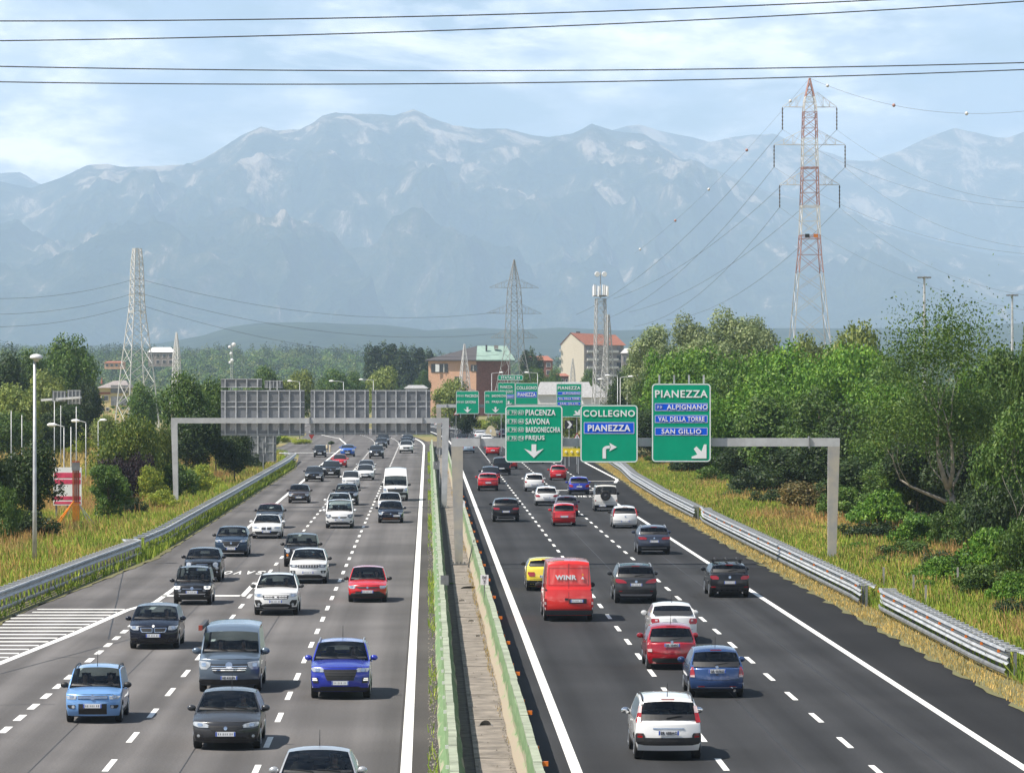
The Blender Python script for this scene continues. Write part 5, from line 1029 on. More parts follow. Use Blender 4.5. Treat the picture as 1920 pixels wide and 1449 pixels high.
# far gantry over the road and its signs
GF = 476.0
gantry('sign_gantry', 'far steel portal with two green signs over the road', 818, 1130, 761, GF, None, 0, 0, (.5, .6), (.4, .5), 1, (838,), rust=True, bh=.42)
for nm, x0, x1, y0, y1, D, its, lb in (
  ('a', 855, 898, 733, 776, GF - .6, [('text', 'PIACENZA', .68, .21, .56, .12, .022), ('text', 'SAVONA', .64, .48, .46, .12, .022), ('shield', 'E70', .11, .21, .16, .10, .01), ('shield', 'A21', .28, .21, .14, .10, .01), ('shield', 'E70', .11, .48, .16, .10, .01), ('shield', 'A6', .28, .48, .14, .10, .01), ('arrow', 'down', .50, .82, .34, .25)], 'small far green sign reading PIACENZA and SAVONA above the queue'),
  ('b', 908, 950, 733, 776, GF - .6, [('text', 'BARDONECCHIA', .66, .21, .64, .11, .022), ('text', 'FREJUS', .58, .48, .48, .12, .022), ('shield', 'E70', .14, .21, .16, .10, .01), ('shield', 'E70', .14, .48, .16, .10, .01), ('arrow', 'down', .50, .82, .34, .25)], 'far green sign reading BARDONECCHIA and FREJUS left of the big signs'),
  ('c', 1043, 1091, 719, 782, 440, [('text', 'PIANEZZA', .50, .13, .88, .10, .02), ('blue', 'ALPIGNANO', .29, .10, .05, .95, .58, .70, .06, .02), ('blue', 'VAL DELLA TORRE', .45, .10, .05, .95, .50, .80, .06, .022), ('blue', 'SAN GILLIO', .60, .10, .05, .95, .50, .72, .06, .02), ('arrow', 'right_down', .80, .86, .26, .17)], 'smaller tall green sign reading PIANEZZA behind the gap between big signs'),
  ('d', 966, 1009, 718, 775, 520, [('text', 'COLLEGNO', .50, .16, .88, .11, .02), ('blue', 'PIANEZZA', .38, .20, .06, .94, .50, .78, .12, .03)], 'smaller green sign reading COLLEGNO behind the leftmost big sign'),
  ('e', 933, 966, 717, 770, 521, [('text', 'PIANEZZA', .5, .16, .70, .10, .02), ('text', 'COLLEGNO', .5, .32, .76, .10, .02), ('blue', 'ALPIGNANO', .50, .15, .30, .95, .62, .56, .09, .02), ('arrow', 'down', .62, .75, .44, .20)], 'narrow green sign with two names left of the far COLLEGNO sign'),
  ('f', 933, 981, 703, 713, 520, [('text', 'STATALE 24', .5, .5, .74, .5, .022)], 'small green nameplate reading STATALE 24 above the far signs')):
    sign(lb, x0, x1, y0, y1, D, its, posts=((.2, .8), 6.0 if nm in 'cde' else .5, .1))
# chevron, triangle, yellow warning board, crash cushion
c = at(1067, 796, 430); q = thing('chevron_sign', 'black board with a white chevron between the big signs', 'road sign', c); MB().box((0, 0, 0), (.95, .04, .95)).build('panel', M_blk, q); MB().prism([(-.25, .4), (.05, .4), (.35, 0), (.05, -.4), (-.25, -.4), (.05, 0)], -.035, -.022).build('chevron', M_white, q); MB().bar((0, .06, -c.z), (0, .06, .4), .08).build('post', M_galv, q)
for px, py, D, lb in ((1082, 817, 400, 'red and white triangular warning sign beside the exit lane'), (855, 774, 560, 'triangular warning sign on the back of the queue')):
    c = at(px, py, D); s = .42; q = thing('warning_sign', lb, 'road sign', c); MB().prism([(-s, -s * .8), (s, -s * .8), (0, s * .9)][::-1], 0, .03).build('panel', M_red, q); MB().prism([(-s * .62, -s * .58), (s * .62, -s * .58), (0, s * .48)][::-1], -.014, -.004).build('symbol_field', M_white, q); MB().box((0, -.02, -.10), (.07, .01, .3)).build('symbol', M_ink, q); MB().bar((0, .06, -c.z), (0, .06, .1), .06).build('post', M_galv, q)
c = at(1072, 848, 395); q = thing('warning_board', 'yellow warning board with lamps standing at the exit guardrail', 'road sign', c); MB().box((0, 0, 0), (1.9, .08, .85)).build('panel', mat('warning_yellow', (.80, .60, .02), .5), q)
for k in range(3): MB().lathe([(.12, -.06), (.14, 0)], 12, c=(-.6 + .6 * k, -.05, .05), axis='y').build('lamp', mat('pale_lamp', (.85, .78, .45), .3), q)
for sd in (-1, 1): MB().bar((sd * .7, .06, -c.z), (sd * .7, .06, .3), .08).build('post', M_galv, q)
X, D = gp(920, 817); q = thing('crash_cushion', 'cream rounded crash cushion at the far fork', 'crash cushion', (X, D, 0)); b = MB(); b.prism([(1.0 * math.cos(a), 1.75 * math.sin(a) + .0) for a in np.linspace(0, math.pi, 15)], 0, 2.5); b.build('shell', mat('cushion_cream', (.66, .56, .36), .6, var=.08), q); MB().prism([(.2 * math.cos(a), .9 + .3 * math.sin(a)) for a in np.linspace(0, 2 * math.pi, 12)[:-1]], -.02, -.004).build('marking', M_white, q)
c = at(584, 819, 590); q = thing('priority_sign', 'red give way sign on the grassy island by the slip road', 'road sign', c); MB().prism([(-.45, .35), (.45, .35), (0, -.4)], 0, .03).build('panel', M_red, q); MB().bar((0, .06, -c.z), (0, .06, .2), .07).build('post', M_galv, q)
for px in (613, 619):
    X, D = gp(px, 847); tag(MB().lathe([(.12, 0), (.12, .8), (.07, .95)], 10, c=(X, D, 0)).build('bollard', mat('bollard_cream', (.62, .52, .35), .6)), 'cream bollard at the tip of the slip road island', 'bollard', 'cream bollards at the slip road island')
# ---- lamp posts
def lamp(label, px, py_top, py_base, r=.09, head='dome', D=None, arm=0.0):
    X, Dd = gp(px, py_base); D = D or Dd; X = (px - 960) * D / FPX; zt = HC - (py_top - YH) * D / FPX; q = thing('street_lamp', label, 'lamp post', (X, D, 0))
    MB().tube([(0, 0, 0), (0, 0, zt * .3), (0, 0, zt)], [r, r * .8, r * .55], 10).build('pole', M_galv, q, True)
    if head == 'dome':
        MB().lathe([(.10, -.22), (.16, -.10), (.33, -.05), (.34, 0), (.30, .10), (.16, .17), (.03, .19)], 18, c=(.08, 0, zt + .05)).build('lamp_shade', mat('lamp_grey', (.62, .62, .63), .35), q, True)
    if head == 'arm':
        MB().tube([(0, 0, zt), (arm * .5, 0, zt + .12), (arm, 0, zt + .15)], .045, 6).build('arm', M_galv, q); MB().lathe([(.04, -.45), (.14, -.3), (.16, .1), (.05, .35)], 8, c=(arm, 0, zt + .15), axis='x').build('lamp_head', M_white, q)
    return q
lamp('tall lamp post with a domed head standing in the left verge', 65, 672, 1060, .13)
for i, (px, pt, D, lb) in enumerate(((102, 752, 330, 'thin lamp pole left of the pink billboard'), (120, 800, 300, 'thin pole with a short cross arm in front of the dry field'), (133, 800, 296, 'thicker pole right beside the one with a cross arm'), (143, 762, 340, 'thin pole directly behind the orange boards'), (161, 792, 345, 'thin pole with a cross arm above the purple shrub'), (41, 778, 330, 'thin pole right of the leftmost one in the dark trees'), (21, 770, 330, 'leftmost thin pole among the dark trees'), (114, 760, 420, 'faint pole under the distant sign backs'), (184, 790, 420, 'short pole with cross arm beside the yellow building'))):
    lamp(lb, px, pt, 0, .055, 'arm' if i in (1, 4, 8) else None, D, -.9 if i != 8 else .6)
for px, pt, D, lb, arm in ((562, 716, 620, 'lamp post with a bright head leaning over the portal', -1.6), (644, 716, 640, 'curved lamp post above the middle sign back', -2.0), (700, 713, 700, 'curved lamp post above the right sign back', -2.2), (922, 700, 700, 'lamp post left of the far STATALE nameplate', 1.8), (1008, 700, 640, 'lamp post right of the far STATALE nameplate', -1.8), (1146, 713, 560, 'first lamp post left of the lattice mast foot', -1.6), (1158, 706, 540, 'second lamp post right of the lattice mast foot', -1.4), (1163, 708, 520, 'third lamp post in front of the small dark tree', 1.5), (1176, 707, 530, 'fourth lamp post right of the small dark tree', 1.3)):
    lamp(lb, px, pt, 0, .07, 'arm', D, arm)
for px, pt, D, lb in ((1733, 522, 560, 'tall floodlight mast left of the right edge behind the bare tree'), (1898, 555, 640, 'farther floodlight mast near the right edge')):
    X = (px - 960) * D / FPX; zt = HC - (pt - YH) * D / FPX; q = thing('floodlight_mast', lb, 'floodlight mast', (X, D, 0)); MB().tube([(0, 0, 0), (0, 0, zt)], [.35, .16], 10).build('pole', M_galv, q); MB().lathe([(.2, 0), (.55, .06), (.85, .12), (.85, .2), (.1, .3)], 16, c=(0, 0, zt)).build('platform', M_gald, q)
    for k in range(8): a = k * math.pi / 4; MB().box((.85 * math.cos(a), .85 * math.sin(a), zt + .12), (.34, .2, .24)).build('floodlight', M_gald, q)
# fence posts in the right verge, leaning dry stalks
for i, (px, py) in enumerate(((1713, 1126), (1736, 1148), (1796, 1110), (1824, 1110), (1657, 1110))):
    X, D = gp(px, py); tag(MB().bar((X, D, 0), (X, D, 1.15), .08).build('fence_post', mat('grey_post', (.30, .29, .27), .8)), ['grey fence post nearest the guardrail gap', 'pale grey fence post right of the first one', 'slim grey fence post in the dry grass below the bushes', 'rightmost grey fence post in the dry grass', 'leftmost low grey post behind the guardrail'][i], 'fence post', 'posts of an old fence in the right verge')
# ------------------------------------------------------------------ pylons, wires, masts, buildings
M_lat = mat('pylon_grey', (0.45, 0.45, 0.44), 0.6, var=.1); M_latd = mat('pylon_dark', (0.29, 0.285, 0.27), 0.6, var=.2); M_prw = mat('pylon_white', (0.60, 0.59, 0.57), 0.6); M_prr = mat('pylon_red', (0.38, 0.21, 0.18), 0.6); M_ins = mat('insulator', (0.10, 0.09, 0.085), 0.4); M_wire = mat('wire', (0.09, 0.09, 0.10), 0.6)
def pylon(label, px, py_top, D, prof, arms, m, bands=None, t=.10, rz=0.0, insul=2.8, dpan=1.0):
    """prof: (height, half width); arms: (height, half span, rise)"""
    X = (px - 960) * D / FPX; ht = HC - (py_top - YH) * D / FPX; root = thing('pylon', label, 'pylon', (X, D, 0), rz)
    hs = [p[0] for p in prof]; ws = [p[1] for p in prof]; Wd = lambda z: float(np.interp(z, hs, ws)); top = hs[-1]; k = ht / top
    secs = bands or [(0, top, m, 'lattice_body')]
    for z0, z1, mm, nm in secs:
        b = MB(); z = z0
        while z < z1 - .05:
            w = Wd(z); dz = min(max(w * 1.5 * dpan, .9), z1 - z); zz = z + dz; w2 = Wd(zz)
            cs = [(-1, -1), (1, -1), (1, 1), (-1, 1)]
            for i in range(4):
                a, c = cs[i], cs[(i + 1) % 4]; A = lambda q, ww, h: (q[0] * ww, q[1] * ww, h * k)
                b.bar(A(a, w, z), A(a, w2, zz), t * 1.5); b.bar(A(a, w, z), A(c, w2, zz), t * .7); b.bar(A(c, w, z), A(a, w2, zz), t * .7)
                if w < 1.6: b.bar(A(a, w2, zz), A(c, w2, zz), t * .7)
            z = zz
        b.build(nm, mm, root)
    tips = []
    for h, sp, rise in arms:
        w = Wd(h); h *= k
        for sd in (-1, 1):
            b = MB()
            for f in (-1, 1):
                b.bar((sd * w, f * w, h), (sd * sp, 0, h), t * .8); b.bar((sd * w, f * w, h + rise), (sd * sp, 0, h + .05), t * .55)
                for q in (.33, .66): x = w + (sp - w) * q; b.bar((sd * x, f * w * (1 - q), h), (sd * x, f * w * (1 - q), h + rise * (1 - q)), t * .6); b.bar((sd * x, f * w * (1 - q), h), (sd * (w + (sp - w) * (q - .33)), f * w * (1.33 - q), h + rise * (1.33 - q)), t * .4)
            b.build('crossarm', M_prw if bands else m, root)
            if insul:
                n = 12; bi = MB(); bi.lathe([(.10 if i % 2 else .05, -insul * i / n) for i in range(n + 1)], 8, c=(sd * sp, 0, h - .05)); bi.build('insulator', M_ins, root)
            p = Matrix.Rotation(rz, 3, 'Z') @ Vector((sd * sp, 0, h - insul)); tips.append(Vector((X, D, 0)) + p)
    tips.append(Vector((X, D, ht))); return root, tips
def wire(label, a, b, sag, r=.03, name='power_cable', balls=0, n=24):
    pts = [a + (b - a) * (i / n) + Vector((0, 0, -sag * 4 * (i / n) * (1 - i / n))) for i in range(n + 1)]; o = MB().tube(pts, r, 5).build(name, M_wire); tag(o, label, 'cable')
    for k in range(balls):
        q = pts[int(2 + (n - 3) * k / max(1, balls - 1))] if balls > 1 else pts[n // 2]; MB().lathe([(.04, -.21), (.15, -.15), (.22, 0), (.15, .15), (.04, .21)], 12, c=q).build('marker_ball', M_prr if k % 2 else M_prw, o, True)
    return o
D = 470.0; H = lambda py, D: HC - (py - YH) * D / FPX
bands = []
zs = [(0, 23.2, M_lat, 'lattice_body'), (23.2, 27.9, M_prr, 'red_section'), (27.9, 31.6, M_prw, 'white_section'), (31.6, 36.4, M_prr, 'red_section'), (36.4, 40.0, M_prw, 'white_section'), (40.0, 43.3, M_prr, 'red_section'), (43.3, 45.2, M_prw, 'white_section'), (45.2, 47.5, M_prr, 'red_section')]
pr, tipsR = pylon('tall red and white lattice pylon rising behind the right tree bank', 1518, 147, D, [(0, 3.9), (12, 2.5), (26.5, 1.22), (34, 1.0), (44, .78), (47.5, .05)], [(34.2, 3.75, 1.6), (39.2, 4.45, 1.8), (43.9, 3.4, 1.8)], M_lat, zs, .07, R(4))
for px, z, m in ((1510, 27.0, M_blk), (1526, 27.0, M_orange)): MB().box(((px - 1518) * D / FPX, -1.6, H(443, D)), (.55, .05, .45)).build('warning_plate', m, pr)
_, tipsC = pylon('dark weathered lattice pylon above the brick house', 964, 487, 930, [(0, 5.2), (10, 3.0), (17, 1.9), (33, 1.25), (40, .08)], [(20.5, 6.3, 2.2), (26.6, 7.4, 2.2), (33.0, 6.6, 2.0)], M_latd, None, .085, R(24), 0)
_, tipsL = pylon('pale grey lattice pylon with a flat top on the left', 257, 466, 760, [(0, 3.4), (12, 2.5), (26, 1.15), (34, .95), (38, .65)], [(24.5, 1.6, .8), (28.0, 1.8, .8)], M_prw, None, .11, R(30), 0)
pylon('small pale lattice pylon right of the flat topped one', 331, 623, 1000, [(0, 1.6), (8, .9), (15, .75), (21, .1)], [(9, 2.2, .8), (13.5, 2.6, .9)], M_prw, None, .10, R(70), 0)
pylon('slender white lattice pylon before the brick house front', 871, 645, 640, [(0, 1.3), (6, .9), (11, .6), (16, .06)], [(5.5, 3.0, .5), (8, 2.2, .4)], M_prw, None, .07, R(20), 0)
pylon('small lattice pylon standing before the pale apartment gable', 1074, 672, 800, [(0, .9), (8, .6), (12, .4), (15, .05)], [(8.8, 4.2, .6)], M_lat, None, .07, R(10), 0)
pylon('tiny lattice pylon right of the apartment block', 1184, 668, 900, [(0, .9), (8, .6), (12, .4), (15, .05)], [(9.0, 3.6, .6)], M_lat, None, .08, R(10), 0)
# telecom mast
D = 620; X = (1126 - 960) * D / FPX; r_, _ = pylon('lattice telecom mast crowned with white antenna drums', 1126, 560, D, [(0, 1.35), (10, 1.0), (22, .72)], [], M_lat, None, .09, R(12), 0)
zt = H(560, D)
MB().lathe([(.6, 0), (1.25, .1), (1.25, .2), (.6, .3)], 14, c=(0, 0, zt + .3)).build('platform', M_gald, r_)
for k in range(9): a = k * 2 * math.pi / 9; MB().box((1.2 * math.cos(a), 1.2 * math.sin(a), zt + 1.2 + .2 * (k % 2)), (.30, .22, 1.7), Matrix.Rotation(a, 3, 'Z')).build('antenna_panel', M_white, r_)
MB().tube([(0, 0, zt), (0, 0, zt + 4.4)], .09, 8).build('mast_pole', M_galv, r_)
for sd in (-1, 1): MB().lathe([(.40, -.15), (.44, .0), (.40, .15)], 14, c=(sd * .6, -.2, zt + 4.0), axis='y').build('dish_antenna', M_white, r_)
pylon('second darker lattice mast close right of the telecom mast', 1140, 590, 640, [(0, 1.3), (10, .8), (22, .15)], [(8, 2.6, .6)], M_lat, None, .09, R(40), 0)
D = 1100; X = (434 - 960) * D / FPX; r_ = thing('telecom_mast', 'distant thin mast with round white dishes before the wooded hill', 'mast', (X, D, 0)); zt = H(646, D); b = MB()
for a in range(3): q = a * 2.09; b.tube([(.5 * math.cos(q), .5 * math.sin(q), 0), (.3 * math.cos(q), .3 * math.sin(q), zt)], .07, 5)
for z in np.arange(0, zt, .8): b.bar((.45, 0, z), (-.22, .38, z + .8), .05); b.bar((-.22, .38, z), (-.22, -.38, z + .8), .05); b.bar((-.22, -.38, z), (.45, 0, z + .8), .05)
b.build('lattice_body', M_lat, r_)
for x, z, s in ((.7, zt, .62), (-.5, zt - .7, .45), (-.1, zt - 2.6, .4), (.2, zt - 4.6, .5), (-.4, zt - 5.2, .4)): MB().lathe([(.1, -.2), (s, -.05), (s, .1)], 14, c=(x, -.6, z), axis='y').build('dish_antenna', M_white, r_)
# overhead cables right across the picture
for i, (y0, ym, y1, lb) in enumerate(((40, 27, -14, 'topmost black overhead cable crossing the whole sky'), (77, 53, 3, 'second black overhead cable from the top'), (125, 133, 118, 'third overhead cable, upper of the lower pair'), (154, 156, 131, 'lowest of the four overhead cables'))):
    D = 150.0; pts = []
    for k in range(41):
        t = k / 40; px = -200 + 2320 * t; s = px / 1920; py = y0 * (1 - s) * (1 - 2 * s) + ym * 4 * s * (1 - s) + y1 * s * (2 * s - 1); pts.append(at(px, py, D + 4 * i + 6 * t))
    tag(MB().tube(pts, .026, 6).build('power_cable', M_blk), lb, 'cable')
# spans of the right pylon: away to the left, and towards the right edge
names = ['lower left', 'lower right', 'middle left', 'middle right', 'upper left', 'upper right']
left_end = [(860, 560), (1010, 600), (1150, 640), (1250, 585), (1100, 560), (1240, 540)]
for i, t in enumerate(tipsR[:6]):
    e = at([1190, 1250, 1130, 1180, 1080, 1150][i], [612, 600, 600, 585, 590, 560][i], 640)
    wire(f'power line from the {names[i]} arm of the red pylon descending left', t, e, 3.0, .022)
    e2 = at(1990, [590, 560, 480, 468, 392, 380][i], 380); wire(f'power line from the {names[i]} arm of the red pylon to the right edge', t, e2, 2.5, .012)
wire('earth wire with marker balls running right from the pylon tip', tipsR[-1], at(1985, 200, 400), 2.2, .018, balls=4)
wire('earth wire with marker balls falling left from the pylon tip', tipsR[-1], at(1190, 475, 640), 1.5, .012, balls=5)
for i, (ya, yb, yc) in enumerate(((522, 550, 560), (548, 580, 600), (570, 604, 640))):
    a = at(257, ya, 760); wire(f'{["highest", "middle", "lowest"][i]} power line from the flat topped pylon to the left edge', a, at(-60, yb + 8, 700), 1.5, .035)
    wire(f'{["highest", "middle", "lowest"][i]} power line from the flat topped to the dark pylon', a, at(935, yc + 25, 930), 4.0, .035)
# ---- buildings
def wallbox(b, x0, x1, y0, y1, z0, z1): b.box(((x0 + x1) / 2, (y0 + y1) / 2, (z0 + z1) / 2), (x1 - x0, y1 - y0, z1 - z0))
M_glassd = mat('dark_pane', (.03, .035, .04), .1, spec=.8); M_frame = mat('window_frame', (.55, .53, .50), .6); M_brick = mat('brick_red', (.20, .085, .06), .9, var=.2, vscale=2); M_peach = mat('peach_render', (.60, .36, .24), .9, var=.08); M_slate = mat('slate_roof', (.06, .055, .058), .8, var=.2); M_copper = mat('copper_green', (.24, .34, .29), .7, var=.12, vscale=.5); M_cream = mat('cream_wall', (.70, .63, .52), .9, var=.05); M_terra = mat('terracotta', (.30, .115, .075), .85, var=.25, vscale=3); M_greyw = mat('grey_wall', (.26, .23, .22), .9, var=.15)
def windows(root, rect, nx, nz, m=M_glassd, y=-.06, fx=.5, fz=.5, frame=True):
    x0, x1, z0, z1 = rect; cw, ch = (x1 - x0) / nx, (z1 - z0) / nz
    for i in range(nx):
        for j in range(nz):
            c = (x0 + cw * (i + .5), y, z0 + ch * (j + .5)); w = MB().box(c, (cw * fx + .25, .10, ch * fz + .25)).build('window', M_frame if frame else m, root); MB().box((c[0], y - .055, c[2]), (cw * fx, .03, ch * fz)).build('pane', m, w)
# brick house with slate and copper roof; its corner faces the camera
D = 1050.0; s = D / FPX; q = thing('brick_house', 'brick house with dark slate and green copper roof', 'house', ((893 - 960) * s, D, 0), R(0)); ze, zr = H(674, D), H(648, D)
wl, wr_ = (893 - 803) * s, (957 - 893) * s; dep = 9.0
b = MB(); b.add([(-wl, 2.0, 0), (0, 0, 0), (wr_, 3.2, 0), (wr_ - 2, 13, 0), (-wl + 1, 13, 0)] + [(-wl, 2.0, ze), (0, 0, ze), (wr_, 3.2, ze), (wr_ - 2, 13, ze), (-wl + 1, 13, ze)], [(0, 1, 6, 5), (3, 4, 9, 8), (4, 0, 5, 9), (5, 6, 7, 8, 9)]); b.build('wall', M_peach, q)
MB().add([(0, 0, 0), (wr_, 3.2, 0), (wr_ - 2, 13, 0), (0, 0, ze), (wr_, 3.2, ze), (wr_ - 2, 13, ze)], [(0, 1, 4, 3), (1, 2, 5, 4)]).build('wall', M_brick, q)
o_ = 1.0; ridge0, ridge1 = (0.2, 6.5, zr), (wr_ - 1.2, 8.0, zr)
MB().add([(-wl - o_, 1.2, ze - .1), (0, -o_, ze - .1), ridge0, (-wl + 1, 14, ze), (-wl - o_, 1.2, ze - .4), (0, -o_, ze - .4)], [(0, 1, 2), (0, 2, 3), (0, 4, 5, 1)]).build('roof', M_slate, q)
MB().add([(0, -o_, ze - .1), (wr_ + 1.4, 2.4, ze - .1), ridge1, ridge0, (0, -o_, ze - .4), (wr_ + 1.4, 2.4, ze - .4), (wr_ - 2, 14, ze)], [(0, 1, 2, 3), (0, 4, 5, 1), (1, 6, 2), (6, 3, 2)]).build('roof', M_copper, q)
MB().box((2.8, 4, zr - .6), (.5, .5, 1.6)).build('chimney', M_slate, q); MB().box((5.5, 5, zr - .4), (1.2, .8, 1.0)).build('chimney', M_greyw, q)
def wq(px0, px1, py0, py1, m=M_glassd):
    x0, x1 = (px0 - 893) * s, (px1 - 893) * s; t = -((x0 + x1) / 2) / wl; y = 2.0 * t - .08; z0, z1 = H(py1, D), H(py0, D); a = math.atan2(-2.0, wl); M_ = Matrix.Rotation(a, 3, 'Z')
    w = MB().box(((x0 + x1) / 2, y, (z0 + z1) / 2), (x1 - x0, .12, z1 - z0), M_).build('window', M_glassd, q); return w
w = wq(808, 840, 682, 698); MB().box(((820 - 893) * s, 1.0, H(690, D)), (1.1, .05, 2.1)).build('curtain', M_white, w); MB().box(((832 - 893) * s, 1.0, H(690, D)), (.3, .05, 2.3)).build('frame', M_frame, w)
w = wq(883, 895, 684, 696); MB().box(((888 - 893) * s, -.02, H(690, D)), (.5, .05, 1.5)).build('frame', M_frame, w)
w = wq(852, 866, 706, 718)
# apartment block
D = 1420.0; s = D / FPX; q = thing('apartment_block', 'cream gabled apartment block with terracotta roof and balconies', 'building', ((1052 - 960) * s, D, 0)); ze, zp = H(643, D), H(625, D); w1 = (1095 - 1052) * s; w2 = (1170 - 1095) * s
b = MB(); b.add([(0, 1.5, 0), (w1, 0, 0), (w1, 0, ze - .6), (w1 / 2 - .8, .8, zp), (0, 1.5, ze - .6)], [(0, 1, 2, 3, 4)]); b.add([(w1, 0, 0), (w1 + w2, 4, 0), (w1 + w2, 4, ze - .8), (w1, 0, ze - .6)], [(0, 1, 2, 3)]); b.build('wall', M_cream, q)
MB().add([(w1 + .05, -.05, 0), (w1 + w2, 3.9, 0), (w1 + w2, 3.9, ze - .9), (w1 + .05, -.05, ze - .7)], [(0, 1, 2, 3)]).build('wall', M_greyw, q)
MB().add([(w1 + .5, -.6, ze - .7), (w1 + w2 + 1, 3.4, ze - .9), (w1 + w2 - 3, 6, zp - .5), (w1 / 2 - .8, .6, zp + .25), (-.6, 1.4, ze - .8)], [(0, 1, 2, 3), (3, 4, 2)]).build('roof', M_terra, q); MB().box((w1 * .75, 3.0, zp + .2), (1.6, 1.2, 1.0)).build('chimney', M_slate, q)
for fl in range(6):
    z = ze - 3.2 - fl * 3.0
    for k, fx in enumerate((.10, .33, .62, .88)):
        x = w1 + w2 * fx; y = 4 * fx - .25; w = MB().box((x, y, z + .9), (1.5, .2, 1.9)).build('window', M_glassd, q)
    for fx in (.22, .72): x = w1 + w2 * fx; MB().box((x, 4 * fx - .6, z), (4.4, 1.0, .9), Matrix.Rotation(math.atan2(4, w2), 3, 'Z')).build('balcony', M_frame, q)
    MB().box((-.35, 1.5, z + .4), (.6, .9, 1.0)).build('balcony', M_frame, q)
# further houses
def house(label, px0, px1, py_eave, py_ridge, py_base, D, mw, mr, nx=3, nz=2, ridge_frac=(.15, .85), cat='house', name='house', win=True):
    s = D / FPX; x0, x1 = (px0 - 960) * s, (px1 - 960) * s; w = x1 - x0; zb = max(0, H(py_base, D) - 1.5); q = thing(name, label, cat, ((x0 + x1) / 2, D, zb)); ze, zr, zb = H(py_eave, D) - zb, H(py_ridge, D) - zb, 0; dp = max(6, w * .5)
    b = MB(); wallbox(b, -w / 2, w / 2, 0, dp, 0, ze); b.build('wall', mw, q); o = .4
    MB().add([(-w / 2 - o, -o, ze), (w / 2 + o, -o, ze), (w * (ridge_frac[1] - .5), dp / 2, zr), (w * (ridge_frac[0] - .5), dp / 2, zr), (-w / 2 - o, dp + o, ze), (w / 2 + o, dp + o, ze)], [(0, 1, 2, 3), (5, 4, 3, 2), (4, 0, 3), (1, 5, 2), (0, 4, 5, 1)]).build('roof', mr, q)
    if win: windows(q, (-w / 2, w / 2, max(zb, .6), ze - .2), nx, nz)
    return q
M_yel = mat('yellow_wall', (.62, .50, .25), .9, var=.06); M_shed = mat('white_shed', (.68, .67, .66), .7, var=.08); M_shedr = mat('shed_roof', (.30, .30, .30), .8, var=.2)
# yellow building with red band at the left
D = 900.0; s = D / FPX; q = thing('yellow_building', 'yellow building with a grey roof and dark louvred front', 'building', ((185 - 960) * s, D, 0)); w = 55 * s; b = MB(); wallbox(b, 0, w, 0, 12, 0, H(727, D)); b.build('wall', M_yel, q)
b = MB(); wallbox(b, 2.9, w + .1, -.3, 0, H(737, D), H(722, D)); b.build('louvre_panel', M_gald, q); b = MB(); wallbox(b, 2.9, w + .1, -.3, 0, H(760, D), H(743, D)); b.build('louvre_panel', M_gald, q)
MB().add([(-.5, -.6, H(727, D)), (w + .5, -.6, H(727, D)), (w + .5, 12, H(727, D)), (-.5, 12, H(727, D)), (3, 5, H(714, D)), (w - 1, 5, H(713, D))], [(0, 1, 5, 4), (1, 2, 5), (2, 3, 4, 5), (3, 0, 4)]).build('roof', M_greyw, q)
b = MB(); wallbox(b, -.05, 2.8, -.12, 0, H(739, D), H(735, D)); b.build('red_band', M_terra, q); windows(q, (.3, 2.7, H(752, D), H(741, D)), 1, 1, fx=.6, fz=.7); windows(q, (.3, 2.7, H(772, D), H(762, D)), 2, 1); MB().lathe([(.2, 0), (.25, .3), (.05, 1.6)], 8, c=(.4, 3, H(720, D))).build('flag', M_terra, q)
house('low white warehouse with a pale ribbed roof behind the far signs', 1008, 1110, 740, 716, 768, 760, M_shed, M_shedr, 4, 1, (.05, .95), 'warehouse', 'warehouse', False)
house('white warehouse gable right of the far PIANEZZA sign', 1092, 1142, 745, 720, 770, 740, M_shed, M_shedr, 3, 1, (.45, .55), 'warehouse', 'warehouse', False)
house('low brick red wall house below the apartment block', 1030, 1066, 705, 700, 720, 1150, M_brick, M_terra, 5, 1)
house('red roofed house half hidden by trees right of the dark pylon', 976, 1036, 676, 667, 700, 1250, M_brick, M_terra, 4, 2)
house('grey flat roofed house right of the apartment block', 1166, 1206, 662, 653, 700, 1350, M_greyw, M_frame, 4, 2)
house('distant villa with a white sloping roof on the wooded slope', 278, 326, 660, 651, 680, 1500, M_greyw, M_white, 4, 2)
house('far pink cottage on the slope left of the flat topped pylon', 196, 232, 680, 677, 684, 1400, M_peach, M_terra, 4, 1)
house('small orange roofed house behind the portal gap', 568, 585, 735, 727, 760, 800, M_cream, M_terra, 2, 1)
house('low white shed left of the brick house', 760, 800, 728, 722, 745, 900, M_shed, M_shedr, 3, 1)
house('white tent roof building at the left edge among trees', -20, 30, 770, 752, 800, 600, M_shed, M_white, 2, 1)
house('long low pale roof behind the dry field', 60, 130, 813, 806, 822, 640, M_shed, M_white, 4, 1, (.05, .95))
# left: far sign backs, billboard, orange boards
sign_back('grey sign back, left of a far pair above the trees', 98, 124, 733, 753, 500, 4, (.05, .9)); sign_back('grey sign back, right of a far pair above the trees', 126, 152, 731, 758, 500, 4, (.05, .9))
tag(MB().bar(at(78, 750, 501), at(152, 745, 499), .4, .3).build('gantry_beam', M_steel), 'pale horizontal beam under the far pair of sign backs', 'gantry beam')
D = 262.0; a = at(100, 876, D); b_ = at(153, 947, D); c = (a + b_) / 2; q = thing('billboard', 'pink red and white billboard half hidden by dark leaves', 'billboard', c); w, h = b_.x - a.x, a.z - b_.z
MB().box((0, 0, 0), (w, .12, h)).build('panel', M_white, q); M_pink = mat('billboard_pink', (.62, .05, .12), .5, var=.25, vscale=2.5)
for z0, z1 in ((.36, .22), (.18, .06), (-.26, -.36), (-.40, -.47)): MB().box((0, -.065, h * (z0 + z1) / 2), (w * .94, .012, h * abs(z0 - z1))).build('colour_band', M_pink, q)
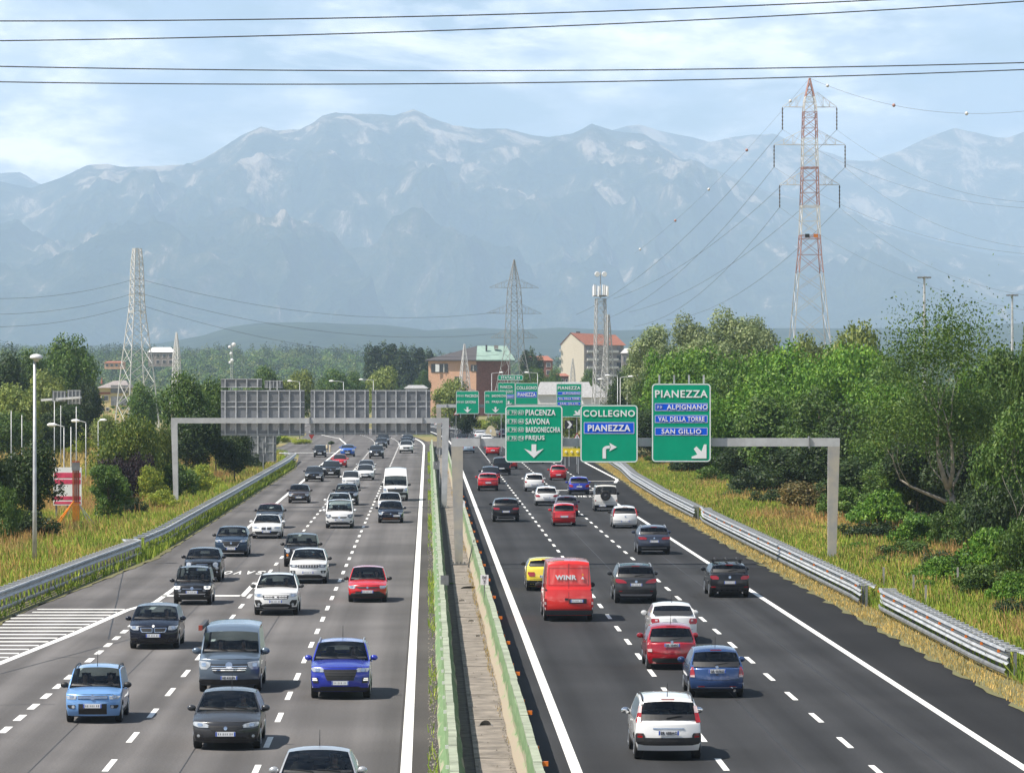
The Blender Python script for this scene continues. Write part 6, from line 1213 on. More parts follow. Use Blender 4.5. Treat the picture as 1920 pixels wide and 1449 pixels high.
for x in (-.4, 0, .4): MB().bar((x * w, .1, -c.z), (x * w, .1, h / 2), .12).build('post', M_gald, q)
D = 246.0; a = at(142, 870, D); q = thing('board_stack', 'upright orange and rust coloured boards on a frame beside the billboard', 'hoarding', (a.x, D, 0)); zt = a.z; M_rustb = mat('rust_board', (.34, .075, .03), .7, var=.2); M_orb = mat('orange_board', (.95, .34, .03), .6, var=.12)
for k in range(4): x = -.17 + .115 * k; MB().box((x, .05 * k, 3.15), (.10, .06, 2.7)).build('board', M_rustb, q); MB().box((x, .05 * k, .95), (.10, .06, 1.68)).build('board', M_orb, q)
MB().box((0, .02, zt - .15), (.5, .3, .5)).build('top_sheet', M_gald, q)
for dx in (-1.5, -1.25): MB().bar((-.1, 0, 1.9), (dx, -.5, .1), .08).build('brace', M_orb, q)
for dx in (1.0, 1.4): MB().bar((.2, .1, 1.7), (dx, .4, .05), .05).build('brace', M_galv, q)
# ------------------------------------------------------------------ trees, shrubs, grass
rng = np.random.default_rng(11)
def leafmat(name, c0, c1, c2, rough=.55, trans=.26):
    m = bpy.data.materials.new(name); m.use_nodes = True; t = m.node_tree; t.nodes.clear(); o = N(t, 'ShaderNodeOutputMaterial')
    g = N(t, 'ShaderNodeNewGeometry'); oi = N(t, 'ShaderNodeObjectInfo'); r = ramp(t, g.outputs['Random Per Island'], [(0.0, c0), (0.5, c1), (1.0, c2)])
    tc = N(t, 'ShaderNodeTexCoord'); no = N(t, 'ShaderNodeTexNoise', i_Scale=.45, i_Detail=3.0); t.links.new(tc.outputs['Object'], no.inputs['Vector']); rr = ramp(t, no.outputs[0], [(.35, (.72, .78, .75)), (.65, (1.25, 1.2, 1.0))])
    mu = N(t, 'ShaderNodeMix', data_type='RGBA', blend_type='MULTIPLY'); mu.inputs[0].default_value = 1; t.links.new(r.outputs[0], mu.inputs[6]); t.links.new(rr.outputs[0], mu.inputs[7])
    hs = N(t, 'ShaderNodeHueSaturation'); mr = N(t, 'ShaderNodeMapRange', i_3=.82, i_4=1.2); t.links.new(oi.outputs['Random'], mr.inputs[0]); t.links.new(mr.outputs[0], hs.inputs['Value']); t.links.new(mu.outputs[2], hs.inputs['Color'])
    d = N(t, 'ShaderNodeBsdfPrincipled'); d.inputs['Roughness'].default_value = rough; d.inputs['Specular IOR Level'].default_value = .35; t.links.new(hs.outputs[0], d.inputs['Base Color'])
    tr = N(t, 'ShaderNodeBsdfTranslucent'); t.links.new(hs.outputs[0], tr.inputs['Color']); mx = N(t, 'ShaderNodeMixShader'); mx.inputs[0].default_value = trans
    t.links.new(d.outputs[0], mx.inputs[1]); t.links.new(tr.outputs[0], mx.inputs[2]); t.links.new(mx.outputs[0], o.inputs[0]); return m
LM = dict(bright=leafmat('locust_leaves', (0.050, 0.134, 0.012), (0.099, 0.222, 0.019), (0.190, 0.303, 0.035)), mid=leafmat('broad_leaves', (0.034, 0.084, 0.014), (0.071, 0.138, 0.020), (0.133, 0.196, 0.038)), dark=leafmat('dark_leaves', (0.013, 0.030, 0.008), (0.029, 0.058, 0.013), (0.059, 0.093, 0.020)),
  pale=leafmat('poplar_leaves', (0.123, 0.175, 0.070), (0.201, 0.254, 0.114), (0.306, 0.350, 0.184)), olive=leafmat('olive_leaves', (0.100, 0.147, 0.035), (0.175, 0.225, 0.056), (0.266, 0.295, 0.079)), yellow=leafmat('privet_leaves', (0.121, 0.206, 0.023), (0.263, 0.324, 0.038), (0.494, 0.460, 0.071)),
  purple=leafmat('plum_leaves', (0.011, 0.007, 0.011), (0.024, 0.012, 0.019), (0.047, 0.022, 0.030)), conif=leafmat('hornbeam_leaves', (0.044, 0.086, 0.016), (0.093, 0.138, 0.023), (0.187, 0.206, 0.034)), rust=leafmat('autumn_leaves', (0.105, 0.105, 0.035), (0.193, 0.158, 0.052), (0.298, 0.193, 0.070)))
M_bark = mat('bark', (.11, .085, .065), .95, var=.4, vscale=4); M_barkp = mat('pale_bark', (.25, .225, .19), .9, var=.3, vscale=2.5)
def unit(n): v = rng.normal(size=(n, 3)); return v / np.linalg.norm(v, axis=1, keepdims=True)
def leaves(C_, O_, size, droop=0.0):
    n = len(C_); nrm = O_ * .7 + unit(n) * .75 + np.array([0, 0, .25]); nrm /= np.linalg.norm(nrm, axis=1, keepdims=True)
    t = np.cross(nrm, unit(n)); t[:, 2] -= droop; t /= np.linalg.norm(t, axis=1, keepdims=True) + 1e-9; b = np.cross(nrm, t); s = size * rng.uniform(.6, 1.35, (n, 1))
    V = np.stack([C_ - t * s * .5, C_ + b * s * .28, C_ + t * s * .5, C_ - b * s * .28], 1).reshape(-1, 3); return V
def crown_pts(lobes, n, shell=.45):
    w = np.array([l[1][0] * l[1][1] + l[1][0] * l[1][2] for l in lobes]); w = w / w.sum(); k = rng.choice(len(lobes), n, p=w); c = np.array([l[0] for l in lobes])[k]; r = np.array([l[1] for l in lobes])[k]
    u = unit(n); rad = (shell + (1 - shell) * rng.random((n, 1)) ** .6) * (1 + .10 * rng.normal(size=(n, 1))); return c + u * r * rad, u
def lobes_in(c, r, n, f=(.28, .46), low=-.8):
    L = []
    while len(L) < n:
        u = rng.uniform(-1, 1, 3)
        if np.linalg.norm(u) > 1 or u[2] < low: continue
        k = rng.uniform(*f); u = u * (1 - k * .7); L.append((np.array(c) + u * np.array(r), np.array(r) * k * rng.uniform(.8, 1.25, 3)))
    return L
PROTO = {}
def proto(key, kind, h, r, n, size, lm, nl=26, zc=.58, trunk=.16, f=(.28, .46), droop=0.0, shell=.45, bark=None, low=-.8, rz=None):
    rzz = rz if rz else h * (1 - zc); L = lobes_in((0, 0, h * zc), (r, r, rzz), nl, f, low); P, O = crown_pts(L, n, shell); P[:, 2] = np.maximum(P[:, 2], .05)
    top = P[:, 2].max(); V = leaves(P, O, size, droop); me = np_mesh('crown', V, np.arange(len(V)).reshape(-1, 4), LM[lm])
    b = MB(); b.tube([(0, 0, -.1), (.05, .03, h * .25), (0, .05, h * .5), (.05, 0, h * .8)], [trunk, trunk * .8, trunk * .55, trunk * .2], 8)
    for c, rr in L[:10]: z0 = max(.3, min(h * .6, c[2] * .55)); b.tube([(0, 0, z0), (c[0] * .5, c[1] * .5, z0 + (c[2] - z0) * .6), tuple(c)], [trunk * .4, trunk * .28, trunk * .1], 5)
    PROTO[key] = (me, b.mesh('trunk', bark or M_bark, True), top, r)
proto('locust_a', 0, 11, 4.6, 15000, .34, 'bright', 34, f=(.22, .38), droop=.4); proto('locust_b', 0, 11, 4.4, 14000, .34, 'bright', 30, f=(.24, .40), droop=.4)
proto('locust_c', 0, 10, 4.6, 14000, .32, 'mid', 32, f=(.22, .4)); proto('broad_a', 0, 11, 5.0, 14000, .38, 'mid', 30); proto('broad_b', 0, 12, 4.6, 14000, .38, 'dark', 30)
proto('poplar_a', 0, 18, 7.0, 26000, .36, 'pale', 34, zc=.62, f=(.22, .36)); proto('poplar_b', 0, 18, 6.4, 24000, .36, 'pale', 30, zc=.62, f=(.22, .38))
proto('olive_a', 0, 10, 4.6, 11000, .42, 'olive', 26); proto('column_a', 0, 16, 3.2, 9000, .60, 'dark', 24, zc=.52, f=(.3, .45)); proto('hornbeam', 0, 7.5, 3.7, 15000, .26, 'conif', 30, zc=.50, f=(.26, .42), droop=-1.0)
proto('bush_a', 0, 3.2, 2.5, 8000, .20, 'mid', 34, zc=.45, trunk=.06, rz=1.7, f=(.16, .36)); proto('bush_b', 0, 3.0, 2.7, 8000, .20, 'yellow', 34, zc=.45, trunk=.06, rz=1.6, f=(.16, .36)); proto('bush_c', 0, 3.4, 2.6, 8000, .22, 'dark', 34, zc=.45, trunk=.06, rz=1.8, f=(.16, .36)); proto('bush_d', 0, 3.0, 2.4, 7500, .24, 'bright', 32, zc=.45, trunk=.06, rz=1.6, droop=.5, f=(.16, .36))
proto('plum', 0, 3.4, 2.4, 8000, .20, 'purple', 20, zc=.5, trunk=.07, rz=1.7); proto('bush_r', 0, 3.2, 2.5, 7500, .22, 'rust', 22, zc=.45, trunk=.06, rz=1.7); proto('maple', 0, 5.0, 2.4, 9000, .22, 'mid', 34, f=(.15, .34), zc=.52, trunk=.08, droop=.6)
def plant(key, px, pt, D, wpx, label, name='tree', cat='tree', group=None, zb=0.0):
    me, tm, top, r = PROTO[key]; s = D / FPX; X = (px - 960) * s; hh = HC - (pt - YH) * s - zb; kx = wpx * s / (2.05 * r); kz = hh / top
    o = thing(name, label, cat, (X, D, zb), rng.uniform(0, 6.28), group); kb = float(np.clip(kx, .4, 4)); o.scale = (kx, kx * rng.uniform(.9, 1.1), kz)
    link('crown', me, o); link('trunk', tm, o); return o
T_ = plant
# right bank, back row to front row
for k, px, pt, D, w, lb in (
 ('poplar_b', 1240, 604, 520, 130, 'pale poplar at the left end of the tall pale group'), ('poplar_a', 1300, 580, 500, 170, 'pale poplar left of the tallest one in the pale group'), ('poplar_a', 1378, 569, 490, 170, 'tallest pale poplar of the group behind the bright locusts'), ('poplar_b', 1418, 588, 510, 120, 'pale poplar at the right end of the pale group'),
 ('olive_a', 1590, 598, 450, 120, 'dull green tree right behind the pylon legs'), ('olive_a', 1528, 622, 460, 90, 'dull low tree between the pylon legs'), ('broad_a', 1655, 655, 420, 110, 'mid green tree between the pylon and the bare branched tree'),
 ('locust_a', 1262, 648, 455, 120, 'bright locust at the left end of the right bank'), ('locust_c', 1214, 690, 500, 80, 'shaded green tree behind the tall PIANEZZA sign'), ('locust_b', 1330, 640, 420, 150, 'bright locust below the pale poplars'), ('locust_a', 1405, 652, 395, 150, 'bright locust in the middle of the bank below the tallest poplar'), ('locust_b', 1490, 632, 380, 160, 'bright locust left of the pylon foot'), ('locust_a', 1575, 640, 365, 160, 'bright locust covering the pylon foot'), ('locust_c', 1650, 672, 345, 150, 'green locust right of the pylon foot'),
 ('locust_b', 1300, 705, 385, 140, 'second row locust above the tall sign edge'), ('broad_b', 1225, 752, 420, 90, 'dark tree behind the tall sign and its beam'), ('locust_a', 1375, 725, 350, 150, 'second row bright locust over the gantry beam'), ('broad_a', 1450, 735, 325, 170, 'rounded mid green tree above the right half of the beam'), ('locust_c', 1535, 720, 310, 150, 'second row locust above the right gantry post'), ('broad_b', 1610, 745, 295, 150, 'dark tree right of the gantry post top'), ('locust_a', 1690, 715, 300, 130, 'bright locust left of the bare branched tree'),
 ('broad_b', 1840, 690, 270, 130, 'dark tree behind the bare branched tree on its right'), ('broad_a', 1890, 640, 250, 150, 'tall green tree at the right edge'), ('locust_c', 1935, 560, 240, 100, 'tree with a leafy top leaving the picture at the right edge'), ('broad_b', 1720, 800, 262, 150, 'dark tree in the shade under the bare branched tree'), ('broad_b', 1800, 790, 255, 140, 'dark tree right behind the pale trunk'), ('locust_c', 1895, 745, 222, 130, 'slender green tree low at the right edge'),
 ('broad_b', 1335, 800, 360, 130, 'dark low tree just under the gantry beam'), ('broad_b', 1415, 815, 330, 140, 'dark low tree under the middle of the right beam'), ('broad_b', 1500, 830, 300, 150, 'dark low tree left of the gantry post'), ('broad_b', 1600, 850, 275, 140, 'dark low tree right of the gantry post'), ('locust_c', 1660, 860, 262, 120, 'low green tree left of the pale trunk')):
    T_(k, px, pt, D, w * 1.18, lb)
for k, px, pt, D, w, lb in (('locust_a', 1300, 668, 410, 150, 'bright locust between the tall sign and the pale poplars'), ('locust_c', 1365, 690, 372, 150, 'shaded locust in the second row, left of centre'), ('locust_b', 1450, 682, 352, 160, 'bright locust in the second row below the pylon'), ('locust_a', 1540, 680, 338, 160, 'bright locust in the second row right of the pylon'), ('locust_b', 1625, 705, 318, 150, 'bright locust above the dark tree by the gantry post'), ('locust_c', 1740, 700, 286, 150, 'green locust behind the upper bare branches'), ('broad_b', 1780, 730, 275, 150, 'dark tree filling behind the bare branched tree'), ('locust_a', 1850, 660, 262, 150, 'bright locust right of the bare branched tree'), ('broad_a', 1280, 770, 398, 110, 'green tree just right of the tall sign foot'), ('broad_b', 1570, 790, 288, 150, 'dark tree behind the right gantry post'), ('broad_a', 1660, 790, 278, 150, 'mid green tree left of the dark shade by the pale trunk')):
    T_(k, px, pt, D, w * 1.1, lb)
for k, px, pt, D, w, lb in (
 ('bush_c', 1195, 845, 450, 60, 'dark shrub at the far end of the right verge'), ('bush_a', 1245, 838, 420, 90, 'green shrub below the tall sign'), ('bush_c', 1300, 852, 385, 100, 'dark shrub in the verge right of the tall sign'), ('bush_a', 1355, 862, 350, 110, 'green shrub below the dark trees left'), ('bush_c', 1420, 868, 315, 130, 'dark ivy clad shrub left of the gantry post'), ('bush_r', 1500, 900, 278, 130, 'brownish shrub next to the gantry post'), ('bush_c', 1450, 915, 290, 100, 'dark rounded shrub low in the verge'), ('bush_a', 1580, 905, 255, 130, 'green shrub right behind the gantry post'), ('bush_d', 1655, 915, 240, 140, 'bright feathery shrub below the pale trunk left'), ('bush_c', 1630, 975, 225, 130, 'dark shrub right of the gantry post foot'), ('bush_d', 1725, 960, 215, 130, 'bright shrub under the pale trunk'), ('bush_a', 1790, 935, 212, 120, 'green shrub right of the pale trunk foot'), ('bush_a', 1700, 1010, 200, 130, 'low green shrub above the rusty grass'), ('bush_c', 1860, 900, 200, 140, 'dark shrub among bare twigs at the right'), ('bush_d', 1850, 985, 182, 150, 'bright blue green locust shrub near the right edge'), ('bush_c', 1780, 1030, 182, 130, 'dark low shrub above the old fence posts'), ('bush_a', 1915, 960, 176, 120, 'green shrub cut by the right edge'), ('bush_d', 1900, 1070, 160, 110, 'bright shrub low at the right edge'), ('bush_a', 1690, 1075, 188, 80, 'low bramble right behind the guardrail gap'), ('bush_r', 1820, 1090, 168, 90, 'rusty low shrub behind the slim fence posts')):
    T_(k, px, pt, D, w, lb, 'shrub', 'shrub')
for i, (px, pt, D, w) in enumerate(((1640, 880, 285, 110), (1700, 880, 272, 110), (1760, 885, 262, 110), (1830, 880, 250, 120), (1890, 860, 235, 120), (1560, 860, 300, 110))):
    T_('bush_c', px, pt, D, w, ['dark undergrowth left of the forked pale trunk', 'dark undergrowth just left of the pale trunk foot', 'dark undergrowth behind the pale trunk foot', 'dark undergrowth right of the pale trunk', 'dark undergrowth at the right edge below the olive tree', 'dark undergrowth right behind the gantry post'][i], 'shrub', 'shrub')
for key, px, pt, D, w, lb in (('bush_d', 1760, 1040, 178, 120, 'bright shrub just above the two left fence posts'), ('bush_a', 1850, 1050, 166, 130, 'green shrub above the rightmost fence post'), ('bush_c', 1905, 1120, 152, 110, 'dark shrub low at the right edge'), ('bush_d', 1730, 1085, 172, 90, 'bright low shrub around the old fence posts'), ('bush_a', 1660, 1040, 196, 90, 'green bramble at the edge of the russet grass'), ('bush_d', 1610, 1015, 212, 90, 'bright bramble right of the gantry post foot'), ('bush_c', 1540, 985, 240, 90, 'dark bramble left of the gantry post foot'), ('bush_a', 1480, 955, 262, 90, 'green bramble at the edge of the verge grass'), ('bush_a', 1390, 915, 305, 90, 'green bramble below the dark ivy clad shrub'), ('bush_d', 1880, 1165, 150, 70, 'small bright bush behind the guardrail end')):
    T_(key, px, pt, D, w, lb, 'shrub', 'shrub')
# the tree with pale bare branches
D = 236.0; s = D / FPX; o = thing('tree', 'large tree with pale forked trunk and bare upper branches', 'tree', ((1778 - 960) * s, D, 0)); hz = H(588, D); b = MB(); tips = []
rnd = random.Random(5)
def limb(p, d, l, r, dep):
    pts = [p]; rs = [r]; q = Vector(p); dd = Vector(d).normalized()
    for k in range(4): dd = (dd + Vector((rnd.uniform(-.25, .25), rnd.uniform(-.25, .25), rnd.uniform(-.02, .16)))).normalized(); q = q + dd * l / 4; pts.append(tuple(q)); rs.append(r * (1 - .16 * (k + 1)))
    b.tube(pts, rs, 7 if dep < 2 else 5)
    if dep >= 4: tips.append(q.copy()); return
    for k in range(3 if dep < 3 else 2):
        a = rnd.uniform(0, 6.28); dv = (dd * 1.0 + Vector((math.cos(a), math.sin(a) * .8, rnd.uniform(.1, .6))) * .62).normalized(); limb(tuple(q) if k else pts[3], dv, l * rnd.uniform(.62, .8), rs[-1] * .72, dep + 1)
limb((0, 0, 0), (.02, 0, 1), 4.0, .38, 0); limb((-.1, 0, 2.6), (-.95, .1, .55), 3.6, .17, 1); limb((0, .1, 3.6), (-.40, 0, .95), 5.0, .20, 1); limb((.05, 0, 3.8), (.40, -.1, .95), 4.6, .17, 1)
zt = max(t.z for t in tips); k = hz / zt; b.v = [(x * .95, y * .95, z * k) for x, y, z in b.v]; b.build('trunk', M_barkp, o, True)
tp = np.array([(t.x * .95, t.y * .95, t.z * k) for t in tips]); n = 24000; c = tp[rng.integers(0, len(tp), n)] + rng.normal(size=(n, 3)) * np.array([.95, .95, .85]); V = leaves(c, unit(n), .19, .3); link('crown', np_mesh('crown', V, np.arange(len(V)).reshape(-1, 4), LM['mid']), o)
for px, py0, py1, D, lb in ((1895, 760, 985, 196, 'thin bare sapling with grey twigs at the right edge'), (1870, 850, 975, 190, 'leaning bare sapling left of the thin one')):
    b = MB(); tips = []; 
    s = D / FPX; o = thing('sapling', lb, 'sapling', ((px - 960) * s, D, 0)); limb((0, 0, 0), (.1, 0, 1), H(py0, D) * .5, .07, 2); b.build('trunk', M_barkp, o, True)
# left side
for k, px, pt, D, w, lb in (
 ('broad_a', 130, 624, 560, 130, 'tall rounded tree behind the lamp post at the left'), ('broad_a', 62, 652, 540, 110, 'broad green tree left of the tall rounded one'), ('broad_b', 5, 640, 530, 110, 'tree at the left edge behind the others'), ('olive_a', 95, 690, 520, 100, 'grey green tree below the tall rounded one'), ('broad_b', 165, 700, 530, 60, 'dark tree edge beside the yellow building'),
 ('olive_a', 40, 716, 440, 120, 'yellowish tree in front of the left tree group'), ('broad_b', 120, 752, 460, 110, 'dark tree below the far sign backs'), ('broad_a', 20, 770, 420, 110, 'green tree low at the left edge'), ('broad_b', 80, 785, 450, 80, 'dark tree behind the thin lamp poles'), ('olive_a', 196, 775, 470, 60, 'small yellow green tree under the yellow building'),
 ('broad_a', 268, 714, 520, 70, 'pale green tree left of the big leafy one'), ('broad_a', 350, 692, 370, 120, 'big leafy green tree left of the portal signs'), ('broad_a', 405, 705, 380, 100, 'green tree just behind the left sign back'), ('broad_b', 375, 760, 350, 130, 'shaded dark tree behind the left portal post'), ('broad_b', 440, 800, 352, 90, 'dark tree behind the verge sign back'), ('broad_b', 300, 800, 340, 90, 'dark tree between the hornbeam and the portal post'),
 ('hornbeam', 238, 768, 305, 140, 'dense dark hornbeam with upright twigs'), ('hornbeam', 300, 790, 318, 70, 'smaller hornbeam right of the dense dark one'), ('broad_b', 62, 812, 238, 130, 'near black leafy tree behind the tall lamp post'), ('broad_b', -5, 830, 232, 80, 'near black tree at the left edge'), ('maple', 203, 868, 258, 105, 'bright green young maple beside the orange boards'),
 ('broad_a', 500, 683, 720, 80, 'green tree above the small sign back'), ('olive_a', 556, 690, 720, 80, 'brownish tree right of the one above the sign back'), ('broad_a', 630, 689, 820, 80, 'rounded tree above the middle sign back'), ('broad_a', 667, 694, 830, 50, 'narrower tree right of the rounded one'), ('olive_a', 712, 684, 800, 80, 'grey green tree above the gap of two sign backs'), ('broad_a', 792, 692, 950, 40, 'pale bush tree at the corner of the brick house'),
 ('column_a', 700, 640, 1250, 45, 'leftmost dark poplar of the row beside the brick house'), ('column_a', 728, 636, 1255, 50, 'second dark poplar of the row'), ('column_a', 757, 643, 1250, 45, 'third dark poplar of the row'), ('column_a', 782, 644, 1260, 45, 'fourth dark poplar of the row'), ('column_a', 806, 650, 1260, 35, 'rightmost dark poplar of the row, beside the slate roof'),
 ('olive_a', 842, 706, 640, 80, 'brown green tree in front of the brick house front'), ('broad_b', 876, 752, 600, 60, 'low dark tree under the far sign pair'), ('column_a', 992, 649, 1180, 38, 'dark pointed tree beside the dark pylon'), ('column_a', 1008, 660, 1170, 30, 'smaller pointed tree right of the dark pylon'), ('broad_a', 1000, 688, 930, 70, 'green tree under the red roofed house'), ('broad_a', 1040, 690, 1100, 36, 'small tree left of the apartment gable'), ('broad_a', 1105, 690, 1000, 40, 'small green tree at the foot of the apartment block'),
 ('broad_b', 1168, 690, 560, 76, 'dark rounded tree right of the telecom mast'), ('broad_a', 1188, 650, 640, 60, 'grey green tree left of the right bank'), ('broad_b', 1140, 740, 520, 60, 'dark low tree behind the COLLEGNO sign'), ('broad_a', 1200, 742, 470, 60, 'green low tree between the two big signs'), ('broad_a', 950, 772, 690, 90, 'green hedge tree behind the far sign posts'), ('olive_a', 1068, 770, 560, 50, 'olive tree behind the chevron board')):
    T_(k, px, pt, D, w, lb)
for k, px, pt, D, w, lb in (
 ('plum', 222, 850, 288, 90, 'dark purple shrub behind the bright maple'), ('plum', 262, 842, 296, 60, 'smaller purple shrub right of the first'), ('bush_b', 282, 868, 292, 80, 'yellow green shrub left of the portal post'), ('bush_a', 330, 862, 306, 90, 'green shrub behind the portal post'), ('bush_b', 375, 866, 318, 80, 'yellow green shrub right of the portal post'), ('bush_b', 300, 915, 278, 80, 'low yellow shrub in front of the row'), ('bush_c', 250, 930, 268, 60, 'low dark shrub beside the maple'), ('bush_a', 10, 905, 222, 70, 'green shrub at the left edge in the verge'), ('bush_c', 60, 955, 228, 110, 'black shaded undergrowth below the near black tree'), ('bush_a', 150, 975, 246, 40, 'blue green weeds at the foot of the orange boards'), ('bush_a', 118, 985, 243, 40, 'blue green weeds under the billboard'),
 ('bush_b', 430, 838, 395, 60, 'yellow green shrub behind the verge sign'), ('bush_c', 478, 850, 405, 50, 'dark shrub at the foot of the verge sign back'), ('bush_b', 530, 815, 600, 60, 'shrub on the grassy island of the slip road'), ('bush_b', 565, 822, 580, 50, 'second shrub on the grassy island'), ('bush_a', 505, 810, 560, 50, 'green shrub left of the grassy island'), ('bush_c', 621, 826, 575, 15, 'small dark shrub by the slip road edge'), ('bush_b', 100, 800, 480, 70, 'yellow shrub above the dry field'), ('bush_b', 150, 798, 480, 70, 'second yellow shrub above the dry field'), ('bush_b', 905, 785, 720, 60, 'shrub behind the crash cushion'), ('bush_a', 985, 788, 640, 60, 'shrub hidden behind the big sign'), ('bush_a', 1100, 800, 500, 60, 'shrub behind the COLLEGNO sign'), ('bush_d', 848, 1092, 181, 20, 'small yellowing weed growing in the shaded median')):
    T_(k, px, pt, D, w, lb, 'shrub', 'shrub')
# far woods: one mass
def wood(name, P, hgt, wid, per, size, lm):
    n = len(P); c = np.repeat(P, per, 0); hh = np.repeat(hgt, per)[:, None]; ww = np.repeat(wid, per)[:, None]; u = unit(n * per); u[:, 2] = np.abs(u[:, 2]) * 1.1 - .15
    pos = c + u * np.concatenate([ww, ww, hh], 1) * (.55 + .45 * rng.random((n * per, 1))); V = leaves(pos, u, size); o = link(name, np_mesh(name, V, np.arange(len(V)).reshape(-1, 4), LM[lm])); return tag(o, 'distant mass of woodland on the plain and low slopes', 'woodland', kind='stuff')
hv = bpy.data.objects['hills.001'].data; n = len(hv.vertices); co = np.empty(n * 3, np.float32); hv.vertices.foreach_get('co', co); co = co.reshape(-1, 3)
for lm_, cnt, hr, wr3, lf in (('mid', 1500, (4, 9), (4, 8), 1.5), ('dark', 900, (6, 14), (3.5, 7), 1.5), ('olive', 420, (3, 7), (4, 8), 1.4), ('conif', 700, (4, 10), (4, 9), 1.5)):
    k = rng.integers(0, n, int(cnt * 2.4)); P = co[k] + rng.normal(size=(len(k), 3)) * np.array([25, 20, .5]); ok = (np.abs(P[:, 0] / P[:, 1]) < .16) & (P[:, 1] < 3350); P = P[ok][:cnt]; P[:, 2] += 2; wood('woodland', P, rng.uniform(*hr, len(P)), rng.uniform(*wr3, len(P)), 110, lf, lm_)
for lm_, m_ in (('dark', 700), ('mid', 800), ('conif', 500)):
    Dd = rng.uniform(760, 2300, m_); pp = rng.uniform(-60, 1990, m_); X = (pp - 960) * Dd / FPX; ok = ~((pp > 560) & (pp < 960) & (Dd < 1000)) & ~((Dd < 1080) & (pp > 795) & (pp < 1030)) & ~((Dd < 950) & (pp > 170) & (pp < 250)); P = np.stack([X, Dd, np.full(m_, 1.5)], 1)[ok]; wood('woodland', P, rng.uniform(3, 9.5, len(P)), rng.uniform(3, 7.5, len(P)), 90, .95, lm_)
# grass
def gmat(name, c0, c1, c2): return leafmat(name, c0, c1, c2, .8, .35)
M_gg = gmat('green_grass', (0.156, 0.266, 0.029), (0.281, 0.390, 0.051), (0.469, 0.516, 0.101)); M_gs = gmat('straw_grass', (0.406, 0.296, 0.101), (0.562, 0.423, 0.159), (0.688, 0.469, 0.201)); M_gr = gmat('russet_grass', (0.375, 0.204, 0.086), (0.516, 0.296, 0.129), (0.594, 0.390, 0.172))
def grass(name, lab, u0, u1, Y0, Y1, n, hgt, wid, m, keep, pw=1.4):
    Y = Y0 + (Y1 - Y0) * rng.random(n) ** pw; f = rng.random(n); a = np.array([u0(y) for y in Y]); c = np.array([u1(y) for y in Y]); u = a + (c - a) * f; X = u - ROADK * Y + np.array([bendL(y) if uu < 0 else bendR(y) for y, uu in zip(Y, u)])
    q = fbm(X * .16, Y * .05, 4, 77); ok = keep(q, f, Y) > rng.random(n); X, Y = X[ok], Y[ok]; n = len(X)
    h = hgt * rng.uniform(.45, 1.2, n); w = wid * .55 * rng.uniform(.6, 1.4, n) * (1 + Y / 500); a = rng.uniform(0, 6.28, n); lx, ly = rng.normal(0, .22, n) * h, rng.normal(0, .22, n) * h; z = np.full(n, 0.0)
    V = np.stack([np.stack([X - w * np.cos(a), Y - w * np.sin(a), z], 1), np.stack([X + w * np.cos(a), Y + w * np.sin(a), z], 1), np.stack([X + lx + w * .25, Y + ly, h], 1), np.stack([X + lx - w * .25, Y + ly, h * .97], 1)], 1).reshape(-1, 3)
    o = link(name, np_mesh(name, V, np.arange(len(V)).reshape(-1, 4), m)); tag(o, lab, 'grass', kind='stuff')
eL = lambda y: lerp_tab(EDGE_L, y) - (1.5 if y > 126 else 1.2); eR = lambda y: lerp_tab(EDGE_R, y) + 1.5
grass('grass', 'green blades of tall grass along the left verge', lambda y: eL(y) - 22, lambda y: eL(y), 126, 520, 125000, .60, .045, M_gg, lambda q, f, Y: np.clip(1.1 - 2.2 * np.abs(q - .35) + .5 * (f > .75), .12, 1))
grass('grass', 'dry straw coloured grass along the left verge', lambda y: eL(y) - 22, lambda y: eL(y) - .6, 126, 520, 100000, .64, .035, M_gs, lambda q, f, Y: np.clip((q - .28) * 4, .25, 1))
grass('grass', 'russet seed heads in the left verge', lambda y: eL(y) - 16, lambda y: eL(y) - 3, 150, 460, 40000, .95, .03, M_gr, lambda q, f, Y: np.clip((q - .42) * 5, .05, 1))
grass('grass', 'green weeds under the left guardrail', lambda y: lerp_tab(EDGE_L, y) - 1.2, lambda y: lerp_tab(EDGE_L, y) - .25, 150, 440, 11000, .50, .05, M_gg, lambda q, f, Y: np.clip((.25 + (q - .4) * 3) * np.where(Y > 205, 1, .25) + (Y > 205) * .5, .03, 1))
grass('grass', 'green blades of tall grass along the right verge', lambda y: eR(y) - .3, lambda y: eR(y) + 9.5, 100, 470, 120000, .60, .045, M_gg, lambda q, f, Y: np.clip(1.25 - f * .9 - (q - .5) * 1.5, .1, 1))
grass('grass', 'dry straw coloured grass along the right verge', lambda y: eR(y), lambda y: eR(y) + 11, 100, 470, 66000, .64, .035, M_gs, lambda q, f, Y: np.clip(.25 + f * .8 + (q - .42) * 2, .15, 1))
grass('grass', 'russet seed heads in the right verge', lambda y: eR(y) + 2, lambda y: eR(y) + 12, 120, 470, 52000, .95, .03, M_gr, lambda q, f, Y: np.clip(f * .7 + (q - .55) * 3, .03, 1))
grass('grass', 'short dry grass strip at the right asphalt edge', lambda y: lerp_tab(EDGE_R, y) - .15, lambda y: lerp_tab(EDGE_R, y) + 1.7, 90, 440, 22000, .16, .03, M_gs, lambda q, f, Y: np.full(len(q), .95))
grass('grass', 'dry grass of the field behind the lamp poles', lambda y: -75 + 0 * y, lambda y: -36 + 0 * y, 330, 640, 26000, .8, .09, M_gs, lambda q, f, Y: np.full(len(q), .8), 1.0)
grass('grass', 'weeds at the foot of the median barriers', lambda y: .02 + 0 * y, lambda y: .30 + 0 * y, 84, 520, 4200, .22, .025, M_gg, lambda q, f, Y: np.clip((q - .45) * 5 + (Y > 220) * .4, .03, 1))
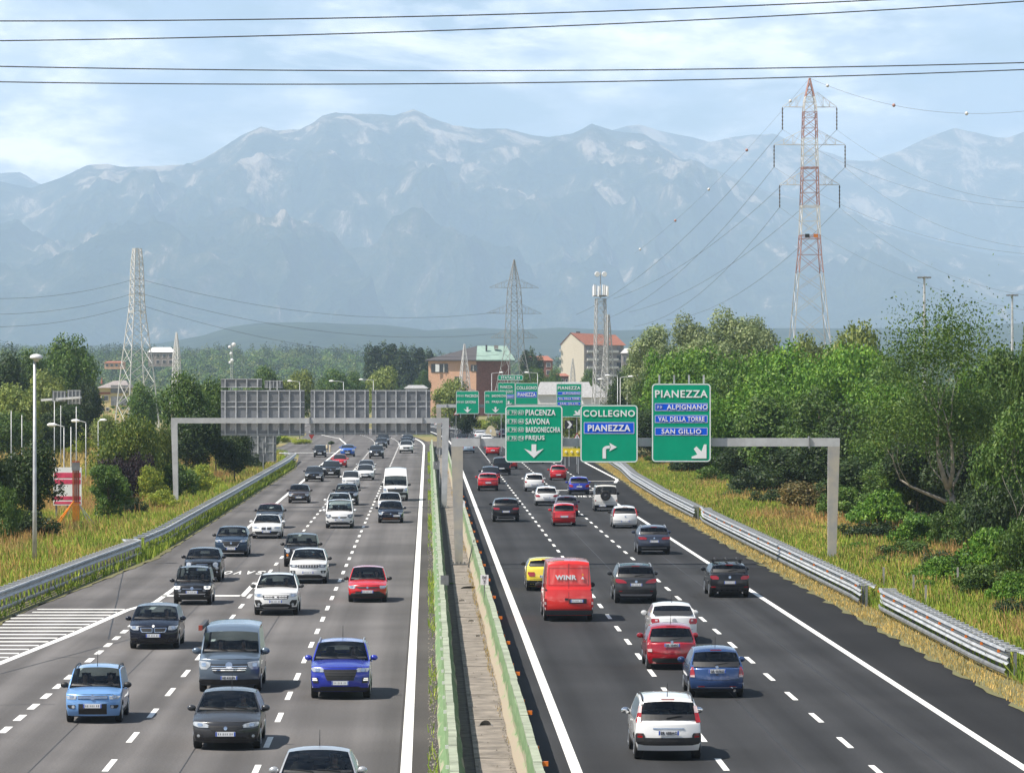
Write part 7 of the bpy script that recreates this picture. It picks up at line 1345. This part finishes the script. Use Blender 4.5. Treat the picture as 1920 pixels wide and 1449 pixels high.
grass('grass', 'dry weeds along the sand stained barrier', lambda y: 2.02 + 0 * y, lambda y: 2.22 + 0 * y, 84, 420, 2600, .16, .02, M_gs, lambda q, f, Y: np.clip((q - .42) * 4, .05, 1))
# ------------------------------------------------------------------ people at the wheel
M_skin = mat('skin', (.48, .29, .21), .55); M_hair = mat('hair', (.03, .022, .018), .8)
def skinned(nodes, edges, root, sub=1):
    ks = list(nodes); me = bpy.data.meshes.new('person'); me.from_pydata([nodes[k][0] for k in ks], [(ks.index(a), ks.index(b)) for a, b in edges], []); me.update()
    o = bpy.data.objects.new('person_tmp', me); C.objects.link(o); m = o.modifiers.new('s', 'SKIN'); m.use_smooth_shade = True
    for i, k in enumerate(ks): r = nodes[k][1]; d = me.skin_vertices[0].data[i]; d.radius = (r, r) if not hasattr(r, '__len__') else r; d.use_root = (k == root)
    s = o.modifiers.new('u', 'SUBSURF'); s.levels = sub; s.render_levels = sub; bpy.context.view_layer.update()
    out_ = bpy.data.meshes.new_from_object(o.evaluated_get(bpy.context.evaluated_depsgraph_get())); bpy.data.objects.remove(o); out_.name = 'person'; return out_
nd = dict(pel=((0, 0, 0), .15), wst=((0, -.01, .2), .13), chs=((0, -.03, .38), (.15, .12)), nk0=((0, -.03, .50), .062), nk=((0, -.045, .555), .055), jaw=((0, -.075, .62), .07), hd=((0, -.06, .69), (.082, .098)), top=((0, -.05, .765), .06), nose=((0, -.175, .665), .014))
ed = [('pel', 'wst'), ('wst', 'chs'), ('chs', 'nk0'), ('nk0', 'nk'), ('nk', 'jaw'), ('jaw', 'hd'), ('hd', 'top'), ('hd', 'nose')]
sh_n = dict(pel=((0, 0, 0), .155), wst=((0, -.01, .2), .142), chs=((0, -.03, .38), (.165, .135)), nk0=((0, -.03, .475), .075)); sh_e = [('pel', 'wst'), ('wst', 'chs'), ('chs', 'nk0')]
for sd, q in ((-1, 'l'), (1, 'r')):
    nd[q + 'sh'] = ((sd * .18, -.03, .42), .062); nd[q + 'el'] = ((sd * .25, -.22, .20), .045); nd[q + 'wr'] = ((sd * .165, -.45, .30), .028); nd[q + 'pm'] = ((sd * .15, -.52, .335), .034); nd[q + 'hp'] = ((sd * .10, -.08, -.02), .095); nd[q + 'kn'] = ((sd * .13, -.46, .05), .065); nd[q + 'an'] = ((sd * .13, -.68, -.30), .045); nd[q + 'ft'] = ((sd * .13, -.82, -.30), .04)
    ed += [('chs', q + 'sh'), (q + 'sh', q + 'el'), (q + 'el', q + 'wr'), (q + 'wr', q + 'pm'), ('pel', q + 'hp'), (q + 'hp', q + 'kn'), (q + 'kn', q + 'an'), (q + 'an', q + 'ft')]
    for k in range(4):
        f = q + 'f%d' % k; nd[f] = ((sd * (.165 - .018 * k), -.575, .362 - .004 * k), .010); nd[f + 'b'] = ((sd * (.155 - .018 * k), -.60, .325 - .003 * k), .008); ed += [(q + 'pm', f), (f, f + 'b')]
    nd[q + 't'] = ((sd * .105, -.53, .33), .011); nd[q + 'tb'] = ((sd * .085, -.565, .325), .009); ed += [(q + 'pm', q + 't'), (q + 't', q + 'tb')]
    sh_n[q + 'sh'] = ((sd * .185, -.03, .42), .075); sh_n[q + 'el'] = ((sd * .24, -.19, .235), .058); sh_e += [('chs', q + 'sh'), (q + 'sh', q + 'el')]
PM = skinned(nd, ed, 'pel'); PM.materials.clear(); PM.materials.append(M_skin)
SHM = skinned(sh_n, sh_e, 'pel'); SHM.materials.clear()
hb = MB().lathe([(.103, -.02), (.112, .04), (.098, .09), (.06, .125), (.01, .135)], 14, c=(0, -.035, .67)); hb.v = [(x * .86, y + (0 if y > -.07 else .055), z) for x, y, z in hb.v]; HM = hb.mesh('hair', M_hair, True)
SHIRT = {}
def person(vi, x, shirt, label):
    root, B, fc = VEH[vi]
    key = shirt
    if key not in SHIRT: m = SHM.copy(); m.materials.append(mat('shirt_%d' % len(SHIRT), shirt, .9)); SHIRT[key] = m
    o = link('person', PM); tag(o, label, 'person'); p = Vector((x, B.yr0 + .42 - B.L / 2, B.belt - .44)); o.location = Vector(root.location) + Matrix.Rotation(root.rotation_euler.z, 3, 'Z') @ p; o.rotation_euler = root.rotation_euler
    link('shirt', SHIRT[key], o); link('hair', HM, o)
wh, dk, rd_, bl_ = (.55, .55, .54), (.03, .03, .035), (.35, .03, .03), (.05, .09, .2)
for vi, x, sc_, lb in ((0, .36, dk, 'driver in a dark top in the silver grey saloon at the bottom'), (1, .36, wh, 'driver in a pale shirt in the dark grey hatchback'), (2, .36, dk, 'driver of the blue grey passenger van in dark clothes'), (2, -.36, bl_, 'passenger in blue beside the driver of the blue grey van'), (3, .36, dk, 'driver in dark clothes in the light blue hatchback'), (3, -.36, rd_, 'passenger in red in the light blue hatchback'), (4, .36, bl_, 'driver in a blue top in the bright blue sport utility'), (5, .36, wh, 'driver in a pale top in the black blue people carrier'), (6, -.36, rd_, 'passenger in red in the dark grey small crossover'), (6, .36, dk, 'driver in dark clothes in the dark grey small crossover'), (8, .36, dk, 'driver in dark clothes in the white crossover with block grille'), (11, -.36, wh, 'passenger in white in the red fast lane hatchback'), (11, .36, dk, 'driver in dark clothes in the red fast lane hatchback'), (36, .36, dk, 'driver seen through the rear window of the nearest white people carrier'), (37, .36, dk, 'driver seen through the rear window of the metallic blue hatchback'), (38, .36, dk, 'driver seen through the rear window of the red rounded hatchback')):
    person(vi, x, sc_, lb)
# ------------------------------------------------------------------ the air between here and the mountains
hz = MB().box((0, 15000, 1249.0), (84000, 32000, 2502.0)).build('haze', None)
hm = bpy.data.materials.new('haze_air'); hm.use_nodes = True; t = hm.node_tree; t.nodes.clear()
ho = N(t, 'ShaderNodeOutputMaterial'); pv = N(t, 'ShaderNodeVolumePrincipled'); pv.inputs['Color'].default_value = (0.575, 0.765, 1.0, 1); pv.inputs['Density'].default_value = 7.3e-5; pv.inputs['Anisotropy'].default_value = 0.0
t.links.new(pv.outputs[0], ho.inputs['Volume']); hz.data.materials.append(hm)
tag(hz, 'pale blue haze in the air before the mountains', 'haze', kind='stuff')
